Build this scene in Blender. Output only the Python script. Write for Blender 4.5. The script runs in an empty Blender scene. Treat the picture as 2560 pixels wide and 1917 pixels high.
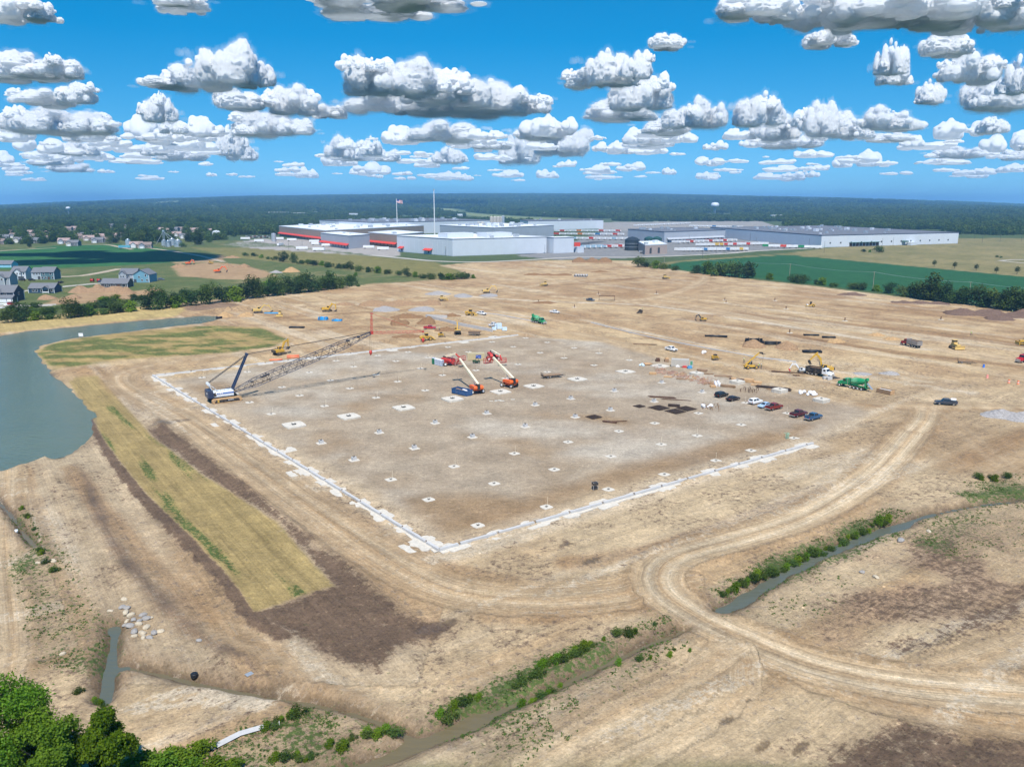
import bpy, bmesh, math, random
import numpy as np
from mathutils import Vector, Matrix
R = math.radians
sc = bpy.context.scene
C = sc.collection
rnd = random.Random(7)

# ------------------------------------------------------------------ camera
CAM_H, FPX, CX, CY = 58.0, 2000.0, 1280.0, 958.5      # metres, focal length in photo pixels
PITCH = math.atan((CY - 502.0) / FPX)
cam_d = bpy.data.cameras.new('camera'); cam = bpy.data.objects.new('camera', cam_d); C.objects.link(cam)
cam_d.sensor_width = 36.0; cam_d.lens = 36.0 * FPX / 2560.0
cam_d.clip_start = 1.0; cam_d.clip_end = 200000.0
cam.location = (0, 0, CAM_H); cam.rotation_euler = (math.pi / 2 - PITCH, 0, 0)
sc.camera = cam

# ------------------------------------------------------------------ exposure, render
sc.view_settings.view_transform = 'Standard'; sc.view_settings.look = 'None'
sc.view_settings.gamma = 1.0; sc.view_settings.use_curve_mapping = False
sc.view_settings.exposure = 0.46
sc.cycles.max_bounces = 6; sc.cycles.diffuse_bounces = 3; sc.cycles.glossy_bounces = 2
sc.cycles.transmission_bounces = 4; sc.cycles.transparent_max_bounces = 4; sc.cycles.volume_bounces = 1
sc.cycles.use_adaptive_sampling = True; sc.cycles.adaptive_threshold = 0.025
sc.cycles.caustics_reflective = False; sc.cycles.caustics_refractive = False

# ------------------------------------------------------------------ sun
SUN_AZ, SUN_EL = R(178), R(59)         # clockwise from +Y, above horizon
sun_d = bpy.data.lights.new('sun', 'SUN'); sun = bpy.data.objects.new('sun', sun_d); C.objects.link(sun)
sun_d.energy = 4.4; sun_d.angle = R(0.5); sun_d.color = (1.0, 0.955, 0.88)
SUN_DIR = Vector((math.sin(SUN_AZ) * math.cos(SUN_EL), math.cos(SUN_AZ) * math.cos(SUN_EL), math.sin(SUN_EL)))
sun.rotation_euler = SUN_DIR.to_track_quat('Z', 'Y').to_euler()
sun.location = (0, 0, 300)

# ------------------------------------------------------------------ projection of photo pixels to ground
_sp, _cp = math.sin(PITCH), math.cos(PITCH)
def P(px, py, z=0.0):
    dx = (px - CX) / FPX; dy = (CY - py) / FPX
    d = (dx, _cp + dy * _sp, -_sp + dy * _cp)
    t = (z - CAM_H) / d[2]
    return (d[0] * t, d[1] * t)
S2 = 2560.0 / 2211.0
def F(x, y, z=0.0): return P(x * S2, y * S2, z)       # same, read on the 2211 px wide view
def pl(*pts): return np.array([F(*p) for p in pts])
def plp(*pts): return np.array([P(*p) for p in pts])
def pxm(py):
    """metres per photo pixel (across) at ground row py"""
    x, y = P(CX, py); return math.hypot(y * _cp + CAM_H * _sp, 0) / FPX

# ------------------------------------------------------------------ numpy noise
def _hash(ix, iy, s):
    h = (ix.astype(np.int64) * 374761393 + iy.astype(np.int64) * 668265263 + s * 1442695041) & 0xFFFFFFFF
    h = ((h ^ (h >> 13)) * 1274126177) & 0xFFFFFFFF
    return ((h ^ (h >> 16)) & 0xFFFF) / 65535.0
def vnoise(x, y, s=0):
    ix = np.floor(x); iy = np.floor(y); fx = x - ix; fy = y - iy
    fx = fx * fx * (3 - 2 * fx); fy = fy * fy * (3 - 2 * fy)
    a = _hash(ix, iy, s); b = _hash(ix + 1, iy, s); c = _hash(ix, iy + 1, s); d = _hash(ix + 1, iy + 1, s)
    return (a + (b - a) * fx) * (1 - fy) + (c + (d - c) * fx) * fy
def fbm(x, y, s=0, o=4):
    v = 0; a = 0.5; t = 0
    for k in range(o):
        v = v + a * vnoise(x, y, s + k * 17); t += a; a *= 0.5; x = x * 2.03 + 5.1; y = y * 2.03 + 1.7
    return v / t - 0.5
def sstep(a, b, x):
    t = np.clip((x - a) / (b - a), 0, 1); return t * t * (3 - 2 * t)

def smooth_line(pts, step=3.0):
    pts = np.asarray(pts, float); out = []
    n = len(pts)
    for i in range(n - 1):
        p0 = pts[max(i - 1, 0)]; p1 = pts[i]; p2 = pts[i + 1]; p3 = pts[min(i + 2, n - 1)]
        k = max(2, int(np.hypot(*(p2 - p1)) / step))
        k = min(k, 24)
        for t in np.arange(k) / k:
            out.append(0.5 * (2 * p1 + (p2 - p0) * t + (2 * p0 - 5 * p1 + 4 * p2 - p3) * t * t + (3 * p1 - p0 - 3 * p2 + p3) * t ** 3))
    out.append(pts[-1]); return np.array(out)

def sd_poly(X, Y, poly, pad=40.0):
    """signed distance, negative inside; only evaluated near the polygon"""
    res = np.full(X.shape, 1e3)
    x0, y0 = poly.min(0) - pad; x1, y1 = poly.max(0) + pad
    m = (X > x0) & (X < x1) & (Y > y0) & (Y < y1)
    if not m.any(): return res
    px, py = X[m], Y[m]; d = np.full(px.shape, 1e12); ins = np.zeros(px.shape, bool)
    n = len(poly)
    for i in range(n):
        ax, ay = poly[i]; bx, by = poly[(i + 1) % n]
        ex, ey = bx - ax, by - ay; L = ex * ex + ey * ey + 1e-9
        t = np.clip(((px - ax) * ex + (py - ay) * ey) / L, 0, 1)
        d = np.minimum(d, (px - ax - t * ex) ** 2 + (py - ay - t * ey) ** 2)
        c = ((ay > py) != (by > py))
        with np.errstate(divide='ignore', invalid='ignore'):
            xi = ax + (py - ay) * ex / (ey if abs(ey) > 1e-9 else 1e-9)
        ins ^= c & (px < xi)
    d = np.sqrt(d); res[m] = np.where(ins, -d, d); return res

def d_line(X, Y, pts, pad=30.0):
    """distance to a polyline, signed side offset and length along"""
    D = np.full(X.shape, 1e3); T = np.zeros(X.shape); S = np.zeros(X.shape)
    x0, y0 = pts.min(0) - pad; x1, y1 = pts.max(0) + pad
    m = (X > x0) & (X < x1) & (Y > y0) & (Y < y1)
    if not m.any(): return D, T, S
    px, py = X[m], Y[m]; d = np.full(px.shape, 1e12); tt = np.zeros(px.shape); ss = np.zeros(px.shape); acc = 0.0
    for i in range(len(pts) - 1):
        ax, ay = pts[i]; bx, by = pts[i + 1]; ex, ey = bx - ax, by - ay; L = math.hypot(ex, ey) + 1e-9
        t = np.clip(((px - ax) * ex + (py - ay) * ey) / (L * L), 0, 1)
        q = (px - ax - t * ex) ** 2 + (py - ay - t * ey) ** 2
        k = q < d
        d = np.where(k, q, d); tt = np.where(k, ((px - ax) * ey - (py - ay) * ex) / L, tt); ss = np.where(k, acc + t * L, ss)
        acc += L
    D[m] = np.sqrt(d); T[m] = tt; S[m] = ss; return D, T, S

def lin(r, g, b, k=1.0):
    """8-bit display colour -> linear"""
    f = lambda c: (c / 255 / 12.92) if c / 255 <= 0.04045 else ((c / 255 + 0.055) / 1.055) ** 2.4
    return (f(r) * k, f(g) * k, f(b) * k)

# ------------------------------------------------------------------ materials
MATS = {}
def nodes_of(name):
    m = bpy.data.materials.new(name); m.use_nodes = True
    nt = m.node_tree; b = nt.nodes['Principled BSDF']; return m, nt, b
def mat(name, col, rough=0.6, metal=0.0, var=0.12, scale=0.6, spec=0.4, bump=0.0, dirt=0.0):
    """painted / plain surface with procedural mottling and optional road dust towards tan"""
    if name in MATS: return MATS[name]
    m, nt, b = nodes_of(name); L = nt.links
    tc = nt.nodes.new('ShaderNodeTexCoord')
    n = nt.nodes.new('ShaderNodeTexNoise'); n.inputs['Scale'].default_value = scale; n.inputs['Detail'].default_value = 6
    n.inputs['Roughness'].default_value = 0.65
    L.new(tc.outputs['Object'], n.inputs['Vector'])
    mr = nt.nodes.new('ShaderNodeMapRange'); mr.inputs['From Min'].default_value = 0.3; mr.inputs['From Max'].default_value = 0.7
    mr.inputs['To Min'].default_value = 1 - var; mr.inputs['To Max'].default_value = 1 + var
    L.new(n.outputs['Fac'], mr.inputs['Value'])
    mx = nt.nodes.new('ShaderNodeVectorMath'); mx.operation = 'SCALE'; mx.inputs[0].default_value = col
    L.new(mr.outputs[0], mx.inputs['Scale'])
    out = mx.outputs[0]
    if dirt > 0:
        n2 = nt.nodes.new('ShaderNodeTexNoise'); n2.inputs['Scale'].default_value = 1.3; n2.inputs['Detail'].default_value = 5
        L.new(tc.outputs['Object'], n2.inputs['Vector'])
        r2 = nt.nodes.new('ShaderNodeMapRange'); r2.inputs['From Min'].default_value = 0.42; r2.inputs['From Max'].default_value = 0.7
        r2.inputs['To Max'].default_value = dirt; L.new(n2.outputs['Fac'], r2.inputs['Value'])
        mm = nt.nodes.new('ShaderNodeMix'); mm.data_type = 'RGBA'; mm.inputs['B'].default_value = (0.36, 0.27, 0.18, 1)
        L.new(r2.outputs[0], mm.inputs['Factor']); L.new(out, mm.inputs['A']); out = mm.outputs['Result']
    L.new(out, b.inputs['Base Color'])
    b.inputs['Roughness'].default_value = rough; b.inputs['Metallic'].default_value = metal
    b.inputs['Specular IOR Level'].default_value = spec
    if bump > 0:
        bp = nt.nodes.new('ShaderNodeBump'); bp.inputs['Strength'].default_value = bump; bp.inputs['Distance'].default_value = 0.1
        L.new(n.outputs['Fac'], bp.inputs['Height']); L.new(bp.outputs[0], b.inputs['Normal'])
    MATS[name] = m; return m

# ------------------------------------------------------------------ mesh building
class MB:
    def __init__(s): s.v = []; s.f = []
    def add(s, vs, fs):
        o = len(s.v); s.v.extend([tuple(v) for v in vs]); s.f.extend([tuple(i + o for i in f) for f in fs]); return s
    def box(s, c, d, rz=0.0, m=None, taper=1.0):
        x, y, z = d[0] / 2, d[1] / 2, d[2] / 2
        vs = [(-x, -y, -z), (x, -y, -z), (x, y, -z), (-x, y, -z), (-x * taper, -y * taper, z), (x * taper, -y * taper, z), (x * taper, y * taper, z), (-x * taper, y * taper, z)]
        ca, sa = math.cos(rz), math.sin(rz)
        vs = [(a * ca - b * sa, a * sa + b * ca, e) for a, b, e in vs]
        if m is not None: vs = [tuple(m @ Vector(v)) for v in vs]
        vs = [(a + c[0], b + c[1], e + c[2]) for a, b, e in vs]
        return s.add(vs, [(0, 3, 2, 1), (4, 5, 6, 7), (0, 1, 5, 4), (1, 2, 6, 5), (2, 3, 7, 6), (3, 0, 4, 7)])
    def bar(s, p0, p1, w, h=None, up=(0, 0, 1)):
        """rectangular beam from p0 to p1"""
        h = h or w; p0 = Vector(p0); p1 = Vector(p1); d = (p1 - p0)
        if d.length < 1e-6: return s
        d.normalize(); u = Vector(up)
        if abs(d.dot(u)) > 0.98: u = Vector((1, 0, 0))
        sx = d.cross(u).normalized(); uz = sx.cross(d).normalized()
        q = [(-w / 2, -h / 2), (w / 2, -h / 2), (w / 2, h / 2), (-w / 2, h / 2)]
        vs = [p0 + sx * a + uz * b for a, b in q] + [p1 + sx * a + uz * b for a, b in q]
        return s.add(vs, [(3, 2, 1, 0), (4, 5, 6, 7), (0, 1, 5, 4), (1, 2, 6, 5), (2, 3, 7, 6), (3, 0, 4, 7)])
    def cyl(s, p0, p1, r0, r1=None, n=12, caps=True):
        r1 = r0 if r1 is None else r1; p0 = Vector(p0); p1 = Vector(p1); d = (p1 - p0).normalized()
        u = Vector((0, 0, 1)) if abs(d.z) < 0.9 else Vector((1, 0, 0))
        a = d.cross(u).normalized(); b = d.cross(a).normalized()
        vs = []
        for p, r in ((p0, r0), (p1, r1)):
            for k in range(n):
                t = 2 * math.pi * k / n; vs.append(p + a * (r * math.cos(t)) + b * (r * math.sin(t)))
        fs = [(k, (k + 1) % n, n + (k + 1) % n, n + k) for k in range(n)]
        if caps: fs += [tuple(range(n - 1, -1, -1)), tuple(range(n, 2 * n))]
        return s.add(vs, fs)
    def tube(s, p0, p1, r, t, n=14):
        """open pipe with wall thickness t"""
        p0 = Vector(p0); p1 = Vector(p1); d = (p1 - p0).normalized()
        u = Vector((0, 0, 1)) if abs(d.z) < 0.9 else Vector((1, 0, 0))
        a = d.cross(u).normalized(); b = d.cross(a).normalized(); vs = []
        for p, rr in ((p0, r), (p1, r), (p1, r - t), (p0, r - t)):
            for k in range(n):
                g = 2 * math.pi * k / n; vs.append(p + a * (rr * math.cos(g)) + b * (rr * math.sin(g)))
        fs = []
        for j in range(4):
            for k in range(n):
                fs.append((j * n + k, j * n + (k + 1) % n, ((j + 1) % 4) * n + (k + 1) % n, ((j + 1) % 4) * n + k))
        return s.add(vs, fs)
    def prism(s, prof, x0, x1, axis='x', off=(0, 0, 0)):
        """extrude a closed profile (pairs) along an axis; for 'y' profile is (x,z), for 'x' it is (y,z), for 'z' it is (x,y)"""
        n = len(prof)
        def mk(a, b, t):
            v = {'x': (t, a, b), 'y': (a, t, b), 'z': (a, b, t)}[axis]
            return (v[0] + off[0], v[1] + off[1], v[2] + off[2])
        vs = [mk(a, b, x0) for a, b in prof] + [mk(a, b, x1) for a, b in prof]
        fs = [(k, (k + 1) % n, n + (k + 1) % n, n + k) for k in range(n)] + [tuple(range(n - 1, -1, -1)), tuple(range(n, 2 * n))]
        return s.add(vs, fs)
    def lathe(s, prof, c=(0, 0, 0), n=16, axis='z', caps=True):
        """prof: list of (radius, height)"""
        vs = []
        for r, h in prof:
            for k in range(n):
                t = 2 * math.pi * k / n; a, b = r * math.cos(t), r * math.sin(t)
                v = {'z': (a, b, h), 'x': (h, a, b), 'y': (a, h, b)}[axis]
                vs.append((v[0] + c[0], v[1] + c[1], v[2] + c[2]))
        fs = []
        for j in range(len(prof) - 1):
            for k in range(n): fs.append((j * n + k, j * n + (k + 1) % n, (j + 1) * n + (k + 1) % n, (j + 1) * n + k))
        if caps: fs += [tuple(range(n - 1, -1, -1)), tuple(range((len(prof) - 1) * n, len(prof) * n))]
        return s.add(vs, fs)
    def mesh(s, name, m=None, smooth=False):
        me = bpy.data.meshes.new(name); me.from_pydata(s.v, [], s.f)
        bm = bmesh.new(); bm.from_mesh(me); bmesh.ops.recalc_face_normals(bm, faces=bm.faces); bm.to_mesh(me); bm.free()
        if m: me.materials.append(m)
        if smooth: me.shade_smooth()
        return me
    def build(s, name, m=None, parent=None, smooth=False, bevel=0.0):
        me = s.mesh(name, m, smooth); o = bpy.data.objects.new(name, me); C.objects.link(o)
        if parent is not None: o.parent = parent
        if bevel > 0:
            md = o.modifiers.new('bevel', 'BEVEL'); md.width = bevel; md.segments = 2; md.limit_method = 'ANGLE'
        return o

def tag(o, label=None, cat=None, group=None, kind=None):
    if label: o['label'] = label
    if cat: o['category'] = cat
    if group: o['group'] = group
    if kind: o['kind'] = kind
    return o
def empty(name, loc=(0, 0, 0), rz=0.0, label=None, cat=None, group=None):
    o = bpy.data.objects.new(name, None); C.objects.link(o); o.empty_display_size = 0.5
    o.location = loc; o.rotation_euler = (0, 0, rz); return tag(o, label, cat, group)
KIDS = {}
def copy_tree(o, loc=None, rz=None, label=None, group=None, parent=None, scale=None, swap=None):
    """copy of a thing with copies of its parts; swap maps a material name to another material"""
    c = o.copy(); C.objects.link(c)
    if parent is not None: c.parent = parent
    if loc is not None: c.location = loc
    if rz is not None: c.rotation_euler = (0, 0, rz)
    if label: c['label'] = label
    if group: c['group'] = group
    if scale: c.scale = (scale,) * 3 if not hasattr(scale, '__len__') else scale
    if swap and c.type == 'MESH' and c.data.materials and c.data.materials[0].name in swap:
        key = (c.data.name, swap[c.data.materials[0].name].name)
        if key not in KIDS:
            d = c.data.copy(); d.materials[0] = swap[c.data.materials[0].name]; KIDS[key] = d
        c.data = KIDS[key]
    for ch in list(o.children): copy_tree(ch, parent=c, swap=swap)
    return c
ORD = ['first', 'second', 'third', 'fourth', 'fifth', 'sixth', 'seventh', 'eighth', 'ninth', 'tenth', 'eleventh', 'twelfth', 'thirteenth', 'fourteenth', 'fifteenth', 'sixteenth', 'seventeenth', 'eighteenth', 'nineteenth', 'twentieth']
def ordinal(i):
    if i < 20: return ORD[i]
    t = ['twenty', 'thirty', 'forty', 'fifty', 'sixty', 'seventy', 'eighty', 'ninety'][(i + 1) // 10 - 2]
    u = (i + 1) % 10
    return t + '-' + ORD[u - 1] if u else {'twenty': 'twentieth', 'thirty': 'thirtieth', 'forty': 'fortieth', 'fifty': 'fiftieth', 'sixty': 'sixtieth', 'seventy': 'seventieth', 'eighty': 'eightieth', 'ninety': 'ninetieth'}[t]
# ------------------------------------------------------------------ world: clear sky
SKY_STRENGTH = 0.125
world = bpy.data.worlds.new('World'); sc.world = world; world.use_nodes = True
def build_world():
    nt = world.node_tree; N = nt.nodes; L = nt.links; N.clear()
    tc = N.new('ShaderNodeTexCoord')
    up = N.new('ShaderNodeVectorMath'); up.operation = 'ADD'; up.inputs[1].default_value = (0, 0, 0.10); L.new(tc.outputs['Generated'], up.inputs[0])
    no = N.new('ShaderNodeVectorMath'); no.operation = 'NORMALIZE'; L.new(up.outputs[0], no.inputs[0])
    sky = N.new('ShaderNodeTexSky'); sky.sky_type = 'NISHITA'; sky.sun_disc = False
    sky.sun_elevation = SUN_EL; sky.sun_rotation = SUN_AZ; sky.altitude = 300; sky.air_density = 1.0; sky.dust_density = 0.2; sky.ozone_density = 2.0
    L.new(no.outputs[0], sky.inputs['Vector'])
    hs = N.new('ShaderNodeHueSaturation'); hs.inputs['Saturation'].default_value = 1.6; hs.inputs['Value'].default_value = 0.86; hs.inputs['Hue'].default_value = 0.492; L.new(sky.outputs[0], hs.inputs['Color'])
    bg = N.new('ShaderNodeBackground'); bg.inputs['Strength'].default_value = SKY_STRENGTH; L.new(hs.outputs[0], bg.inputs['Color'])
    out = N.new('ShaderNodeOutputWorld'); L.new(bg.outputs[0], out.inputs['Surface'])
build_world()
# ------------------------------------------------------------------ ground: one sheet, relief and soil read off the site plan
PAD_N, PAD_L, PAD_R, PAD_B = np.array(F(948, 1190)), np.array(F(330, 812)), np.array(F(1755, 959)), np.array(P(1295, 838))
D1 = (PAD_L - PAD_N) / np.hypot(*(PAD_L - PAD_N)); D2 = (PAD_R - PAD_N) / np.hypot(*(PAD_R - PAD_N))
POND = pl((-260, 742), (0, 725), (60, 715), (200, 701), (330, 690), (440, 681), (472, 683), (462, 691), (430, 697), (300, 711), (150, 729), (80, 745), (68, 760),
          (110, 810), (160, 860), (195, 890), (197, 910), (175, 945), (150, 975), (122, 985), (100, 966), (70, 990), (0, 1010), (-260, 1040))
CHAN = [  # ditches with standing water: centre line, water half width (m), depth of bed
    (smooth_line(pl((1562, 1308), (1620, 1275), (1700, 1225), (1800, 1178), (1900, 1140), (1950, 1125)), 4), 1.15),
    (smooth_line(pl((1950, 1125), (1990, 1108), (2060, 1092), (2140, 1080), (2330, 1058)), 4), 0.55),
    (smooth_line(pl((1475, 1352), (1400, 1380), (1300, 1425), (1200, 1470), (1100, 1512), (1030, 1540)), 4), 0.5),
    (smooth_line(pl((1030, 1540), (960, 1572), (880, 1605), (810, 1632), (700, 1672)), 4), 0.95),
    (smooth_line(pl((270, 1428), (345, 1442), (420, 1462), (560, 1488), (700, 1512), (800, 1538), (850, 1560), (905, 1590)), 4), 0.42),
    (smooth_line(pl((246, 1345), (243, 1395), (235, 1440), (225, 1500)), 4), 0.75),
    (smooth_line(pl((-40, 1040), (20, 1100), (55, 1150), (80, 1172)), 4), 0.35),
]
WATER_POND, WATER_DITCH = -0.35, -1.0
STRAW = pl((148, 822), (178, 812), (212, 812), (262, 868), (330, 943), (430, 1018), (600, 1130), (723, 1268), (640, 1290), (548, 1322), (480, 1232), (300, 1050), (230, 960), (198, 900), (165, 850))
DARK1 = pl((318, 930), (356, 918), (432, 972), (572, 1080), (650, 1150), (770, 1240), (880, 1335), (985, 1345), (960, 1372), (860, 1400), (820, 1447), (700, 1420), (600, 1352), (545, 1325), (722, 1268), (600, 1130), (430, 1020))
DARK2 = smooth_line(pl((200, 905), (240, 985), (300, 1062), (400, 1165), (480, 1245), (545, 1330), (610, 1372)), 4)
PENIN = pl((72, 757), (130, 737), (250, 719), (450, 703), (560, 707), (620, 733), (590, 750), (480, 763), (350, 770), (200, 785), (118, 797))
BANK = pl((-100, 705), (0, 694), (200, 673), (388, 656), (400, 668), (380, 683), (200, 699), (60, 712), (-100, 730))
PADPOLY = pl((946, 1150), (905, 1120), (360, 822), (640, 775), (1120, 726), (1300, 738), (1500, 792), (1700, 842), (1850, 875), (1880, 892), (1845, 905), (1745, 945), (1500, 1005), (1270, 1062), (1120, 1125))
PADBROWN = pl((946, 1155), (880, 1100), (870, 1075), (1010, 1065), (1130, 1080), (1260, 1030), (1500, 965), (1745, 915), (1745, 948), (1500, 1008), (1270, 1066), (1120, 1130))
GREEN_L = pl((-400, 735), (0, 693), (200, 672), (390, 655), (600, 633), (800, 614), (1022, 600), (1000, 588), (940, 572), (800, 550), (560, 523), (380, 515), (-400, 500))
MOWN_L = pl((415, 535), (600, 533), (780, 552), (940, 566), (1022, 598), (930, 604), (830, 590), (640, 570), (500, 556))
CROP_L = pl((-400, 560), (-60, 548), (120, 531), (240, 527), (330, 532), (440, 552), (464, 558), (415, 563), (300, 572), (140, 579), (-400, 592))
CROP_R = plp((1640, 668), (1700, 655), (1800, 648), (1965, 637), (2260, 664), (2560, 692), (2900, 725), (2900, 800), (2560, 768), (2247, 736), (2037, 712), (1800, 686))
GRASS_R = plp((1560, 668), (1700, 652), (1800, 645), (1965, 634), (2052, 622), (2300, 596), (2560, 596), (3000, 600), (3000, 760), (2900, 728), (2560, 694), (2260, 666), (1965, 639), (1800, 652), (1650, 680))
LOT_L = plp((560, 612), (640, 598), (1000, 598), (1000, 640), (960, 642), (640, 622))
LOT_M = plp((1290, 640), (1430, 606), (1560, 560), (1900, 560), (2080, 598), (2060, 616), (1800, 634), (1560, 646), (1400, 650))
FARLOT = plp((1480, 556), (1900, 552), (1960, 572), (1500, 578))
DIRT_R = plp((1590, 652), (1640, 668), (1800, 690), (2037, 716), (2247, 742), (2560, 775), (2900, 810), (3400, 900), (3400, 1917), (-900, 1917), (-900, 820), (0, 802), (230, 778), (450, 757), (700, 728), (930, 708), (1180, 692), (1150, 676), (1100, 664), (1200, 655), (1400, 650))
SOIL_BR = pl((1765, 1670), (1850, 1602), (1935, 1553), (1990, 1562), (2230, 1602), (2400, 1640), (2400, 1700))
SOIL_R = pl((1560, 1330), (1800, 1215), (2000, 1150), (2230, 1090), (2230, 1260), (2060, 1345), (1880, 1400), (1700, 1385))
SOIL_R2 = pl((1860, 1395), (2030, 1350), (2230, 1240), (2230, 1330), (2080, 1395), (1960, 1415))
WEED = [  # where weeds come through: polygon, density
    (pl((1500, 1375), (1420, 1350), (1180, 1405), (1040, 1480), (880, 1560), (960, 1600), (1100, 1590), (1300, 1520), (1440, 1450)), 0.55),
    (pl((450, 1600), (620, 1540), (760, 1560), (860, 1620), (690, 1660), (450, 1670)), 0.7),
    (pl((1180, 1530), (1330, 1470), (1240, 1590), (1120, 1670), (980, 1670), (1040, 1600)), 0.55),
    (pl((20, 1200), (110, 1150), (180, 1260), (230, 1330), (250, 1450), (60, 1440), (40, 1300)), 0.75),
    (pl((1990, 1120), (2100, 1090), (2230, 1080), (2230, 1190), (2080, 1210), (1960, 1180)), 0.6),
    (pl((1620, 1300), (1760, 1230), (1850, 1250), (1820, 1330), (1700, 1360)), 0.3),
    (pl((1560, 1270), (1750, 1180), (1930, 1095), (1940, 1112), (1760, 1200), (1570, 1290)), 0.55),
    (pl((2080, 1040), (2230, 1020), (2230, 1060), (2100, 1060)), 0.6),
]
for _l, _w in ((((1555, 1285), (1640, 1235), (1740, 1190), (1850, 1140), (1945, 1098)), 2.2), (((1560, 1325), (1680, 1258), (1800, 1205), (1960, 1140)), 1.2), (((1460, 1340), (1300, 1400), (1180, 1450), (1060, 1500), (960, 1545)), 2.4), (((1440, 1380), (1250, 1462), (1080, 1535), (960, 1590)), 1.6), (((620, 1560), (720, 1600), (800, 1600)), 4.0), (((2080, 1075), (2230, 1050)), 2.5), (((40, 1110), (80, 1170), (140, 1210)), 1.5)):
    _p = smooth_line(pl(*_l), 5); _t = np.gradient(_p, axis=0); _t /= np.hypot(_t[:, 0], _t[:, 1])[:, None]; _n = np.stack([_t[:, 1], -_t[:, 0]], 1); WEED.append((np.vstack([_p + _n * _w, (_p - _n * _w)[::-1]]), 1.0))
ROADS = [  # wheel tracks: line, half width, strength, pale (1) or brown (0)
    (pl((1450, 1255), (1330, 1283), (1180, 1294), (1040, 1287), (930, 1258), (800, 1183), (660, 1088), (520, 988), (400, 903), (300, 852), (262, 822), (280, 802), (360, 785), (520, 764), (700, 742), (900, 722)), 5.0, 0.8, 0.25),
    (pl((1850, 1458), (1990, 1458), (2100, 1430), (2260, 1370)), 3.6, 0.55, 0.3),
    (pl((1600, 1395), (1760, 1462), (1900, 1510), (2080, 1548), (2260, 1575)), 3.4, 0.6, 0.0),
    (pl((1980, 926), (1888, 1024), (1749, 1111), (1593, 1163), (1471, 1198), (1425, 1230), (1428, 1272), (1480, 1315), (1567, 1361), (1697, 1417), (1802, 1450), (1975, 1482), (2260, 1505)), 3.9, 1.0, 1.0),
    (pl((2005, 878), (1998, 905), (1980, 926)), 3.1, 0.9, 1.0),
    (pl((2290, 880), (2000, 878), (1850, 872), (1700, 835), (1500, 790), (1350, 745), (1250, 720)), 4.5, 0.55, 0.5),
    (pl((2290, 800), (2150, 770), (1950, 742), (1700, 700), (1480, 665), (1330, 650), (1200, 640)), 5.0, 0.65, 0.8),
    (pl((1290, 645), (1420, 648), (1560, 672), (1800, 720), (2000, 752), (2230, 790)), 3.5, 0.55, 0.7),
    (pl((1330, 650), (1430, 640), (1520, 605), (1480, 595), (1250, 605), (1100, 625), (900, 642), (650, 660)), 4.5, 0.6, 0.6),
    (pl((16, 1000), (10, 1120), (18, 1260), (30, 1400), (10, 1480)), 1.6, 0.8, 0.9),
    (pl((2000, 880), (2080, 930), (2150, 990), (2260, 1060)), 3.5, 0.35, 0.3),
    (pl((1600, 1400), (1610, 1480), (1500, 1570), (1340, 1660)), 3.0, 0.4, 0.6),
    (pl((1580, 1400), (1450, 1480), (1290, 1560), (1150, 1650)), 3.0, 0.45, 0.6),
    (pl((500, 1365), (640, 1420), (820, 1478), (1000, 1462), (1200, 1400)), 2.6, 0.3, 0.5),
    (pl((330, 1580), (420, 1530), (560, 1510), (620, 1520)), 2.6, 0.35, 0.4),
]
ROADS = [(smooth_line(a, 4), w, k, t) for a, w, k, t in ROADS]
RIDGES = [  # spoil windrows and cut edges: line, half width, height
    (smooth_line(pl((110, 805), (200, 800), (300, 790), (420, 778), (560, 757), (640, 742)), 4), 2.6, 1.2),
    (smooth_line(pl((470, 672), (560, 664), (640, 660), (770, 652), (900, 644)), 4), 3.0, 1.9),
    (smooth_line(pl((960, 1172), (1110, 1148), (1240, 1085), (1330, 1060), (1420, 1035), (1560, 1000), (1720, 950)), 4), 0.9, 0.25),
    (smooth_line(pl((946, 1168), (850, 1105), (760, 1050), (640, 985)), 4), 0.9, 0.2),
    (smooth_line(pl((560, 935), (700, 910), (880, 880), (1060, 852), (1260, 826), (1370, 810)), 4), 1.6, 0.28),
    (smooth_line(pl((330, 905), (420, 975), (560, 1082), (650, 1150), (770, 1240), (880, 1335)), 4), 1.2, 0.5),
    (DARK2, 1.6, 0.5),
    (smooth_line(pl((1180, 735), (1300, 752), (1480, 798), (1640, 838), (1760, 868), (1850, 880)), 4), 1.6, 0.35),
    (smooth_line(pl((600, 1440), (700, 1490), (800, 1520), (900, 1530)), 4), 1.8, 0.45),
    (smooth_line(pl((100, 1020), (190, 1120), (280, 1240), (380, 1340), (500, 1420)), 4), 2.0, 0.5),
    (smooth_line(pl((100, 968), (80, 955), (62, 930), (45, 890), (35, 865)), 4), 1.0, 0.5),
    (smooth_line(pl((1510, 1255), (1535, 1290), (1570, 1330), (1700, 1395), (1850, 1450)), 4), 1.2, 0.4),
    (smooth_line(pl((1640, 1400), (1800, 1470), (1935, 1550), (2230, 1600)), 4), 1.0, 0.3),
]
def horizon_h(X, Y):
    """ridge height needed for the skyline as a function of bearing"""
    px = CX + FPX * X / np.maximum(Y, 1.0) / (_cp + 0.228 * _sp)
    t = (px - CX) / 1280.0
    row = 489 + 27 * np.clip(t * t, 0, 1.6)
    el = np.arctan((CY - row) / FPX) - PITCH
    return np.tan(el)
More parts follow.
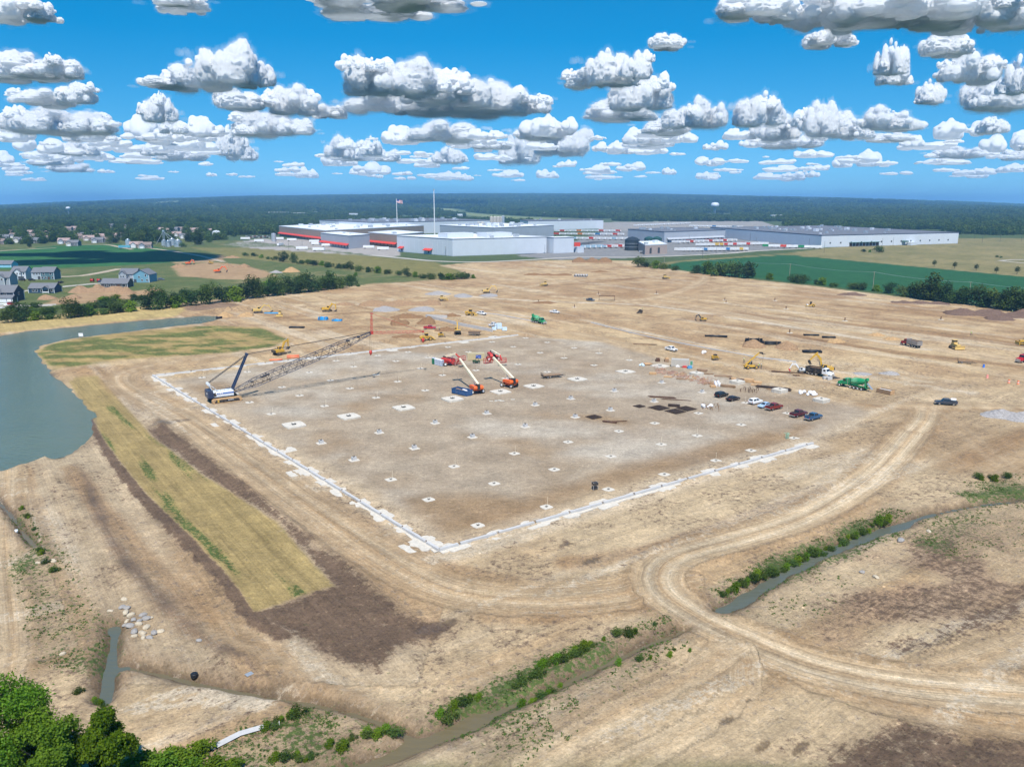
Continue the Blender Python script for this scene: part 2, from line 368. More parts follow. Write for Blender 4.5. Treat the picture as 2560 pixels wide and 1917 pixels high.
def height(X, Y):
    X = np.asarray(X, float); Y = np.asarray(Y, float)
    r = np.hypot(X, Y)
    near = r < 700
    z = np.zeros(X.shape)
    nx, ny = X[near], Y[near]; zz = np.zeros(nx.shape)
    pad = sstep(2.0, -2.0, sd_poly(nx, ny, PADPOLY))
    rough = 1 - 0.93 * pad
    rough = rough * np.where(np.hypot(nx, ny) < 230, 1.0, 0.8)
    zz += rough * (0.6 * fbm(nx / 14, ny / 14, 3, 3) + 0.62 * fbm(nx / 3.1, ny / 3.1, 9, 4))
    for line, w, h in RIDGES:
        D, T, S = d_line(nx, ny, line, 12)
        zz += h * np.exp(-(D / w) ** 2) * (0.75 + 0.9 * fbm(nx / 2.2, ny / 2.2, 21, 3)) * (0.55 + 0.9 * vnoise(S / 9, S * 0 + h * 7, 5))
    for line, w, k, pale in ROADS:                      # rolled flat, with two worn wheel paths
        D, T, S = d_line(nx, ny, line, 14)
        m = sstep(w + 1.5, w - 0.5, D) * k
        zz = zz * (1 - 0.85 * m) - 0.07 * m * np.exp(-((np.abs(T) - 1.5) / 0.5) ** 2) + 0.30 * k * k * np.exp(-((D - w - 0.8) / 0.7) ** 2) * (0.4 + 1.2 * vnoise(S / 3, S * 0 + w, 3))
    d = sd_poly(nx, ny, POND) + 2.5 * fbm(nx / 6, ny / 6, 41, 3)
    zz = np.where(d < 6, np.minimum(zz, 50) * sstep(-3, 3, d) - 0.9 * sstep(4.0, -3.0, d) - 0.8 * sstep(-2, -14, d), zz)
    for line, w in CHAN:
        D, T, S = d_line(nx, ny, line, 14); D = D + 0.5 * fbm(nx / 2.5, ny / 2.5, 51, 3) * (1 + w)
        k = sstep(w + 1.7, w - 1.0, D)
        zz = zz * (1 - k) - (1.35 * k)
    z[near] = zz
    # gentle country beyond, rising to wooded hills on the skyline
    f = sstep(2500, 11500, r)
    und = 26 * fbm(X / 1500, Y / 1500, 77, 3) + 10 * fbm(X / 420, Y / 420, 78, 3)
    H = CAM_H + 11500 * horizon_h(X, np.where(Y > 10, Y, 10.0))
    H = np.where(Y > 0, H, 20.0)
    far = f * H + sstep(2500, 7000, r) * und * 0.9
    far = np.where(r > 11500, far - (np.minimum(r, 13800) - 11500) * 0.06, far)
    return z + np.where(r > 2000, far, 0.0)
GRID = {}
def gz_arr(x, y):
    rr, az, Z = GRID['rr'], GRID['az'], GRID['z']; r = np.hypot(x, y); a = np.degrees(np.arctan2(x, y)); i = np.clip(np.searchsorted(rr, r) - 1, 0, len(rr) - 2); j = np.clip(np.searchsorted(az, a) - 1, 0, len(az) - 2)
    u = np.clip((r - rr[i]) / (rr[i + 1] - rr[i]), 0, 1); v = np.clip((a - az[j]) / (az[j + 1] - az[j]), 0, 1)
    return (Z[i, j] * (1 - u) + Z[i + 1, j] * u) * (1 - v) + (Z[i, j + 1] * (1 - u) + Z[i + 1, j + 1] * u) * v
def gz(x, y):
    """ground height under a point, read from the built sheet"""
    rr, az, Z = GRID['rr'], GRID['az'], GRID['z']; r = math.hypot(x, y); a = math.degrees(math.atan2(x, y))
    i = min(max(int(np.searchsorted(rr, r)) - 1, 0), len(rr) - 2); j = min(max(int(np.searchsorted(az, a)) - 1, 0), len(az) - 2)
    u = min(max((r - rr[i]) / (rr[i + 1] - rr[i]), 0), 1); v = min(max((a - az[j]) / (az[j + 1] - az[j]), 0), 1)
    return float((Z[i, j] * (1 - u) + Z[i + 1, j] * u) * (1 - v) + (Z[i, j + 1] * (1 - u) + Z[i + 1, j + 1] * u) * v)

def ground_colours(X, Y):
    n = X.shape; r = np.hypot(X, Y)
    A = lambda c: np.array(lin(*c))
    col = np.zeros(n + (3,)); col[:] = A((84, 100, 58))         # meadow / woodland floor by default
    wob = 2.6 * fbm(X / 7, Y / 7, 101, 4); wobf = 1.2 * fbm(X / 2, Y / 2, 105, 3)
    big = fbm(X / 38, Y / 38, 111, 4); mid = fbm(X / 9, Y / 9, 117, 4); sm = fbm(X / 2.2, Y / 2.2, 119, 3)
    rough = np.zeros(n); wet = np.zeros(n); rows = np.zeros(n); wd = np.zeros(n); wp = np.zeros(n); wv = np.zeros(n)
    T = X * D1[0] + Y * D1[1]; Sx = X * D2[0] + Y * D2[1]       # default streaks run along the front wall
    ta = T.copy(); sa = Sx.copy(); tw = np.zeros(n)
    def lay(mask, c, var=None, cv=None):
        nonlocal col
        m = np.clip(mask, 0, 1)[:, None]; cc = np.tile(A(c), n + (1,)).astype(float)
        if var is not None: cc = cc + (A(cv) - A(c)) * np.clip(var, 0, 1)[:, None]
        col = col * (1 - m) + cc * m
    def pm(poly, soft=1.0, k=1.0): return sstep(soft, -soft, sd_poly(X, Y, poly) + wob * k)
    # distant farmland patches
    fp = vnoise(X / 420 + 0.3 * Y / 420, Y / 900, 131)
    lay(sstep(0.74, 0.77, fp) * sstep(2300, 2700, r), (140, 150, 96))
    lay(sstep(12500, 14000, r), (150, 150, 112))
    g = pm(GREEN_L, 1.5); lay(g, (128, 124, 78), big * 2 + mid + 0.5, (96, 106, 58)); wv = np.maximum(wv, g * (0.5 + 0.5 * mid)); lay(g * sstep(0.1, 0.25, big) * 0.8, (170, 148, 104))
    for q in DIRT_L: m = pm(q, 3, 2); lay(m, (190, 158, 118), mid + 0.5, (170, 138, 102)); wv *= (1 - m)
    lay(pm(MOWN_L, 3, 0.5), (146, 134, 80), mid + 0.5, (120, 118, 64)); wv *= (1 - pm(MOWN_L, 3, 0.5)); rows += pm(MOWN_L, 3, 0.5) * 0.8
    c = pm(CROP_L, 3, 0.6); lay(c, (60, 114, 56), big + mid + 0.4, (46, 98, 50)); rows += c * 0.5; wv *= (1 - c)
    lay(pm(GRASS_R, 4, 1), (156, 142, 96), big * 1.5 + mid + 0.5, (128, 122, 76)); rows += pm(GRASS_R, 4) * 0.7
    c = pm(CROP_R, 3, 0.6); lay(c, (46, 100, 56), mid + 0.4, (36, 88, 50)); rows += c * 0.6
    # the graded site
    dirt = pm(DIRT_R, 2.5)
    lay(dirt, (210, 184, 146), big * 2.2 + 0.42, (180, 152, 116)); rough = np.maximum(rough, dirt * 0.6)
    tw = np.maximum(tw, dirt * 0.45)
    up = dirt * sstep(0, 1, (Y - 225) / 60.0)      # upper site: orange clay, bladed along the other axis
    lay(up * 0.8, (214, 184, 140), big * 2.0 + mid + 0.4, (186, 148, 106))
    k = up > 0.5; ta = np.where(k, Sx, ta); sa = np.where(k, T, sa)
    lt = dirt * (np.abs(X + 40) < 1e9) * sstep(10, -10, X + 0.25 * Y - 0)   # left apron
    kk = (sd_poly(X, Y, pl((60, 900), (320, 840), (980, 1250), (900, 1480), (200, 1480), (60, 1100))) < 0)
    ta = np.where(kk, Sx, ta); sa = np.where(kk, T, sa)
    lay((kk & (dirt > 0.5)) * 0.55, (196, 176, 146), big * 1.8 + mid + 0.5, (164, 140, 112))
    # pale limestone dust and brown wet bands
    for line, w, k in BANDS:
        D, tt, ss = d_line(X, Y, line, 20); m = sstep(w * 1.2, w * 0.3, D + wob * 0.6) * (0.55 + 0.9 * vnoise(ss / 14, ss * 0 + w, 9))
        if k > 0: lay(np.clip(m * k, 0, 1), (168, 130, 88), sm + 0.5, (150, 114, 78)); wd = np.maximum(wd, m * 0.25)
        else: wp = np.maximum(wp, -m * k)
    band = sstep(0.10, 0.24, fbm(ta / 9 + wob * 0.1, sa / 110, 141, 3)) * dirt
    lay(band * 0.55, (176, 140, 98))
    band2 = sstep(0.08, 0.25, fbm(ta / 7 + 50, sa / 80, 147, 3)) * dirt
    lay(band2 * 0.35, (222, 202, 172)); wp = np.maximum(wp, band2 * 0.45); wd = np.maximum(wd, band * 0.22); wd = np.maximum(wd, dirt * (0.16 + 0.16 * (mid > 0.02)))
    wp = np.maximum(wp, dirt * 0.22)
    grey = pm(PADPOLY, 3.0, 1.0)
    lay(grey * 0.92, (190, 172, 148), big * 1.6 + mid + 0.4, (172, 152, 128))
    lay(grey * sstep(0.05, 0.3, fbm(X / 26 + 9, Y / 26, 151, 4)) * 0.75, (164, 136, 102))
    lay(grey * sstep(0.0, 0.3, fbm(X / 30 + 90, Y / 20, 155, 4)) * 0.7, (204, 192, 174))
    lay(pm(PADBROWN, 4.0, 1.6) * 0.7, (162, 128, 86), mid + 0.4, (148, 116, 80))
    D, _, _ = d_line(X, Y, np.array([PAD_L, PAD_N, PAD_R]), 10)     # trampled pale margin along the footings
    lay(sstep(7, 2, D + wob) * 0.55, (214, 192, 162))
    wd *= (1 - 0.9 * grey); wp *= (1 - 0.6 * grey); tw *= (1 - 0.8 * grey)
    for (px, py, rr) in SPOTS:
        x0, y0 = P(px, py); q = np.hypot(X - x0, Y - y0) + wob * 0.5
        lay(sstep(rr, rr * 0.55, q) * 0.35, (158, 134, 104))
    # dark topsoil, straw matting, banks
    d_ = pm(DARK1, 2.2, 1.0); lay(d_ * 0.45, (140, 114, 96)); wd = np.maximum(wd, d_ * 0.8); wp *= (1 - 0.8 * d_); rough = np.maximum(rough, pm(DARK1, 1.0, 0.5))
    D, _, _ = d_line(X, Y, DARK2, 10); m2 = sstep(2.2, 0.6, D + wobf); lay(m2 * 0.4, (130, 106, 90)); wd = np.maximum(wd, m2 * 0.85); rough = np.maximum(rough, m2)
    s = pm(STRAW, 0.5, 0.08); lay(s, (178, 154, 102), mid + 0.4, (160, 138, 90)); wd *= (1 - s); wp *= (1 - s)
    gs = sstep(0.10, 0.26, fbm(Sx / 3.2, T / 26, 161, 4)); wv = np.maximum(wv, s * gs * 0.55); lay(s * gs * 0.25, (124, 130, 56)); rows += s * 0.9
    ta = np.where(s > 0.4, Sx, ta); sa = np.where(s > 0.4, T, sa); rough *= (1 - s * 0.6)
    b = pm(BANK, 1.0, 0.1); lay(b, (206, 180, 120), mid + 0.4, (188, 164, 108)); rows += b * 0.6
    p = pm(PENIN, 1.5, 0.6); lay(p, (178, 152, 98)); gp = sstep(-0.12, 0.10, fbm(X / 11, Y / 6, 171, 4)); lay(p * gp * 0.7, (132, 134, 70), sm + 0.4, (108, 118, 54)); wv = np.maximum(wv, p * gp * 0.5); wd *= (1 - p); wp *= (1 - p); rough *= (1 - p * 0.5); wd *= (1 - b); wp *= (1 - b)
    lay(pm(pl((388, 657), (490, 652), (520, 660), (420, 672), (400, 668)), 1.5), (150, 122, 98))
    # soils lower right
    sr = pm(SOIL_R, 4, 2.0) * sstep(-0.25, 0.1, mid + 0.5 * big); lay(sr * 0.5, (172, 140, 116)); wd = np.maximum(wd, sr * 0.5)
    sr = pm(SOIL_R2, 3, 2.0); wd = np.maximum(wd, sr * 0.55 * sstep(-0.2, 0.2, mid + 0.3)); rough = np.maximum(rough, pm(SOIL_R, 4))
    sb = pm(SOIL_BR, 2.0, 1.2) * sstep(-0.36, 0.0, fbm(ta / 4, sa / 9, 181, 4)); lay(sb * 0.5, (150, 130, 108)); wd = np.maximum(wd, sb * 0.7); wp *= (1 - sb); rough = np.maximum(rough, pm(SOIL_BR, 1.5) * 1.3)
    # wheel tracks
    for line, w, k, pale in ROADS:
        D, tt, ss = d_line(X, Y, line, 16)
        m = sstep(w + 1.8, w - 1.8, D + wobf + wob * 0.25) * k
        sh = np.exp(-((D - w - 0.6) / 1.3) ** 2) * k * (0.5 + 0.8 * vnoise(ss / 6, ss * 0 + w, 4)); lay(np.clip(sh * 0.6 * k, 0, 1), (164, 130, 92))
        c1 = (206, 178, 140) if pale > 0.5 else (190, 160, 122); lay(m * 0.85, c1, mid + 0.4, tuple(int(v * 0.93) for v in c1))
        wheel = np.exp(-((np.abs(tt) - 1.5) / 0.75) ** 2) * m
        lay(wheel * (0.2 + 0.6 * pale), (230, 206, 170)); lay(np.exp(-(tt / 0.45) ** 2) * m * 0.45, (176, 142, 102)); wd *= (1 - 0.75 * m); wp = np.maximum(wp, wheel * 0.35)
        hit = m > 0.35; ta = np.where(hit, tt, ta); sa = np.where(hit, ss, sa); tw = np.maximum(tw, m * 0.95); rough *= (1 - 0.7 * m)
    # weeds
    for poly, k in WEED:
        m = pm(poly, 3.0, 1.5) * k
        lay(m * 0.5, (160, 136, 108)); wv = np.maximum(wv, m * (0.48 + 1.2 * np.clip(mid, -0.2, 0.3))); wd = np.maximum(wd, m * 0.35)
        rough = np.maximum(rough, m)
    # ditches and pond shores: damp banks
    for line, w in CHAN:
        D, tt, ss = d_line(X, Y, line, 14)
        m = sstep(w + 3.6, w + 0.3, D + wobf); lay(m * 0.6, (154, 128, 100), sm + 0.5, (130, 108, 88))
        m = sstep(w + 0.9, w, D + 0.3 * wobf); lay(m * 0.85, (112, 92, 66)); wet = np.maximum(wet, m)
    d = sd_poly(X, Y, POND) + 2.5 * fbm(X / 6, Y / 6, 41, 3)
    lay(sstep(2.2, 0.6, d) * 0.6, (150, 128, 100)); lay(sstep(0.8, -0.5, d), (92, 92, 76)); wet = np.maximum(wet, sstep(1.0, 0, d))
    for (px, py, rr, st) in PUDDLES:
        x0, y0 = P(px, py); th = math.atan2(D1[1], D1[0]) if st else 0
        q = np.hypot(((X - x0) * D2[0] + (Y - y0) * D2[1]) * 0.55, ((X - x0) * D1[0] + (Y - y0) * D1[1]) * 1.5) + wob * 0.35 + wobf * 0.3
        m = sstep(rr, rr * 0.8, q); lay(m * 0.85, (128, 106, 78)); wet = np.maximum(wet, m * 0.9)
    mud = pl((175, 1010), (262, 1170), (330, 1250), (400, 1330), (470, 1390), (560, 1440), (470, 1410), (380, 1360), (300, 1280), (220, 1170))
    m = pm(mud, 1.2, 1.0); lay(m * 0.9, (150, 122, 94), mid + sm + 0.4, (116, 98, 82)); wet = np.maximum(wet, m * 0.6)
    # pavements round the warehouses
    for poly, c in ((LOT_L, (186, 178, 170)), (LOT_M, (150, 148, 146)), (FARLOT, (170, 164, 156))):
        lay(pm(poly, 1.5, 0.1), c, mid + 0.4, tuple(int(v * 0.92) for v in c)); rows *= (1 - pm(poly, 1.5, 0.1))
    return col, rough, wet, rows, ta, sa, tw, np.clip(np.stack([wd, wp, wv], 1), 0, 1)

DIRT_L = [plp((430, 668), (520, 655), (590, 660), (660, 676), (690, 690), (620, 700), (540, 698), (450, 690)), plp((150, 745), (230, 722), (330, 728), (390, 722), (380, 742), (260, 755), (160, 762), (110, 760)), plp((420, 648), (560, 640), (560, 652), (440, 660))]
BANDS = [(smooth_line(pl(*q), 6), w, k) for q, w, k in (
  (((1060, 628), (1300, 608), (1450, 595), (1530, 602)), 7, 0.7), (((1400, 682), (1600, 705), (1800, 740), (2000, 768), (2230, 795)), 5, 0.65), (((1300, 655), (1500, 668), (1700, 690), (1950, 712), (2230, 748)), 6, 0.7),
  (((1700, 650), (1900, 668), (2100, 690), (2230, 706)), 6, 0.45), (((1850, 873), (1990, 884), (2230, 886)), 1.6, 0.8), (((1760, 1062), (1560, 1140), (1400, 1190), (1230, 1215)), 3.0, 0.6), (((700, 1070), (850, 1165), (960, 1225), (1100, 1250)), 2.5, 0.4),
  (((1150, 745), (1300, 765), (1500, 812), (1700, 858)), 2.5, -0.8), (((1000, 640), (1200, 652), (1400, 660), (1700, 705), (2000, 755)), 4.0, -0.7), (((1250, 690), (1500, 740), (1800, 800), (2100, 850)), 3.5, -0.55), (((1300, 700), (1560, 770), (1800, 830)), 3.0, 0.5), (((2050, 1010), (2160, 960), (2230, 930)), 4.0, 0.5), (((560, 690), (700, 680), (900, 668), (1050, 660)), 4.0, 0.5), (((640, 715), (760, 705), (900, 712)), 3.5, 0.45),
  (((1650, 1440), (1500, 1510), (1300, 1590)), 2.0, -0.4), (((1560, 1420), (1420, 1480), (1240, 1560)), 3.0, 0.4), (((2230, 1300), (2080, 1350), (1900, 1420)), 2.0, -0.5), (((150, 1010), (230, 1110), (330, 1220), (450, 1340)), 2.5, 0.5), (((300, 1530), (420, 1500), (560, 1515)), 3.0, -0.6), (((1350, 1260), (1200, 1330), (1050, 1330)), 2.5, 0.4), (((1180, 1330), (1420, 1310)), 2.0, 0.4))]
SPOTS = [(740, 1063 - 60, 9), (749, 989, 7), (940, 994, 7), (994, 954, 7), (875, 971, 7), (811, 1014, 6), (1350, 882, 8), (1283, 867, 6), (1368, 856, 6), (1435, 870, 6), (1410, 895, 5), (1171, 880, 5), (1106, 938, 5), (990, 903, 6), (1485, 913, 6), (885, 1150, 5), (977, 1199, 7), (1072, 1249, 6), (1036, 1121, 7), (1387, 1174, 7), (1181, 1093, 5)]
PUDDLES = [(425, 1055, 3.6, 0), (1095, 1565, 2.2, 0), (1480, 1400, 1.0, 0), (468, 1730, 0.7, 0), (1870, 1750, 0.6, 0), (1905, 1865, 0.55, 0), (2000, 1870, 0.7, 0), (1815, 1800, 0.9, 0), (1415, 1363, 1.0, 0)]

def ground_mat():
    m, nt, b = nodes_of('site_soil'); N = nt.nodes; L = nt.links
    def at(n): q = N.new('ShaderNodeAttribute'); q.attribute_name = n; return q
    def mth(op, a, b_=None, c=None):
        n = N.new('ShaderNodeMath'); n.operation = op
        for i, v in enumerate((a, b_, c)):
            if v is None: continue
            if hasattr(v, 'is_output'): L.new(v, n.inputs[i])
            else: n.inputs[i].default_value = v
        return n.outputs[0]
    def noise(vec, s, det, ro=0.6, dim='3D'):
        n = N.new('ShaderNodeTexNoise'); n.noise_dimensions = dim; n.inputs['Scale'].default_value = s; n.inputs['Detail'].default_value = det; n.inputs['Roughness'].default_value = ro
        L.new(vec, n.inputs['Vector']); return n.outputs['Fac']
    def rng(v, a, b_, c, d):
        n = N.new('ShaderNodeMapRange'); L.new(v, n.inputs['Value'])
        for k, x in zip(('From Min', 'From Max', 'To Min', 'To Max'), (a, b_, c, d)): n.inputs[k].default_value = x
        return n.outputs[0]
    ge = N.new('ShaderNodeNewGeometry'); pos = ge.outputs['Position']
    colA = at('soil'); aux = at('aux'); trk = at('track')
    sa = N.new('ShaderNodeSeparateColor'); L.new(aux.outputs['Color'], sa.inputs[0])
    rough, wet, rows = sa.outputs[0], sa.outputs[1], sa.outputs[2]
    st = N.new('ShaderNodeSeparateXYZ'); L.new(trk.outputs['Vector'], st.inputs[0])
    v1 = N.new('ShaderNodeCombineXYZ'); L.new(mth('MULTIPLY', st.outputs[0], 2.8), v1.inputs[0]); L.new(mth('MULTIPLY', st.outputs[1], 0.045), v1.inputs[1])
    streak = noise(v1.outputs[0], 1.0, 4, 0.7, '2D')
    v2 = N.new('ShaderNodeCombineXYZ'); L.new(mth('MULTIPLY', st.outputs[0], 0.34), v2.inputs[0]); L.new(mth('MULTIPLY', st.outputs[1], 0.012), v2.inputs[1])
    streak2 = noise(v2.outputs[0], 1.0, 3, 0.6, '2D')
    n1 = noise(pos, 0.11, 5, 0.6); n2 = noise(pos, 0.9, 6, 0.7); n3_ = noise(pos, 2.6, 5, 0.8); n5 = noise(pos, 0.33, 4, 0.65)
    f = mth('MULTIPLY', rng(n1, 0.3, 0.7, 0.82, 1.15), rng(n2, 0.28, 0.72, 0.76, 1.2))
    f = mth('MULTIPLY', mth('MULTIPLY', f, rng(n5, 0.3, 0.7, 0.88, 1.10)), rng(n3_, 0.32, 0.68, 0.74, 1.24))
    s1 = mth('MULTIPLY', mth('SUBTRACT', streak, 0.5), mth('MULTIPLY', st.outputs[2], 1.05))
    s2 = mth('MULTIPLY', mth('SUBTRACT', streak2, 0.5), mth('MULTIPLY', st.outputs[2], 1.15))
    f = mth('MULTIPLY', f, mth('ADD', 1.0, mth('ADD', s1, s2)))
    # rows of straw or crop
    v3 = N.new('ShaderNodeCombineXYZ'); L.new(mth('MULTIPLY', st.outputs[0], 0.8), v3.inputs[0]); L.new(mth('MULTIPLY', st.outputs[1], 0.02), v3.inputs[1])
    rw = noise(v3.outputs[0], 1.0, 4, 0.75, '2D')
    f = mth('MULTIPLY', f, mth('ADD', 1.0, mth('MULTIPLY', mth('SUBTRACT', rw, 0.5), mth('MULTIPLY', rows, 0.8))))
    # clods (dark) and stones (pale)
    vo = N.new('ShaderNodeTexVoronoi'); vo.inputs['Scale'].default_value = 0.75; L.new(pos, vo.inputs['Vector'])
    sel = N.new('ShaderNodeSeparateColor'); L.new(vo.outputs['Color'], sel.inputs[0])
    stone = mth('MULTIPLY', mth('LESS_THAN', vo.outputs['Distance'], mth('MULTIPLY', sel.outputs[1], 0.20)), mth('GREATER_THAN', sel.outputs[0], 0.70))
    stone = mth('MULTIPLY', stone, rough)
    clod = mth('MULTIPLY', rng(noise(pos, 1.5, 5, 0.8), 0.53, 0.66, 0.0, 1.0), mth('MULTIPLY', rough, 0.5))
    f = mth('MULTIPLY', f, mth('SUBTRACT', 1.0, clod))
    f = mth('ADD', f, mth('MULTIPLY', stone, 0.7))
    L.new(rng(wet, 0.3, 1.0, 0.95, 0.28), b.inputs['Roughness']); b.inputs['Specular IOR Level'].default_value = 0.25
    mw = at('cover'); sw = N.new('ShaderNodeSeparateColor'); L.new(mw.outputs['Color'], sw.inputs[0])
    na = noise(pos, 0.8, 10, 0.78); nb = noise(v1.outputs[0], 0.8, 7, 0.75, '2D'); nc = noise(pos, 1.5, 8, 0.75)
    def cover(w, nn, lo, hi, c, a_in, soft=0.10):
        k = rng(mth('SUBTRACT', w, rng(nn, lo, hi, 0.0, 1.0)), -soft, soft, 0.0, 1.0); x = N.new('ShaderNodeMix'); x.data_type = 'RGBA'; L.new(k, x.inputs['Factor']); L.new(a_in, x.inputs['A']); x.inputs['B'].default_value = lin(*c) + (1,); return x.outputs['Result']
    nm = mth('ADD', mth('MULTIPLY', na, 0.82), mth('MULTIPLY', nb, 0.18))
    base_c = cover(sw.outputs[1], mth('ADD', mth('MULTIPLY', nb, 0.25), mth('MULTIPLY', na, 0.75)), 0.36, 0.64, (222, 203, 175), colA.outputs['Color'], 0.16)
    base_c = cover(sw.outputs[0], nm, 0.36, 0.66, (124, 101, 81), base_c, 0.16)
    base_c = cover(sw.outputs[2], nc, 0.36, 0.68, (88, 104, 52), base_c, 0.10)
    sc_ = N.new('ShaderNodeVectorMath'); sc_.operation = 'SCALE'; L.new(base_c, sc_.inputs[0]); L.new(mth('MULTIPLY', f, SOIL_K), sc_.inputs['Scale'])
    L.new(sc_.outputs[0], b.inputs['Base Color'])
    h = mth('ADD', mth('MULTIPLY', mth('ADD', n2, mth('MULTIPLY', na, sw.outputs[0])), 0.5), mth('ADD', mth('MULTIPLY', streak, mth('MULTIPLY', st.outputs[2], 0.35)), mth('MULTIPLY', n3_, mth('MULTIPLY', rough, 0.35))))
    bp = N.new('ShaderNodeBump'); bp.inputs['Strength'].default_value = 1.0; bp.inputs['Distance'].default_value = 0.55
    L.new(h, bp.inputs['Height']); L.new(bp.outputs[0], b.inputs['Normal'])
    return m
SOIL_K = 0.77
def build_ground():
    az = np.concatenate([np.linspace(-180, -46, 12)[:-1], np.linspace(-46, 46, 760), np.linspace(46, 180, 12)[1:-1]])
    rr = []
    el0, el1 = math.atan2(CAM_H, 62.0), math.atan2(CAM_H, 900.0)
    rr = CAM_H / np.tan(np.linspace(el0, math.atan2(CAM_H, 330.0), 230))
    rr = np.concatenate([[2.0, 20, 45], rr, CAM_H / np.tan(np.linspace(math.atan2(CAM_H, 330.0), el1, 130))[1:], np.geomspace(900, 14000, 110)[1:], [20000, 35000, 72000]])
    na, nr = len(az), len(rr)
    a = np.radians(az)
    X = (rr[:, None] * np.sin(a)[None]).ravel(); Y = (rr[:, None] * np.cos(a)[None]).ravel()
    Z = height(X, Y)
    GRID.update(rr=rr, az=az, z=Z.reshape(nr, na))
    i, j = np.meshgrid(np.arange(nr - 1), np.arange(na), indexing='ij')
    j2 = (j + 1) % na
    Fc = np.stack([i * na + j, i * na + j2, (i + 1) * na + j2, (i + 1) * na + j], -1).reshape(-1, 4)
    me = bpy.data.meshes.new('ground'); nv = len(X)
    me.vertices.add(nv); me.vertices.foreach_set('co', np.stack([X, Y, Z], 1).ravel().astype(np.float32))
    me.loops.add(Fc.size); me.loops.foreach_set('vertex_index', Fc[:, ::-1].ravel().astype(np.int32))
    me.polygons.add(len(Fc)); me.polygons.foreach_set('loop_start', (np.arange(len(Fc)) * 4).astype(np.int32)); me.polygons.foreach_set('loop_total', np.full(len(Fc), 4, np.int32))
    me.update(); me.validate()
    col, rough, wet, rows, ta, sa, tw, cov = ground_colours(X, Y)
    a4 = me.attributes.new('cover', 'FLOAT_COLOR', 'POINT'); a4.data.foreach_set('color', np.concatenate([cov, np.ones((nv, 1))], 1).ravel().astype(np.float32))
    a1 = me.attributes.new('soil', 'FLOAT_COLOR', 'POINT'); a1.data.foreach_set('color', np.concatenate([col, np.ones((nv, 1))], 1).ravel().astype(np.float32))
    a2 = me.attributes.new('aux', 'FLOAT_COLOR', 'POINT'); a2.data.foreach_set('color', np.stack([rough, wet, np.clip(rows, 0, 1), np.ones(nv)], 1).ravel().astype(np.float32))
    a3 = me.attributes.new('track', 'FLOAT_VECTOR', 'POINT'); a3.data.foreach_set('vector', np.stack([ta, sa, tw], 1).ravel().astype(np.float32))
    me.materials.append(ground_mat()); me.shade_smooth()
    o = bpy.data.objects.new('ground', me); C.objects.link(o); tag(o, kind='structure'); return o
build_ground()

# ------------------------------------------------------------------ water
def water_mat(name, col, rough, chop=0.25):
    m, nt, b = nodes_of(name); L = nt.links
    b.inputs['Base Color'].default_value = col + (1,); b.inputs['Roughness'].default_value = rough; b.inputs['IOR'].default_value = 1.33
    ge = nt.nodes.new('ShaderNodeNewGeometry'); n = nt.nodes.new('ShaderNodeTexNoise'); n.inputs['Scale'].default_value = 0.8; n.inputs['Detail'].default_value = 5
    mp = nt.nodes.new('ShaderNodeMapping'); mp.inputs['Scale'].default_value = (0.6, 1.7, 1.0); L.new(ge.outputs['Position'], mp.inputs['Vector']); L.new(mp.outputs[0], n.inputs['Vector'])
    bp = nt.nodes.new('ShaderNodeBump'); bp.inputs['Strength'].default_value = chop; bp.inputs['Distance'].default_value = 0.5; L.new(n.outputs['Fac'], bp.inputs['Height']); L.new(bp.outputs[0], b.inputs['Normal'])
    n2 = nt.nodes.new('ShaderNodeTexNoise'); n2.inputs['Scale'].default_value = 0.05; n2.inputs['Detail'].default_value = 3; L.new(ge.outputs['Position'], n2.inputs['Vector'])
    mx = nt.nodes.new('ShaderNodeMix'); mx.data_type = 'RGBA'; mx.inputs['A'].default_value = col + (1,); mx.inputs['B'].default_value = (col[0] * 1.35, col[1] * 1.2, col[2] * 1.1, 1); L.new(n2.outputs['Fac'], mx.inputs['Factor']); L.new(mx.outputs['Result'], b.inputs['Base Color'])
    return m
M_POND = water_mat('pond_surface', (0.095, 0.135, 0.105), 0.12, 0.9)
M_DITCH = water_mat('ditch_surface', (0.12, 0.105, 0.062), 0.12)
M_DITCHG = water_mat('slate_ditch_surface', (0.085, 0.10, 0.082), 0.10)
def flat_poly(name, pts, z, m):
    bm = bmesh.new(); vs = [bm.verts.new((x, y, z)) for x, y in pts]; bm.faces.new(vs); bmesh.ops.triangulate(bm, faces=bm.faces)
    for f in bm.faces:
        if f.normal.z < 0: f.normal_flip()
    me = bpy.data.meshes.new(name); bm.to_mesh(me); bm.free(); me.materials.append(m)
    o = bpy.data.objects.new(name, me); C.objects.link(o); return tag(o, kind='structure')
def grow(poly, d):
    c = poly; n = len(c); out = []
    area = sum(c[i][0] * c[(i + 1) % n][1] - c[(i + 1) % n][0] * c[i][1] for i in range(n)); s = 1 if area > 0 else -1
    for i in range(n):
        t = c[(i + 1) % n] - c[i - 1]; t = t / (np.hypot(*t) + 1e-9); out.append(c[i] + s * d * np.array([t[1], -t[0]]))
    return np.array(out)
flat_poly('pond_water', grow(POND, 3.0), WATER_POND, M_POND)
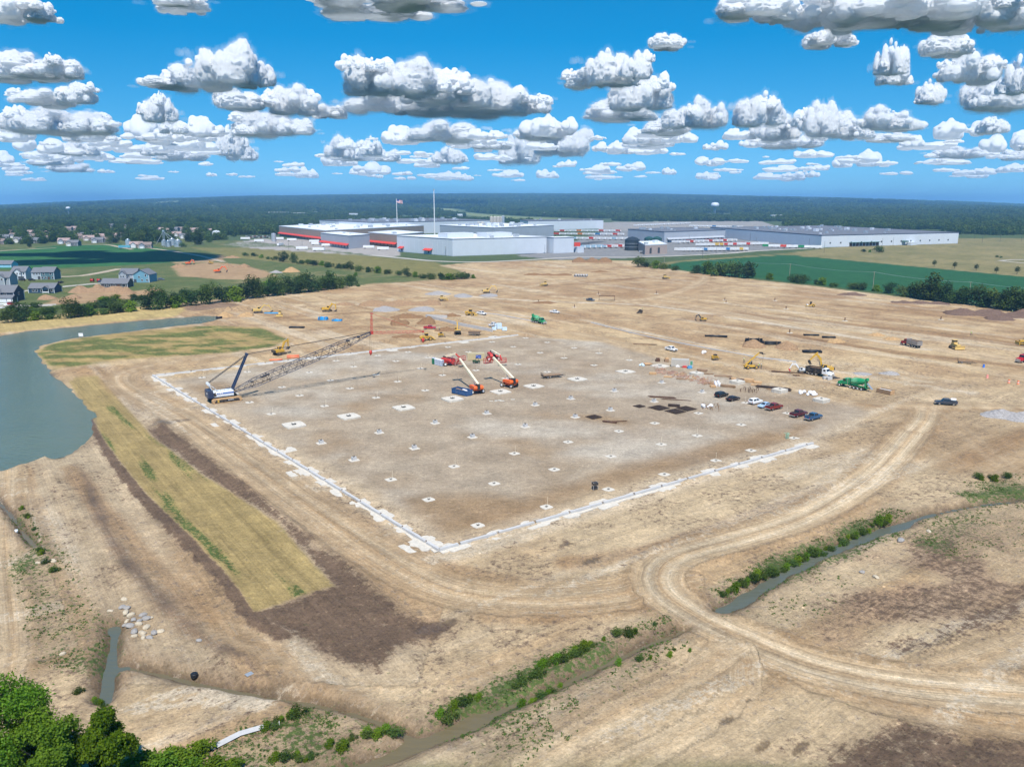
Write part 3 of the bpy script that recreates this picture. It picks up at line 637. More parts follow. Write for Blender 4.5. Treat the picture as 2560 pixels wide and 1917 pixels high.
for k, (line, w) in enumerate(CHAN):
    e0 = line[0] - line[1]; e1 = line[-1] - line[-2]; line = np.vstack([line[0] + e0 / np.hypot(*e0) * 3.5, line, line[-1] + e1 / np.hypot(*e1) * 3.5])
    t = np.gradient(line, axis=0); t /= np.hypot(t[:, 0], t[:, 1])[:, None] + 1e-9; nrm = np.stack([t[:, 1], -t[:, 0]], 1)
    hw = w + 1.6
    mb = MB(); n = len(line)
    a = line + nrm * hw; b_ = line - nrm * hw
    mb.add([(p[0], p[1], WATER_DITCH + 0.004 * k) for p in a] + [(p[0], p[1], WATER_DITCH + 0.004 * k) for p in b_], [(i, i + 1, n + i + 1, n + i) for i in range(n - 1)])
    tag(mb.build('ditch_water', M_DITCHG if k in (0, 1, 5) else M_DITCH), kind='structure')
# ------------------------------------------------------------------ concrete work on the pad
M_CONC = mat('fresh_concrete', lin(226, 217, 202, 0.74), 0.85, var=0.16, scale=1.3, bump=0.05)
M_CONC2 = mat('cured_concrete', lin(212, 210, 208, 0.74), 0.9, var=0.10, scale=0.8, bump=0.05)
M_BOLT = mat('dark_steel_bolts', (0.05, 0.045, 0.04), 0.6, 0.5)
M_RUST = mat('rusty_steel', (0.12, 0.06, 0.035), 0.8, 0.2, var=0.35, scale=2)
M_STAKE = mat('grade_stake', (0.75, 0.62, 0.45), 0.8)
RZ = math.atan2(D2[1], D2[0])
def blob_slab(mb, cx, cy, hx, hy, z0, z1, seed, rz=0.0, ragged=0.14, n=16):
    """poured slab: rounded, uneven outline with real thickness"""
    g = random.Random(seed); pts = []
    for k in range(n):
        t = 2 * math.pi * k / n + (math.pi / 4 if n % 8 == 0 else 0.2)
        c, s_ = math.cos(t), math.sin(t); q = (abs(c) ** 9 + abs(s_) ** 9) ** (-1 / 9.0) * (1 - ragged * g.random())
        x, y = hx * q * c, hy * q * s_
        pts.append((cx + x * math.cos(rz) - y * math.sin(rz), cy + x * math.sin(rz) + y * math.cos(rz)))
    vs = [(x, y, z0) for x, y in pts] + [(x, y, z1) for x, y in pts]
    mb.add(vs, [(k, (k + 1) % n, n + (k + 1) % n, n + k) for k in range(n)] + [tuple(range(n, 2 * n))])
FOOT = {}
def proto_footing(kind, v):
    key = (kind, v)
    if key in FOOT: return FOOT[key]
    s_ = {'plain': 1.12, 'pier': 1.15, 'large': 2.7, 'raised': 1.9}[kind]; h = {'plain': 0.07, 'pier': 0.06, 'large': 0.30, 'raised': 0.95}[kind]
    a = MB(); blob_slab(a, 0, 0, s_, s_, -0.5, h, 100 + v * 7 + len(kind), 0, 0.10 if kind in ('plain', 'pier') else 0.015, 16 if kind in ('plain', 'pier') else 4 * 4)
    parts = [('slab', a.mesh('footing_slab', M_CONC), None)]
    b = MB()
    for i in (-1, 1):
        for j in (-1, 1):
            q = 0.17 if kind != 'large' else 0.4
            b.cyl((i * q, j * q, h - 0.02 + (0.75 if kind == 'pier' else 0)), (i * q, j * q, h + (0.75 if kind == 'pier' else 0) + (0.3 if kind != 'large' else 0.4)), 0.035 if kind != 'large' else 0.06, n=6)
    q = {'plain': 0.2, 'pier': 0.25, 'large': 0.55, 'raised': 0.3}[kind]
    b.box((0, 0, h + 0.012 + (0.75 if kind == 'pier' else 0)), (2 * q, 2 * q, 0.03))
    if kind == 'pier':
        c = MB(); c.box((0, 0, h + 0.375), (0.95, 0.95, 0.75)); parts.append(('pier', c.mesh('footing_pier', M_CONC2), None))
    parts.append(('anchor_bolts', b.mesh('footing_bolts', M_BOLT), None))
    if kind == 'plain' and v % 2 == 0:
        c = MB(); c.bar((0.7, 0.6, 0), (0.78, 0.65, 1.7), 0.045); parts.append(('stake', c.mesh('footing_stake', M_STAKE), None))
    FOOT[key] = parts; return parts
def footing(kind, px, py, label, group, v):
    x, y = P(px, py); r = empty({'plain': 'column_footing', 'pier': 'column_pier', 'large': 'large_footing', 'raised': 'raised_footing'}[kind], (x, y, gz(x, y) + 0.01), RZ + rnd.uniform(-0.03, 0.03), label, 'footing', group)
    for nm, me, _ in proto_footing(kind, v):
        o = bpy.data.objects.new(nm, me); C.objects.link(o); o.parent = r
    return r
PIERS = [(803, 1108), (948, 1082), (1088, 1058), (1217, 1034), (1338, 1013), (885, 1150), (1036, 1121), (1181, 1093), (1313, 1067), (1438, 1043), (1526, 1026), (1635, 1004), (1427, 997), (1654, 957), (1536, 978), (1755, 981)]
PLAIN = [(811, 1015), (977, 1199), (1135, 1166), (1286, 1134), (1072, 1249), (1235, 1209), (1386, 1174), (1195, 1313), (1366, 1268), (1420, 1105), (1547, 1078), (1637, 1058), (1746, 1033), (1653, 1111), (1743, 1089), (1853, 1062),
         (1527, 1141), (1521, 1225), (1661, 1187), (1790, 1152), (1878, 1127), (1985, 1096), (1968, 1033), (1864, 1007), (944, 889), (990, 903), (940, 937), (994, 954), (940, 994), (1063, 976), (1106, 938), (1051, 921), (1070, 894), (1020, 880), (1120, 868), (1171, 880),
         (1190, 926), (1230, 855), (1283, 867), (1314, 845), (1368, 856), (1350, 882), (1295, 911), (1263, 946), (1368, 930), (1410, 895), (1435, 870), (618, 930), (505, 944), (705, 968), (773, 931), (840, 902), (884, 917), (826, 951), (875, 971), (749, 989), (678, 1035), (624, 1006), (587, 985), (1497, 883), (1485, 913), (1573, 900)]
LARGE = [(735, 1065), (872, 1043), (1009, 1021), (1131, 1000), (1251, 981), (1334, 967), (1443, 949), (1564, 930), (1650, 916)]
RAISED = [(1741, 938), (1843, 959), (1949, 982), (2053, 1005)]
for i, (x, y) in enumerate(sorted(PIERS)):
    footing('pier', x, y, 'square concrete pier on a white slab, %s from the left of all piers' % ordinal(i), 'column piers on the pad', i % 3)
for i, (x, y) in enumerate(sorted(PLAIN)):
    footing('plain', x, y, 'flat white square footing with anchor bolts, %s from the left on the pad' % ordinal(i), 'flat column footings on the pad', i % 6)
for i, (x, y) in enumerate(LARGE):
    footing('large', x, y, 'large raised white footing with a bolt cage, %s from the left in the long row' % ordinal(i), 'row of large footings across the pad', 0)
for i, (x, y) in enumerate(RAISED):
    footing('raised', x, y, 'thick block footing beside the haul road, %s from the left of four' % ordinal(i), 'block footings beside the haul road', 0)

def foundation(a, b, name_label, seed, skip_end=0.0, wall_h=0.55, step=8.3, first=4.0):
    """strip footing wall from a to b: wall segments between poured column pads"""
    a = np.array(a); b = np.array(b); Lw = np.hypot(*(b - a)); d = (b - a) / Lw; n_ = np.array([-d[1], d[0]]); rz = math.atan2(d[1], d[0])
    g = random.Random(seed)
    root = empty('foundation_wall', (a[0], a[1], 0), rz, name_label, 'foundation', 'perimeter foundation walls')
    s_ = first; last = 0.0; k = 0
    cuts = []
    while s_ < Lw - 2: cuts.append(s_); s_ += step * g.uniform(0.94, 1.06)
    prev = -0.2
    for q in cuts + [Lw]:
        x0, x1 = prev + 0.25, q - (0.25 if q < Lw else 0)
        m = MB(); m.box(((x0 + x1) / 2, 0, wall_h / 2 - 0.2), (x1 - x0, 0.5, wall_h + 0.4)); m.build('wall_segment', M_CONC2, root)
        prev = q
    for i, q in enumerate(cuts):
        big = i % 2 == 0; o1 = g.uniform(-0.4, 0.4); h1 = (2.5 if big else 1.7) * g.uniform(0.85, 1.2); h2 = (1.9 if big else 1.5) * g.uniform(0.85, 1.2)
        m = MB(); blob_slab(m, q + o1, 0.0, h1 * 1.05, h2 * 1.15, -0.5, 0.10 + 0.04 * g.random(), seed * 31 + i, 0, 0.22, 18); m.build('poured_pad', M_CONC, root)
        if big and g.random() < 0.4:
            m = MB(); blob_slab(m, q + g.uniform(-1, 1), g.choice((-1, 1)) * 2.6, 2.1, 2.0, -0.5, 0.07, seed * 41 + i, 0, 0.12, 16); m.build('poured_pad', M_CONC, root)
    m = MB(); g2 = random.Random(seed + 5); nn = max(8, int(Lw / 2)); up = []; dn = []           # slopped concrete strip along the wall foot
    for i in range(nn + 1):
        t = Lw * i / nn; up.append((t, 0.62 + 0.55 * g2.random(), 0.045)); dn.append((t, -0.62 - 0.55 * g2.random(), 0.045))
    vs = up + dn; m.add(vs + [(x, y, -0.4) for x, y, _ in vs], [(i, i + 1, nn + 1 + i + 1, nn + 1 + i) for i in range(nn)] + [(i, i + 1, 2 * nn + 2 + i + 1, 2 * nn + 2 + i) for i in range(nn)] + [(nn + 1 + i, nn + 1 + i + 1, 3 * nn + 3 + i + 1, 3 * nn + 3 + i) for i in range(nn)])
    m.build('strip_footing', M_CONC, root)
    m = MB()
    for q in cuts:
        for e in (-0.12, 0.12): m.cyl((q + e, 0.0, 0.1), (q + e, 0.0, 0.65), 0.05, n=6)
    m.build('column_bolts', M_RUST, root)
    return root
foundation(PAD_N, PAD_R, 'front foundation wall running from the near corner to the right', 3)
foundation(PAD_N, PAD_L, 'left foundation wall running from the near corner towards the crane', 4)
foundation(PAD_L, PAD_B, 'far foundation wall running behind the crane boom', 5, wall_h=0.4)
# half built dock pit walls behind the far corner
def pit_wall():
    root = empty('dock_wall', (0, 0, 0), 0, 'pale concrete dock wall standing behind the far corner of the pad', 'wall')
    path = [P(1118, 795), P(1065, 793), P(1150, 814), P(1232, 830)]
    for i in range(3):
        a, b = Vector(path[i] + (0,)), Vector(path[i + 1] + (0,)); n = max(1, int((b - a).length / 6))
        for k in range(n):
            p, q = a.lerp(b, k / n), a.lerp(b, (k + 0.97) / n)
            m = MB(); m.bar((p.x, p.y, 0.6), (q.x, q.y, 0.6), 0.4, 1.6); m.build('wall_panel', M_CONC2, root)
    return root
pit_wall()
def trench_wall():
    root = empty('curb_wall', (0, 0, 0), 0, 'long low concrete curb on the far right side of the pad', 'wall')
    for nm, pts in (('curb', [P(1210, 783), P(1240, 786), P(1330, 803)]), ('curb', [P(1478, 807), P(1600, 838), P(1720, 862), P(1900, 895), P(1990, 905)])):
        for i in range(len(pts) - 1):
            m = MB(); m.bar(pts[i] + (0.1,), pts[i + 1] + (0.1,), 0.5, 0.5); m.build(nm, M_CONC2, root)
trench_wall()

# ------------------------------------------------------------------ heaps
def heap_mat(name, c, k=0.8):
    return mat(name, lin(*c, k), 0.95, var=0.34, scale=1.6, spec=0.1, bump=0.9)
M_HEAP = {'dirt': heap_mat('heap_dirt', (164, 134, 104)), 'brown': heap_mat('heap_brown', (146, 114, 84)), 'gravel': heap_mat('heap_gravel', (168, 163, 160)), 'clay': heap_mat('heap_clay', (190, 156, 114)), 'dark': heap_mat('heap_dark', (120, 98, 86))}
def heap(px, py, wx, wy, h, kind, label, rz=0.0, peaks=1, seed=0):
    x0, y0 = P(px, py); n = 34; g = np.random.RandomState(seed + int(px) + int(py))
    u, v = np.meshgrid(np.linspace(-1, 1, n), np.linspace(-1, 1, n), indexing='ij')
    z = np.zeros_like(u)
    for k in range(peaks):
        ox = 0 if peaks == 1 else (-0.62 + 1.24 * k / (peaks - 1)); oy = g.uniform(-0.15, 0.15); w = 1.0 if peaks == 1 else 0.5
        d = np.hypot((u - ox) / w, (v - oy) / 0.95)
        z = np.maximum(z, np.clip(1 - d, 0, 1) ** 0.9 * (0.75 + 0.25 * g.rand()))
    nz = fbm(u * 4 + px, v * 4 + py, 7, 4) * (1.1 if kind != 'gravel' else 0.45) * (z > 0.001) * (0.3 + z)
    z = z + nz; edge = np.maximum(np.abs(u), np.abs(v)) > 0.97
    z = np.where(edge | (z < 0.01), -0.15, z)
    ca, sa = math.cos(rz), math.sin(rz); X = u * wx; Y = v * wy
    vs = np.stack([X * ca - Y * sa, X * sa + Y * ca, z * h], -1).reshape(-1, 3)
    fs = [(i * n + j, (i + 1) * n + j, (i + 1) * n + j + 1, i * n + j + 1) for i in range(n - 1) for j in range(n - 1)]
    m = MB(); m.add(vs, fs); o = m.build({'gravel': 'gravel_heap'}.get(kind, 'dirt_heap'), M_HEAP[kind], smooth=True)
    o.location = (x0, y0, gz(x0, y0) - 0.05); tag(o, label, 'heap', 'heaps of spoil and stone'); return o
HEAPS = [
 (1010, 775, 17, 9, 2.6, 'gravel', 'grey gravel heap behind the crane jib', 0.1, 2), (1190, 740, 14, 9, 2.2, 'gravel', 'pale gravel heap below the far yellow excavator', 0.1, 2), (1095, 735, 9, 7, 2.8, 'gravel', 'small far gravel heap left of the pale one', 0, 1),
 (1032, 808, 11, 7, 3.0, 'brown', 'brown spoil heap left of the red pickup', 0.2, 2), (1018, 792, 9, 6, 2.4, 'brown', 'brown spoil heap touching the grey gravel', 0.1, 1), (1000, 762, 24, 7, 3.4, 'dirt', 'long orange spoil ridge across the far left site', 0.1, 3), (900, 762, 14, 5, 2.2, 'dirt', 'low orange spoil ridge left of the long one', 0.1, 2),
 (590, 790, 9, 4.5, 2.4, 'clay', 'orange clay heap at the tip of the pond', 0.1, 2), (1130, 790, 5, 4, 1.8, 'brown', 'small brown cone inside the dock walls', 0, 1), (1020, 842, 8, 4, 1.6, 'brown', 'low brown heap under the red crane jib', 0.1, 1), (1118, 826, 6, 4, 1.6, 'brown', 'small heap between red pickup and excavator', 0.1, 1),
 (1925, 868, 11, 5, 3.2, 'dirt', 'tan heap in front of the black pipe stack', -0.3, 2), (2090, 855, 4, 3, 1.6, 'clay', 'small clay cone left of the red dump truck', 0, 1), (2190, 838, 4, 3, 1.5, 'clay', 'small clay cone above the red dump truck', 0, 1), (2230, 848, 4, 3, 1.3, 'clay', 'low clay cone right above the red dump truck', 0, 1),
 (2508, 1040, 6.5, 4.5, 2.2, 'gravel', 'light grey gravel heap at the right edge, left cone', 0, 1), (2560, 1046, 6.5, 4.5, 2.4, 'gravel', 'light grey gravel heap at the right edge, right cone', 0, 1),
 (2475, 788, 22, 8, 4.0, 'dark', 'dark spoil heap under the right tree row', -0.3, 3), (2300, 758, 16, 4, 1.6, 'dark', 'low dark windrow below the right tree row', -0.3, 3), (2550, 800, 16, 7, 3.0, 'dark', 'dark spoil heap at the right edge below the trees', -0.3, 2), (2130, 738, 9, 4, 1.8, 'dark', 'small dark heap below the shrubs on the right', -0.3, 1),
 (245, 729, 17, 8, 4.2, 'dirt', 'reddish spoil mound between the two ranch houses', 0.1, 3), (150, 747, 12, 6, 2.6, 'dirt', 'low spoil mound below the navy ranch house', 0.1, 2), (350, 732, 14, 8, 4.2, 'dirt', 'spoil mound below the blue gabled house', 0.3, 2), (450, 668, 9, 6, 3.2, 'dirt', 'heap at the left of the far excavator plot', 0, 1), (590, 668, 12, 7, 3.6, 'dirt', 'heap at the right of the orange excavator', 0, 2), (727, 680, 8, 6, 4.4, 'clay', 'orange cone left of the big trees beyond the field track', 0, 1), (690, 682, 6, 4, 2.2, 'gravel', 'small gravel cone beside the orange cone', 0, 1), (580, 645, 10, 5, 2.6, 'dirt', 'heap beside the gravel farm track', 0, 1),
 (1370, 688, 20, 4, 1.8, 'brown', 'dark brush windrow left of the big pipes', 0.0, 3), (1480, 655, 20, 8, 4.6, 'brown', 'eroded cut bank above the big pipes', 0.0, 3), (1500, 680, 9, 4, 2.0, 'brown', 'small bank right of the big pipes', 0.3, 1), (1360, 757, 8, 5, 1.4, 'brown', 'low mound left of the dark pickup', 0, 1), (2190, 935, 8, 3, 0.9, 'gravel', 'low rubble bed above the green mixer truck', 0, 2),
]
for h in HEAPS: heap(*h[:7], rz=h[7], peaks=h[8])

# ------------------------------------------------------------------ boulders
M_ROCK = [mat('boulder_pale', lin(205, 190, 165, 0.8), 0.9, var=0.2, scale=2, bump=0.3), mat('boulder_grey', lin(165, 160, 155, 0.8), 0.9, var=0.2, scale=2, bump=0.3)]
def rock_mesh(seed):
    bm = bmesh.new(); bmesh.ops.create_icosphere(bm, subdivisions=2, radius=1)
    g = random.Random(seed); pl_ = [(Vector((g.gauss(0, 1), g.gauss(0, 1), g.gauss(0, 1))).normalized(), g.uniform(0.55, 0.9)) for _ in range(7)]
    for v in bm.verts:
        for n, d in pl_:
            q = v.co.dot(n)
            if q > d: v.co -= n * (q - d) * 0.9
        v.co.z *= 0.75
    me = bpy.data.meshes.new('boulder'); bm.to_mesh(me); bm.free(); return me
ROCKS = [rock_mesh(s) for s in (1, 2, 3, 4)]
def boulder(px, py, s_, i, label, grp='boulders by the ditch'):
    x, y = P(px, py); me = ROCKS[i % 4].copy() if i < 0 else None
    key = ('rock', i % 4, i % 2)
    if key not in KIDS: d = ROCKS[i % 4].copy(); d.materials.append(M_ROCK[i % 2]); KIDS[key] = d
    o = bpy.data.objects.new('boulder', KIDS[key]); C.objects.link(o); o.location = (x, y, gz(x, y) + 0.15 * s_); o.rotation_euler = (0, 0, i * 1.3); o.scale = (s_ * 1.15, s_ * 0.9, s_ * 0.85)
    return tag(o, label, 'boulder', grp)
BLD = [(311, 1500), (306, 1521), (318, 1523), (276, 1528), (316, 1534), (312, 1553), (318, 1548), (335, 1553), (358, 1540), (366, 1550), (347, 1564), (366, 1569), (337, 1581), (356, 1584), (385, 1585), (401, 1581), (374, 1596), (336, 1592), (358, 1595), (325, 1566), (328, 1540), (349, 1556), (376, 1548)]
for i, (x, y) in enumerate(sorted(BLD)): boulder(x, y, 0.42 + 0.25 * ((i * 37) % 10) / 10, i, 'pale boulder, %s from the left in the cluster right of the ditch fork' % ordinal(i))
for i, (x, y, s_, lab) in enumerate([(96, 1409, 0.45, 'long grey slab stone left of the three field stones'), (112, 1406, 0.6, 'grey field stone in the middle, lower left'), (133, 1404, 0.6, 'round pale field stone at the right, lower left'), (2251, 1352, 0.75, 'grey boulder alone in the brown soil on the right'), (2190, 1445, 0.55, 'white ring shaped stone in the brown soil'), (2155, 1430, 0.5, 'flat pale stone left of the white ring stone'), (2322, 1330, 0.5, 'small grey stone right of the lone boulder'), (498, 1605, 0.4, 'small grey stone on the mud flat'), (157, 1635, 0.4, 'white stone in the weeds above the big tree')]): boulder(x, y, s_, i, lab, 'single field stones')
# ------------------------------------------------------------------ vehicles: shared materials and builders (x forward, z up)
M_GLASS = mat('dark_window_glass', (0.02, 0.025, 0.03), 0.08, spec=0.6, var=0.02)
M_TYRE = mat('tyre_rubber', (0.03, 0.03, 0.03), 0.85, dirt=0.5)
M_RIM = mat('wheel_rim', (0.42, 0.42, 0.43), 0.4, 0.6)
M_BLACK = mat('black_plastic', (0.025, 0.025, 0.027), 0.6, dirt=0.25)
M_TRACK = mat('crawler_track_steel', (0.055, 0.05, 0.045), 0.8, 0.2, dirt=0.7)
M_CHROME = mat('bright_metal', (0.6, 0.6, 0.6), 0.3, 0.7)
M_REDL = mat('tail_lamp_red', (0.4, 0.02, 0.02), 0.3)
M_LAMP = mat('head_lamp_clear', (0.8, 0.8, 0.78), 0.2)
M_CAT = mat('machine_yellow', (0.62, 0.36, 0.035), 0.45, dirt=0.35)
M_CATL = mat('faded_machine_yellow', (0.68, 0.46, 0.14), 0.5, dirt=0.35)
M_ORANGE = mat('machine_orange', (0.80, 0.13, 0.02), 0.42, dirt=0.15)
M_REDM = mat('machine_red', (0.55, 0.035, 0.03), 0.45, dirt=0.15)
M_CREAM = mat('boom_cream', (0.78, 0.70, 0.50), 0.45, dirt=0.1)
M_WHITE = mat('white_paint', (0.80, 0.80, 0.80), 0.35, var=0.04, dirt=0.12)
M_GREEN = mat('mixer_green', (0.015, 0.26, 0.10), 0.35, var=0.1, dirt=0.1)
M_LGREEN = mat('mixer_light_green', (0.20, 0.52, 0.28), 0.35, dirt=0.1)
M_NAVY = mat('crane_navy', (0.018, 0.035, 0.085), 0.4, dirt=0.1)
M_SILVER = mat('crane_silver_white', (0.66, 0.70, 0.74), 0.35)
M_BLUE = mat('crane_blue_stripe', (0.02, 0.10, 0.42), 0.4)
M_DUSTY = mat('dusty_track_tan', (0.48, 0.30, 0.15), 0.9, var=0.25)
def PAINT(name, c): return mat('paint_' + name, c, 0.3, var=0.05, dirt=0.10)

def wheels(root, spots, r, w, rim=M_RIM, n=16):
    for (x, y) in spots:
        s_ = 1 if y > 0 else -1
        t = MB(); t.lathe([(r * 0.55, -w / 2), (r * 0.93, -w / 2), (r, -w * 0.36), (r, w * 0.36), (r * 0.93, w / 2), (r * 0.55, w / 2)], (x, y, r), n, 'y'); o = t.build('wheel', M_TYRE, root, True)
        q = MB(); q.cyl((x, y + s_ * w * 0.30, r), (x, y + s_ * w * 0.52, r), r * 0.58, r * 0.50, n=10); q.build('rim', rim, o)
def sym(mb, f):
    for s_ in (-1, 1): f(mb, s_)
def car_body(root, prof, W, m, name='body', cham=0.12):
    """side profile swept across the width with rounded shoulders"""
    mb = MB(); n = len(prof); ys = [(-W / 2 + 0.0, 1), (-W / 2 + cham, 0), (W / 2 - cham, 0), (W / 2, 1)]
    zc = sum(p[1] for p in prof) / n; rows = []
    for y, e in ((-W / 2, 0.94), (-W / 2 + cham, 1.0), (W / 2 - cham, 1.0), (W / 2, 0.94)):
        rows.append([(x * (0.985 if e < 1 else 1), y, zc + (z - zc) * e) for x, z in prof])
    vs = [v for r_ in rows for v in r_]
    fs = [(j * n + k, j * n + (k + 1) % n, (j + 1) * n + (k + 1) % n, (j + 1) * n + k) for j in range(3) for k in range(n)] + [tuple(range(n)), tuple(range(3 * n, 4 * n))]
    mb.add(vs, fs); return mb.build(name, m, root, bevel=0.03)
def greenhouse(root, x0, x1, z0, z1, W, rf, rr, m, tuck=0.14):
    """cab: x0 rear, x1 front at belt; rf / rr slope of windscreen and rear window"""
    b = MB(); yb, yt = W / 2, W / 2 - tuck
    vs = [(x0, -yb, z0), (x1, -yb, z0), (x1, yb, z0), (x0, yb, z0), (x0 + rr, -yt, z1), (x1 - rf, -yt, z1), (x1 - rf, yt, z1), (x0 + rr, yt, z1)]
    b.add(vs, [(0, 3, 2, 1), (4, 5, 6, 7), (0, 1, 5, 4), (1, 2, 6, 5), (2, 3, 7, 6), (3, 0, 4, 7)]); cab = b.build('cab', m, root, bevel=0.05)
    def lerp(a, c, t): return tuple(a[i] + (c[i] - a[i]) * t for i in range(3))
    def pane(a, b_, c, d, u0, u1, v0, v1, off):
        p = lambda u, v: lerp(lerp(a, b_, u), lerp(d, c, u), v)
        q = [p(u0, v0), p(u1, v0), p(u1, v1), p(u0, v1)]; g = MB(); o = Vector(off)
        g.add([tuple(Vector(t) + o) for t in q] + [tuple(Vector(t) - o * 0.5) for t in q], [(0, 1, 2, 3), (7, 6, 5, 4), (0, 1, 5, 4), (1, 2, 6, 5), (2, 3, 7, 6), (3, 0, 4, 7)]); g.build('window', M_GLASS, cab)
    pane(vs[1], vs[2], vs[6], vs[5], 0.08, 0.92, 0.12, 0.92, (0.015, 0, 0.008))
    pane(vs[0], vs[3], vs[7], vs[4], 0.10, 0.90, 0.18, 0.88, (-0.015, 0, 0.008))
    for (a, b_, c, d, o) in ((vs[0], vs[1], vs[5], vs[4], (0, -0.015, 0.004)), (vs[3], vs[2], vs[6], vs[7], (0, 0.015, 0.004))):
        pane(a, b_, c, d, 0.10, 0.48, 0.16, 0.88, o); pane(a, b_, c, d, 0.53, 0.90, 0.16, 0.88, o)
    return cab
def lights(root, xf, xr, W, z):
    for s_ in (-1, 1):
        b = MB(); b.box((xf, s_ * (W / 2 - 0.25), z), (0.06, 0.36, 0.16)); b.build('headlight', M_LAMP, root)
        b = MB(); b.box((xr, s_ * (W / 2 - 0.18), z + 0.1), (0.06, 0.2, 0.3)); b.build('taillight', M_REDL, root)
def pickup(m, name='pickup_truck', cargo=None):
    r = empty(name)
    car_body(r, [(-2.9, 0.55), (-2.92, 1.12), (-0.95, 1.14), (0.95, 1.16), (2.55, 1.06), (2.88, 0.92), (2.9, 0.5), (2.35, 0.42), (-2.3, 0.42)], 1.98, m)
    greenhouse(r, -0.98, 1.25, 1.12, 1.86, 1.84, 0.62, 0.12, m)
    b = MB(); b.box((-1.93, 0, 1.16), (1.72, 1.55, 0.06)); b.build('bed_liner', M_BLACK, r)
    b = MB(); sym(b, lambda q, s_: q.box((-1.93, s_ * 0.88, 1.22), (1.86, 0.14, 0.16))); b.box((-2.86, 0, 1.22), (0.1, 1.7, 0.16)); b.build('bed_rail', m, r)
    b = MB(); b.box((2.93, 0, 0.58), (0.12, 1.9, 0.22)); b.build('front_bumper', M_CHROME, r); b = MB(); b.box((-2.97, 0, 0.6), (0.14, 1.9, 0.2)); b.build('rear_bumper', M_CHROME, r)
    b = MB(); b.box((2.9, 0, 0.86), (0.05, 1.1, 0.28)); b.build('grille', M_BLACK, r)
    lights(r, 2.87, -2.93, 1.98, 0.86); wheels(r, [(1.9, 0.86), (1.9, -0.86), (-1.85, 0.86), (-1.85, -0.86)], 0.41, 0.28)
    if cargo == 'tank':
        b = MB(); b.lathe([(0.05, -0.78), (0.36, -0.72), (0.42, -0.55), (0.42, 0.55), (0.36, 0.72), (0.05, 0.78)], (-1.85, 0, 1.62), 14, 'x'); b.build('tank', M_WHITE, r, True)
    return r
def sedan(m, name='parked_car', kind='sedan'):
    r = empty(name)
    if kind == 'suv':
        car_body(r, [(-2.25, 0.5), (-2.3, 1.05), (0.9, 1.08), (2.1, 0.98), (2.32, 0.8), (2.32, 0.45), (1.9, 0.34), (-1.9, 0.34)], 1.88, m); greenhouse(r, -2.22, 1.2, 1.04, 1.72, 1.78, 0.8, 0.35, m, 0.18)
    else:
        car_body(r, [(-2.35, 0.5), (-2.38, 0.95), (0.9, 0.96), (2.15, 0.84), (2.38, 0.7), (2.36, 0.4), (1.9, 0.30), (-1.9, 0.30)], 1.8, m); greenhouse(r, -1.75, 1.15, 0.93, 1.44, 1.7, 0.85, 0.75, m, 0.2)
    b = MB(); b.box((2.3, 0, 0.62), (0.08, 1.1, 0.2)); b.build('grille', M_BLACK, r)
    lights(r, 2.27, -2.36 if kind != 'suv' else -2.28, 1.84, 0.74); wheels(r, [(1.45, 0.8), (1.45, -0.8), (-1.4, 0.8), (-1.4, -0.8)], 0.34, 0.22)
    return r

def crawler(root, L, y, w, h, m=M_TRACK, name='track'):
    """one crawler track: stadium loop with grousers and rollers"""
    b = MB(); n = 8; prof = []
    for k in range(n + 1): t = -math.pi / 2 + math.pi * k / n; prof.append((L / 2 - h / 2 + h / 2 * math.cos(t), h / 2 + h / 2 * math.sin(t)))
    for k in range(n + 1): t = math.pi / 2 + math.pi * k / n; prof.append((-L / 2 + h / 2 + h / 2 * math.cos(t), h / 2 + h / 2 * math.sin(t)))
    b.prism(prof, y - w / 2, y + w / 2, 'y')
    for k in range(int(L / 0.45)):
        x = -L / 2 + h / 2 + k * 0.45
        if x > L / 2 - h / 2: break
        b.box((x, y, h + 0.02), (0.12, w * 1.02, 0.06)); b.box((x, y, 0.01), (0.12, w * 1.02, 0.06))
    o = b.build(name, m, root)
    c = MB(); s_ = 1 if y > 0 else -1
    for k in range(4): x = -L / 2 + h * 0.7 + k * (L - 1.4 * h) / 3; c.cyl((x, y + s_ * w / 2, h * 0.36), (x, y + s_ * (w / 2 + 0.05), h * 0.36), h * 0.2, n=8)
    c.build('roller', M_BLACK, o)
def limb(mb, pts, w, hs):
    """tapered box girder through points in the x-z plane"""
    vs = []; n = len(pts)
    for i, (x, z) in enumerate(pts):
        a = pts[max(i - 1, 0)]; c = pts[min(i + 1, n - 1)]; dx, dz = c[0] - a[0], c[1] - a[1]; l = math.hypot(dx, dz) + 1e-9; nx, nz = -dz / l, dx / l; h = hs[i] / 2
        vs += [(x + nx * h, -w / 2, z + nz * h), (x + nx * h, w / 2, z + nz * h), (x - nx * h, w / 2, z - nz * h), (x - nx * h, -w / 2, z - nz * h)]
    fs = [(4 * i + k, 4 * i + (k + 1) % 4, 4 * i + 4 + (k + 1) % 4, 4 * i + 4 + k) for i in range(n - 1) for k in range(4)] + [(0, 1, 2, 3), tuple(4 * (n - 1) + k for k in (3, 2, 1, 0))]
    mb.add(vs, fs)
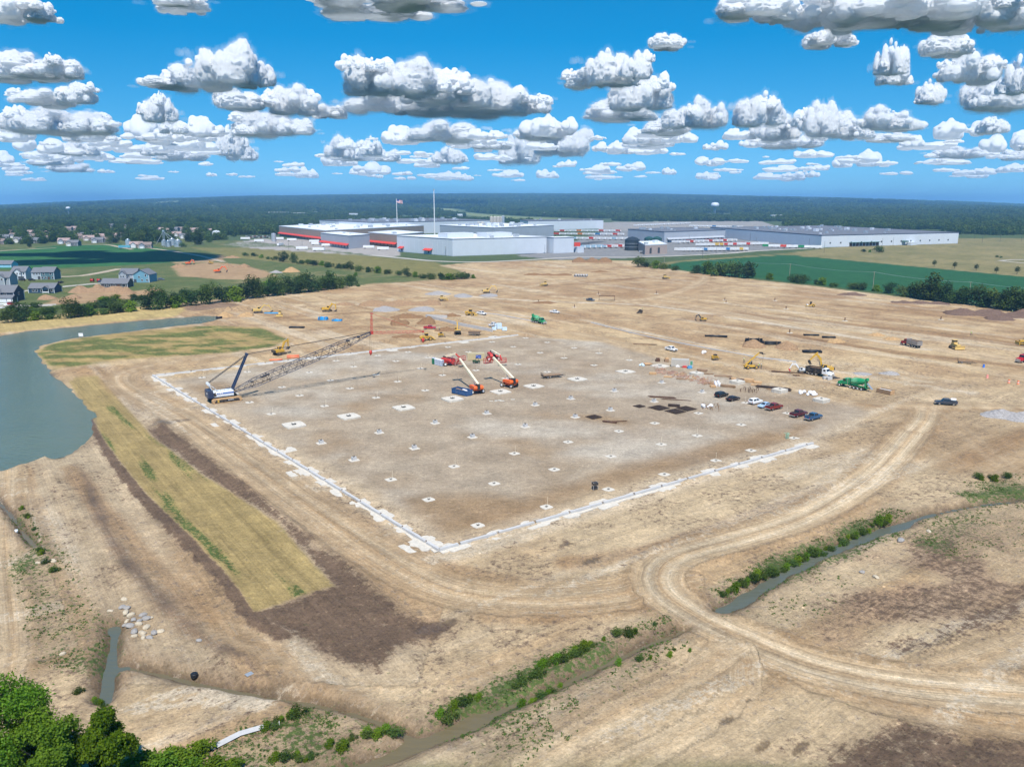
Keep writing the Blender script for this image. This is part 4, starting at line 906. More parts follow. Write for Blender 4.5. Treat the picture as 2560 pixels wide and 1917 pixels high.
def excavator(m, s_=1.0, pose='reach', name='excavator', slew=0.0, boom=None, stick=None, curl=None, arm=None):
    r = empty(name)
    crawler(r, 4.4 * s_, 1.25 * s_, 0.62 * s_, 0.95 * s_); crawler(r, 4.4 * s_, -1.25 * s_, 0.62 * s_, 0.95 * s_)
    b = MB(); b.box((0, 0, 0.75 * s_), (2.2 * s_, 2.0 * s_, 0.5 * s_)); b.cyl((0, 0, 0.9 * s_), (0, 0, 1.15 * s_), 0.8 * s_, n=16); b.build('undercarriage', M_BLACK, r)
    up = MB(); prof = [(-2.5, 1.15), (-2.62, 1.6), (-2.5, 2.25), (-1.2, 2.35), (0.1, 2.1), (1.35, 2.0), (1.5, 1.15)]
    up.prism([(x * s_, z * s_) for x, z in prof], -1.3 * s_, 1.3 * s_, 'y'); o = up.build('upper_body', m, r, bevel=0.05)
    b = MB(); b.prism([(x * s_, z * s_) for x, z in [(-2.9, 1.2), (-3.0, 1.7), (-2.85, 2.1), (-2.45, 2.15), (-2.45, 1.2)]], -1.25 * s_, 1.25 * s_, 'y'); b.build('counterweight', M_BLACK if m is not M_ORANGE else m, r)
    b = MB(); b.cyl((-1.4 * s_, 0.6 * s_, 2.3 * s_), (-1.4 * s_, 0.6 * s_, 2.75 * s_), 0.07 * s_, n=8); b.build('exhaust', M_BLACK, o)
    cb = MB(); cb.prism([(x * s_, z * s_) for x, z in [(-0.35, 1.6), (-0.35, 3.05), (0.95, 3.05), (1.4, 2.3), (1.4, 1.6)]], 0.35 * s_, 1.3 * s_, 'y'); c = cb.build('cab', m, r, bevel=0.04)
    g = MB(); g.box((1.05 * s_, 0.83 * s_, 2.6 * s_), (0.9 * s_, 0.76 * s_, 0.72 * s_), m=Matrix.Rotation(0.0, 3, 'Y')); g.box((0.4 * s_, 1.31 * s_, 2.45 * s_), (1.05 * s_, 0.03, 0.95 * s_)); g.box((0.4 * s_, 0.34 * s_, 2.5 * s_), (1.05 * s_, 0.03, 0.85 * s_)); g.box((-0.36 * s_, 0.83 * s_, 2.6 * s_), (0.03, 0.7 * s_, 0.7 * s_)); g.build('window', M_GLASS, c)
    P_ = {'reach': [(1.2, 1.9), (3.2, 4.6), (5.4, 4.4), (6.6, 2.0), (6.3, 0.6)], 'dig': [(1.2, 1.9), (2.9, 4.4), (4.8, 3.6), (5.0, 1.2), (4.4, 0.3)], 'tuck': [(1.2, 1.9), (2.2, 4.7), (3.9, 5.2), (4.0, 2.7), (3.4, 1.7)], 'up': [(1.2, 1.9), (2.0, 5.0), (3.4, 6.6), (5.4, 4.4), (5.2, 3.0)], 'flat': [(1.2, 1.9), (3.0, 4.0), (5.4, 3.4), (6.8, 1.1), (6.2, 0.35)]}[pose]
    p = [(x * s_, z * s_) for x, z in P_]; am = arm or m
    b = MB(); limb(b, [p[0], p[1], p[2]], 0.5 * s_, [0.55 * s_, 0.85 * s_, 0.5 * s_]); bo = b.build('boom', am, r)
    b = MB(); d = ((p[2][0] - p[3][0]), (p[2][1] - p[3][1])); l = math.hypot(*d); ext = (p[2][0] + d[0] / l * 0.8 * s_, p[2][1] + d[1] / l * 0.8 * s_)
    limb(b, [ext, p[2], p[3]], 0.4 * s_, [0.3 * s_, 0.6 * s_, 0.36 * s_]); st = b.build('stick', am, r)
    b = MB(); b.cyl((1.6 * s_, 0.34 * s_, 1.7 * s_), (p[1][0] + 0.3 * s_, 0.34 * s_, p[1][1] - 0.5 * s_), 0.09 * s_, n=8); b.cyl((1.6 * s_, -0.34 * s_, 1.7 * s_), (p[1][0] + 0.3 * s_, -0.34 * s_, p[1][1] - 0.5 * s_), 0.09 * s_, n=8); b.cyl((p[1][0], 0, p[1][1] + 0.55 * s_), (ext[0], 0, ext[1]), 0.09 * s_, n=8); b.build('hydraulic_cylinder', M_CHROME, bo)
    b = MB(); q, e = p[3], p[4]; dx, dz = e[0] - q[0], e[1] - q[1]
    prof = [q, (q[0] + 0.5 * s_, q[1] - 0.1 * s_), (q[0] + 0.55 * s_ + dx * 0.5, q[1] + dz * 0.6), (e[0] + 0.2 * s_, e[1] - 0.1 * s_), (e[0] - 0.35 * s_, e[1] + 0.15 * s_), (q[0] - 0.15 * s_ + dx * 0.4, q[1] + dz * 0.5)]
    b.prism(prof, -0.6 * s_, 0.6 * s_, 'y')
    for k in range(4): b.box((e[0] - 0.4 * s_, (-0.5 + 0.33 * k) * s_, e[1] + 0.1 * s_), (0.3 * s_, 0.1 * s_, 0.1 * s_))
    b.build('bucket', M_BLACK if am is not M_WHITE else M_REDM, st)
    return r
def dozer(m, name='bulldozer', s_=1.0):
    r = empty(name); crawler(r, 3.6 * s_, 1.0 * s_, 0.55 * s_, 1.0 * s_); crawler(r, 3.6 * s_, -1.0 * s_, 0.55 * s_, 1.0 * s_)
    b = MB(); b.prism([(x * s_, z * s_) for x, z in [(-1.7, 0.7), (-1.7, 1.7), (0.3, 1.75), (1.8, 1.6), (1.9, 0.7)]], -0.62 * s_, 0.62 * s_, 'y'); b.build('body', m, r, bevel=0.05)
    b = MB(); b.box((-0.75 * s_, 0, 2.0 * s_), (1.3 * s_, 1.3 * s_, 0.55 * s_)); b.box((-0.75 * s_, 0, 2.92 * s_), (1.5 * s_, 1.5 * s_, 0.1 * s_)); c = b.build('cab', m, r)
    g = MB(); g.box((-0.75 * s_, 0, 2.55 * s_), (1.22 * s_, 1.22 * s_, 0.66 * s_)); g.build('window', M_GLASS, c)
    b = MB(); b.prism([(x * s_, z * s_) for x, z in [(2.3, 0.1), (2.55, 0.25), (2.45, 0.75), (2.6, 1.25), (2.45, 1.3), (2.25, 0.75)]], -1.7 * s_, 1.7 * s_, 'y'); bl = b.build('blade', m, r)
    b = MB(); sym(b, lambda q, k: q.bar((0.2 * s_, k * 1.36 * s_, 0.5 * s_), (2.35 * s_, k * 1.36 * s_, 0.5 * s_), 0.18 * s_)); b.build('push_arm', m, bl)
    b = MB(); b.cyl((0.9 * s_, 0.3 * s_, 1.6 * s_), (0.9 * s_, 0.3 * s_, 2.4 * s_), 0.07 * s_, n=8); b.build('exhaust', M_BLACK, r)
    b = MB(); b.box((-2.1 * s_, 0, 0.8 * s_), (0.7 * s_, 0.9 * s_, 0.5 * s_)); b.build('ripper', M_BLACK, r); return r
def wheel_loader(m, name='wheel_loader', raised=0.0):
    r = empty(name)
    b = MB(); b.prism([(-3.0, 1.0), (-3.05, 1.9), (-2.2, 2.25), (-0.7, 2.2), (-0.5, 1.0)], -0.85, 0.85, 'y'); b.build('engine_cover', m, r, bevel=0.06)
    b = MB(); b.box((0.7, 0, 1.15), (2.2, 1.1, 0.6)); b.build('front_frame', m, r)
    b = MB(); b.box((-0.15, 0, 1.75), (1.3, 1.4, 0.7)); b.box((-0.15, 0, 3.2), (1.45, 1.5, 0.12)); c = b.build('cab', m, r); g = MB(); g.box((-0.15, 0, 2.62), (1.22, 1.36, 1.05)); g.build('window', M_GLASS, c)
    z = 0.55 + raised; b = MB(); sym(b, lambda q, k: limb_y(q, [(0.6, 1.7), (1.9, 1.55 + raised * 0.7), (2.9, z)], k * 0.5)); b.build('lift_arm', m, r)
    b = MB(); b.prism([(2.75, z - 0.35), (2.65, z + 0.35), (2.95, z + 0.6), (3.4, z + 0.45), (3.05, z + 0.2), (3.1, z - 0.15), (3.9, z - 0.35), (3.85, z - 0.45)], -1.35, 1.35, 'y'); b.build('bucket', M_CATL, r)
    wheels(r, [(1.35, 0.95), (1.35, -0.95), (-1.65, 0.95), (-1.65, -0.95)], 0.78, 0.6, m); return r
def limb_y(mb, pts, y):
    for a, c in zip(pts[:-1], pts[1:]): mb.bar((a[0], y, a[1]), (c[0], y, c[1]), 0.16, 0.32)
def skid_steer(m, name='skid_steer', tool='bucket'):
    r = empty(name); crawler(r, 2.2, 0.72, 0.4, 0.72); crawler(r, 2.2, -0.72, 0.4, 0.72)
    b = MB(); b.prism([(-1.35, 0.5), (-1.4, 1.45), (-0.7, 1.5), (0.7, 0.95), (0.8, 0.45)], -0.5, 0.5, 'y'); b.build('body', m, r, bevel=0.04)
    b = MB(); b.prism([(-0.7, 1.3), (-0.6, 2.1), (0.45, 2.1), (0.65, 1.0), (-0.2, 0.95)], -0.48, 0.48, 'y'); c = b.build('cab', M_BLACK, r); g = MB(); g.box((0.0, 0, 1.62), (0.9, 1.0, 0.55)); g.build('window', M_GLASS, c)
    b = MB(); sym(b, lambda q, k: limb_y(q, [(-1.25, 1.55), (0.6, 1.35), (1.25, 0.4)], k * 0.62)); b.build('lift_arm', m, r)
    b = MB()
    if tool == 'bucket': b.prism([(1.2, 0.1), (1.2, 0.7), (1.35, 0.75), (1.4, 0.2), (2.0, 0.12), (2.0, 0.05)], -0.9, 0.9, 'y'); b.build('bucket', M_BLACK, r)
    else:
        b.box((1.3, 0, 0.6), (0.1, 1.2, 0.7)); sym(b, lambda q, k: q.box((2.0, k * 0.35, 0.3), (1.4, 0.12, 0.06))); b.build('fork', M_BLACK, r)
    return r
def roller(m, name='soil_compactor'):
    r = empty(name); b = MB(); b.lathe([(0.1, -1.05), (0.75, -1.05), (0.75, 1.05), (0.1, 1.05)], (1.7, 0, 0.75), 24, 'y'); b.build('drum', M_CHROME, r, True)
    b = MB(); sym(b, lambda q, k: q.box((1.3, k * 1.15, 0.8), (2.2, 0.14, 0.4))); b.box((2.55, 0, 0.8), (0.2, 2.4, 0.4)); b.build('drum_frame', m, r)
    b = MB(); b.prism([(-2.4, 0.9), (-2.45, 1.6), (-0.4, 1.75), (0.4, 1.2), (0.4, 0.8)], -0.75, 0.75, 'y'); b.build('body', m, r, bevel=0.05)
    b = MB(); b.box((-0.1, 0, 1.75), (1.1, 1.25, 0.4)); b.box((-0.1, 0, 2.9), (1.3, 1.4, 0.1)); c = b.build('cab', M_BLACK, r); g = MB(); g.box((-0.1, 0, 2.4), (1.02, 1.2, 0.9)); g.build('window', M_GLASS, c)
    wheels(r, [(-1.5, 0.85), (-1.5, -0.85)], 0.75, 0.5, m); return r
def telehandler(m, name='telehandler'):
    r = empty(name); b = MB(); b.prism([(-2.6, 0.65), (-2.65, 1.35), (-1.2, 1.5), (1.6, 1.15), (2.2, 0.6)], -0.7, 0.7, 'y'); b.build('chassis', m, r, bevel=0.05)
    b = MB(); b.box((-0.2, 0.75, 1.6), (1.3, 0.75, 0.9)); b.box((-0.2, 0.75, 2.5), (1.35, 0.8, 0.08)); c = b.build('cab', M_BLACK, r); g = MB(); g.box((-0.2, 0.75, 2.12), (1.2, 0.7, 0.6)); g.build('window', M_GLASS, c)
    b = MB(); b.bar((-2.3, -0.2, 1.5), (1.7, -0.2, 5.0), 0.42, 0.5); bo = b.build('boom', m, r); b = MB(); b.bar((1.0, -0.2, 4.4), (2.6, -0.2, 5.8), 0.32, 0.38); b.build('inner_boom', m, bo)
    b = MB(); b.bar((2.5, -0.2, 5.75), (3.5, -0.2, 5.5), 0.5, 0.5); b.box((3.6, -0.2, 5.5), (0.15, 1.2, 0.7)); sym(b, lambda q, k: q.box((4.2, -0.2 + k * 0.35, 5.25), (1.2, 0.12, 0.08))); b.build('fork_carriage', M_BLACK, r)
    b = MB(); b.cyl((4.0, -0.2, 5.2), (4.0, -0.2, 2.2), 0.04, n=6); b.build('sling', M_BLACK, r)
    b = MB(); b.cyl((-0.9, -0.2, 1.3), (0.1, -0.2, 3.3), 0.12, n=8); b.build('hydraulic_cylinder', M_CHROME, r)
    wheels(r, [(1.5, 0.95), (1.5, -0.95), (-1.6, 0.95), (-1.6, -0.95)], 0.62, 0.42, m); return r
def boom_lift(m, name='boom_lift', boom_len=11.5, el=38, slew=180, basket=True, wheels_rz=0.0):
    r = empty(name)
    b = MB(); b.box((0, 0, 0.78), (3.4, 1.3, 0.42)); b.build('chassis', m, r, bevel=0.05)
    wheels(r, [(1.35, 1.05), (1.35, -1.05), (-1.35, 1.05), (-1.35, -1.05)], 0.52, 0.42, M_WHITE)
    a = R(slew); ca, sa = math.cos(a), math.sin(a); T = lambda x, y, z: (x * ca - y * sa, x * sa + y * ca, z)
    b = MB(); b.cyl((0, 0, 0.98), (0, 0, 1.2), 0.6, n=16); b.build('turntable_ring', M_BLACK, r)
    def hull(y0, y1, prof):
        q = MB(); n = len(prof); vs = [T(x, y0, z) for x, z in prof] + [T(x, y1, z) for x, z in prof]
        q.add(vs, [(k, (k + 1) % n, n + (k + 1) % n, n + k) for k in range(n)] + [tuple(range(n - 1, -1, -1)), tuple(range(n, 2 * n))]); return q
    prof = [(-2.0, 1.15), (-2.15, 1.6), (-1.9, 2.0), (0.9, 1.85), (1.3, 1.2)]
    hull(0.35, 1.15, prof).build('engine_cowl', m, r, bevel=0.05); hull(-1.15, -0.35, prof).build('tank_cowl', m, r, bevel=0.05)
    hull(-0.35, 0.35, [(-2.1, 1.15), (-2.1, 2.3), (-1.5, 2.45), (0.6, 1.5), (0.6, 1.15)]).build('turret', M_BLACK, r)
    e = R(el); p0 = (-1.6, 2.2); def_ = lambda t: (p0[0] + t * math.cos(e), p0[1] + t * math.sin(e))
    m1 = boom_len * 0.55; q0, q1, q2 = def_(0), def_(m1), def_(boom_len)
    b = MB(); b.bar(T(q0[0], 0, q0[1]), T(q1[0], 0, q1[1]), 0.5, 0.6); bo = b.build('main_boom', M_CREAM, r)
    b = MB(); b.bar(T(q1[0], 0, q1[1]), T(q2[0], 0, q2[1]), 0.38, 0.46); b.build('fly_boom', M_CREAM, bo)
    b = MB(); b.cyl(T(0.1, 0, 1.4), T(def_(3.2)[0], 0, def_(3.2)[1] - 0.25), 0.1, n=8); b.build('lift_cylinder', M_CHROME, r)
    # jib and basket
    j = (q2[0] + 1.5, q2[1] - 1.1); b = MB(); b.bar(T(q2[0], 0, q2[1]), T(j[0], 0, j[1]), 0.26, 0.3); b.build('jib', M_REDM, r)
    b = MB(); x0, z0 = j[0] + 0.15, j[1] - 0.5
    for (xx, yy) in ((0, -1.1), (0, 1.1), (0.9, -1.1), (0.9, 1.1)): b.bar(T(x0 + xx, yy, z0), T(x0 + xx, yy, z0 + 1.1), 0.07)
    for zz in (0.03, 0.55, 1.1):
        for (p, q) in (((0, -1.1), (0, 1.1)), ((0.9, -1.1), (0.9, 1.1)), ((0, -1.1), (0.9, -1.1)), ((0, 1.1), (0.9, 1.1))): b.bar(T(x0 + p[0], p[1], z0 + zz), T(x0 + q[0], q[1], z0 + zz), 0.07)
    bk = b.build('basket', M_REDM, r); b = MB(); vs = [T(x0, -1.1, z0), T(x0 + 0.9, -1.1, z0), T(x0 + 0.9, 1.1, z0), T(x0, 1.1, z0)]; b.add(vs + [(x, y, z - 0.06) for x, y, z in vs], [(0, 1, 2, 3), (7, 6, 5, 4), (0, 1, 5, 4), (1, 2, 6, 5), (2, 3, 7, 6), (3, 0, 4, 7)]); b.build('basket_floor', M_BLACK, bk)
    return r
def truck_cab(r, m, x0, hood=True):
    b = MB(); b.prism([(x0 - 0.2, 1.0), (x0 - 0.2, 2.85), (x0 + 0.1, 2.95), (x0 + 1.15, 2.85), (x0 + 1.5, 1.95), (x0 + 1.5, 1.0)], -1.1, 1.1, 'y'); c = b.build('cab', m, r, bevel=0.06)
    g = MB(); g.add([(x0 + 1.2, -0.95, 2.72), (x0 + 1.2, 0.95, 2.72), (x0 + 1.5, 0.95, 2.02), (x0 + 1.5, -0.95, 2.02), (x0 + 1.23, -0.95, 2.74), (x0 + 1.23, 0.95, 2.74), (x0 + 1.53, 0.95, 2.04), (x0 + 1.53, -0.95, 2.04)], [(0, 1, 2, 3), (4, 5, 6, 7), (0, 1, 5, 4), (1, 2, 6, 5), (2, 3, 7, 6), (3, 0, 4, 7)])
    sym(g, lambda q, k: q.box((x0 + 0.65, k * 1.11, 2.35), (0.8, 0.04, 0.65))); g.build('window', M_GLASS, c)
    b = MB(); b.prism([(x0 + 1.5, 0.95), (x0 + 1.5, 1.95), (x0 + 2.9, 1.75), (x0 + 3.2, 1.5), (x0 + 3.25, 0.8), (x0 + 2.9, 0.75)], -0.85, 0.85, 'y'); b.build('hood', m, r, bevel=0.06)
    b = MB(); sym(b, lambda q, k: q.prism([(x0 + 1.7, 0.9), (x0 + 1.9, 1.35), (x0 + 2.8, 1.35), (x0 + 3.1, 0.9)], k * 0.85, k * 1.2, 'y')); b.build('fender', m, r)
    b = MB(); b.box((x0 + 3.27, 0, 1.2), (0.06, 1.3, 0.6)); b.build('grille', M_CHROME, r); b = MB(); b.box((x0 + 3.35, 0, 0.65), (0.16, 2.3, 0.3)); b.build('bumper', M_CHROME, r)
    for s_ in (-1, 1):
        b = MB(); b.cyl((x0 - 0.35, s_ * 0.95, 1.0), (x0 - 0.35, s_ * 0.95, 3.3), 0.08, n=8); b.build('exhaust_stack', M_CHROME, r)
        b = MB(); b.box((x0 + 3.3, s_ * 0.9, 1.15), (0.06, 0.3, 0.2)); b.build('headlight', M_LAMP, r)
def mixer_truck(name='mixer_truck'):
    r = empty(name); truck_cab(r, M_GREEN, 1.9)
    b = MB(); sym(b, lambda q, k: q.box((-1.4, k * 0.42, 0.95), (8.0, 0.18, 0.3))); b.box((-1.4, 0, 0.95), (7.6, 0.6, 0.12)); b.build('frame', M_GREEN, r)
    # drum, tilted towards the rear
    dr = MB(); L = [(0.2, 2.0), (0.75, 1.95), (1.05, 1.4), (1.17, 0.6), (1.18, 0.0), (1.08, -1.0), (0.9, -2.0), (0.66, -2.9), (0.55, -3.1)]
    dr.lathe([(a, b_) for a, b_ in L], (0, 0, 0), 24, 'x'); o = dr.build('drum', M_GREEN, r, True); o.location = (-1.1, 0, 2.45); o.rotation_euler = (0, R(10), 0)
    # pale flame blades painted as raised bands round the belly
    fl = MB(); n = 12
    for k in range(n):
        t0, t1 = 2 * math.pi * k / n, 2 * math.pi * (k + 0.62) / n; tm = (t0 + t1) / 2
        q = lambda rad, x, t: (x, rad * math.cos(t), rad * math.sin(t))
        fl.add([q(1.07, 1.42, t0), q(1.07, 1.42, t1), q(1.19, 0.6, t0), q(1.19, 0.6, t1), q(1.195, -0.1, t0 + 0.03), q(1.195, -0.1, t1 - 0.03), q(1.09, -1.2, tm)], [(0, 1, 3, 2), (2, 3, 5, 4), (4, 5, 6)])
    fl.build('flame_band', M_LGREEN, o)
    b = MB(); b.lathe([(0.2, 2.03), (0.74, 1.99), (1.07, 1.41), (1.07, 1.43)], (0, 0, 0), 24, 'x'); b.build('drum_head', M_LGREEN, o, True)
    b = MB(); b.box((-4.25, 0, 2.2), (0.25, 1.5, 2.2)); b.box((1.05, 0, 1.6), (0.3, 1.3, 1.2)); b.build('pedestal', M_GREEN, r)
    b = MB(); b.prism([(-4.9, 3.2), (-4.2, 3.2), (-4.2, 4.0), (-4.7, 4.05)], -0.55, 0.55, 'y'); b.build('hopper', M_GREEN, r)
    b = MB(); b.bar((-4.7, 0, 2.5), (-6.8, 0.5, 0.9), 0.7, 0.14); b.build('chute', M_CHROME, r)
    b = MB(); sym(b, lambda q, k: q.box((-2.2, k * 1.05, 1.45), (4.4, 0.5, 0.1))); b.build('fender', M_GREEN, r)
    sp = []
    for x in (4.2, 0.4, -0.9, -2.2, -3.5): sp += [(x, 1.0), (x, -1.0)]
    wheels(r, sp, 0.5, 0.36, M_WHITE); return r
def dump_truck(mc, mb_, name='dump_truck', ribs=True):
    r = empty(name); truck_cab(r, mc, 1.4)
    b = MB(); sym(b, lambda q, k: q.box((-1.5, k * 0.42, 0.9), (7.0, 0.2, 0.3))); b.build('frame', M_BLACK, r)
    b = MB(); x0, x1, z0, z1, w = -4.9, 1.0, 1.15, 2.75, 1.22
    b.box(((x0 + x1) / 2, 0, z0 + 0.08), (x1 - x0, 2 * w, 0.16)); sym(b, lambda q, k: q.box(((x0 + x1) / 2, k * w, (z0 + z1) / 2 + 0.1), (x1 - x0, 0.1, z1 - z0))); b.box((x1, 0, (z0 + z1) / 2 + 0.2), (0.1, 2 * w, z1 - z0 + 0.3)); b.box((x0, 0, (z0 + z1) / 2), (0.1, 2 * w, z1 - z0)); bd = b.build('dump_bed', mb_, r)
    b = MB()
    for k in range(9):
        x = x0 + 0.3 + k * (x1 - x0 - 0.6) / 8
        for s_ in (-1, 1): b.box((x, s_ * (w + 0.09), (z0 + z1) / 2 + 0.1), (0.12, 0.1, z1 - z0))
    b.build('bed_rib', mb_, bd)
    b = MB(); b.box((-1.9, 0, 2.35), (5.5, 2.2, 0.5), taper=0.8); b.build('load', M_HEAP['brown'], bd)
    sp = []
    for x in (3.9, -0.9, -2.3, -3.6): sp += [(x, 1.0), (x, -1.0)]
    wheels(r, sp, 0.5, 0.36, M_CHROME); return r
def flat_trailer(name, m, deck, L=8.5, W=2.4, h=0.85, ramps=True):
    r = empty(name); b = MB()
    sym(b, lambda q, k: q.box((0, k * (W / 2 - 0.08), h), (L, 0.16, 0.28))); b.box((L / 2 - 0.08, 0, h), (0.16, W, 0.28)); b.box((-L / 2 + 0.08, 0, h), (0.16, W, 0.28)); b.bar((L / 2, 0.5, h - 0.1), (L / 2 + 1.6, 0, h - 0.25), 0.12); b.bar((L / 2, -0.5, h - 0.1), (L / 2 + 1.6, 0, h - 0.25), 0.12); b.build('frame', m, r)
    n = int(W / 0.3)
    for k in range(n): q = MB(); q.box((0, -W / 2 + 0.2 + k * (W - 0.4) / (n - 1), h + 0.16), (L - 0.3, (W - 0.4) / n - 0.03, 0.05)); q.build('plank', deck, r)
    if ramps:
        b = MB(); sym(b, lambda q, k: q.bar((-L / 2, k * 0.7, h + 0.1), (-L / 2 - 0.1, k * 0.7, h + 1.1), 0.5, 0.08)); b.build('ramp', m, r)
    wheels(r, [(-1.0, W / 2 - 0.1), (-1.0, -W / 2 + 0.1), (-1.9, W / 2 - 0.1), (-1.9, -W / 2 + 0.1)], 0.4, 0.26); return r
def box_trailer(name, m, W=2.6, L=13.8, H=2.9, truck=None):
    """semi trailer: ribbed box, landing legs, bogie"""
    r = empty(name); b = MB(); b.box((0, 0, 1.2 + H / 2), (L, W, H)); bx = b.build('box', m, r)
    b = MB(); sym(b, lambda q, k: q.box((-L / 2 - 0.03, k * W / 4, 1.2 + H / 2), (0.06, W / 2 - 0.1, H - 0.2))); b.build('door', M_WHITE, bx)
    b = MB(); sym(b, lambda q, k: q.box((0, k * (W / 2 + 0.01), 1.3), (L, 0.04, 0.22))); b.build('side_rail', M_CHROME, bx)
    b = MB(); sym(b, lambda q, k: q.box((L / 2 - 2.6, k * 0.8, 0.6), (0.16, 0.16, 1.2))); b.build('landing_leg', M_BLACK, r)
    b = MB()
    for x in (-L / 2 + 1.4, -L / 2 + 2.7):
        for s_ in (-1, 1): b.cyl((x, s_ * 0.75, 0.5), (x, s_ * 1.25, 0.5), 0.5, n=10)
    b.build('bogie_wheels', M_TYRE, r); return r
# ------------------------------------------------------------------ placing vehicles and machines
def put(r, px, py, ang=None, to=None, label=None, cat=None, group=None, dz=0.02):
    """ground point under the thing in photo pixels; heading as angle or towards a second pixel"""
    x, y = P(px, py)
    if to is not None: x2, y2 = P(*to); ang = math.atan2(y2 - y, x2 - x)
    r.location = (x, y, gz(x, y) + dz); r.rotation_euler = (0, 0, ang or 0.0)
    return tag(r, label, cat, group)
HD = RZ
# parked row
g = 'cars parked in a row on the pad'
put(sedan(PAINT('black', (0.012, 0.013, 0.016)), 'parked_car', 'suv'), 1803, 992, HD, None, 'black estate parked at the left end of the car row', 'car', g)
put(sedan(PAINT('black_cherry', (0.02, 0.012, 0.016)), 'parked_car'), 1832, 1001, HD, None, 'black saloon parked second from the left in the car row', 'car', g)
put(sedan(M_WHITE, 'parked_car', 'suv'), 1888, 1009, HD, None, 'white hatchback parked in the middle of the car row', 'car', g)
put(sedan(PAINT('ice_blue', (0.36, 0.50, 0.68)), 'parked_car'), 1912, 1018, HD + math.pi, None, 'light blue saloon parked nose out beside the red pickup', 'car', g)
put(pickup(PAINT('dark_red', (0.20, 0.015, 0.015))), 1935, 1023, HD, None, 'dark red pickup parked between light blue saloon and maroon pickup', 'pickup', g)
put(pickup(PAINT('maroon', (0.085, 0.012, 0.025))), 1996, 1040, HD, None, 'maroon pickup parked second from the right in the row', 'pickup', g)
put(pickup(PAINT('teal_blue', (0.015, 0.085, 0.19))), 2033, 1048, HD, None, 'blue pickup parked at the right end of the row', 'pickup', g)
put(pickup(PAINT('graphite', (0.035, 0.045, 0.065)), cargo='tank'), 2364, 1012, None, (2330, 1010), 'dark pickup with a white tank driving on the right haul road', 'pickup')
put(pickup(M_WHITE), 1678, 877, None, (1694, 881), 'white crew cab pickup standing above the storage container', 'pickup')
put(pickup(PAINT('slate', (0.06, 0.075, 0.095))), 1476, 753, None, (1492, 755), 'dark grey pickup beside the steel frame on the upper site', 'pickup')
g = 'white pickups on the upper site'
put(pickup(M_WHITE), 1387, 783, None, (1402, 785), 'white pickup on the tan slope above the small mixer truck', 'pickup', g)
put(pickup(M_WHITE), 1204, 787, None, (1218, 789), 'white pickup beside the yellow loader behind the dock walls', 'pickup', g)
wp = put(pickup(M_WHITE, name='flatbed_truck'), 1234, 815, None, (1250, 812), 'white work pickup beside the pale blue wrapped stacks', 'pickup', g)
put(pickup(PAINT('bright_red', (0.42, 0.012, 0.03))), 1075, 823, None, (1092, 823), 'bright red pickup beside the end of the crane jib', 'pickup')
# heavy trucks
put(mixer_truck(), 2133, 971, None, (2086, 961), 'large green mixer truck pouring at the haul road', 'mixer truck')
mx2 = mixer_truck(); put(mx2, 1346, 808, None, (1366, 812), 'small green mixer truck at the far corner of the pad', 'mixer truck')
put(dump_truck(M_WHITE, M_BLACK), 2050, 940, None, (2072, 944), 'white dump truck with black bed being loaded', 'dump truck')
put(dump_truck(PAINT('truck_red', (0.30, 0.012, 0.02)), mat('dusty_aluminium', (0.34, 0.32, 0.31), 0.5, 0.4, dirt=0.3)), 2276, 866, None, (2246, 859), 'red dump truck with grey ribbed bed on the upper road', 'dump truck')
put(dump_truck(PAINT('truck_crimson', (0.45, 0.012, 0.025)), M_BLACK), 2566, 905, None, (2546, 907), 'red truck cut by the right edge', 'dump truck')
# excavators
g = 'excavators on the site'
put(excavator(M_CAT, 1.0, 'up'), 2062, 931, R(176), None, 'yellow excavator standing behind the white dump truck', 'excavator', g)
put(excavator(M_SILVER, 0.62, 'reach', 'mini_excavator', arm=M_WHITE), 2004, 931, R(170), None, 'small white excavator with red bucket left of the dump truck', 'excavator', g)
put(excavator(M_CATL, 1.0, 'reach'), 1217, 733, R(2), None, 'pale yellow excavator far off on the upper site', 'excavator', g)
put(excavator(M_CAT, 1.0, 'tuck'), 1144, 835, R(96), None, 'yellow excavator seen from behind beside the dock wall', 'excavator', g)
put(excavator(M_CAT, 1.0, 'dig'), 818, 779, R(-8), None, 'yellow excavator beside the blue pipe stacks', 'excavator', g)
put(excavator(M_CATL, 1.05, 'flat'), 646, 783, R(20), None, 'yellow excavator by the clay heap at the pond tip', 'excavator', g)
put(excavator(M_CAT, 1.0, 'tuck'), 700, 886, R(50), None, 'yellow excavator behind the crane boom, above the orange pipes', 'excavator', g)
put(excavator(M_CAT, 0.7, 'dig', 'mini_excavator', arm=M_BLACK), 1757, 802, R(178), None, 'small excavator with black arm on the upper slope', 'excavator', g)
put(excavator(M_ORANGE, 1.1, 'reach'), 545, 682, R(8), None, 'orange excavator on the dirt plot beyond the houses', 'excavator', g)
put(excavator(M_ORANGE, 1.0, 'dig'), 472, 662, R(5), None, 'orange excavator at the left of the far dirt plot', 'excavator', g)
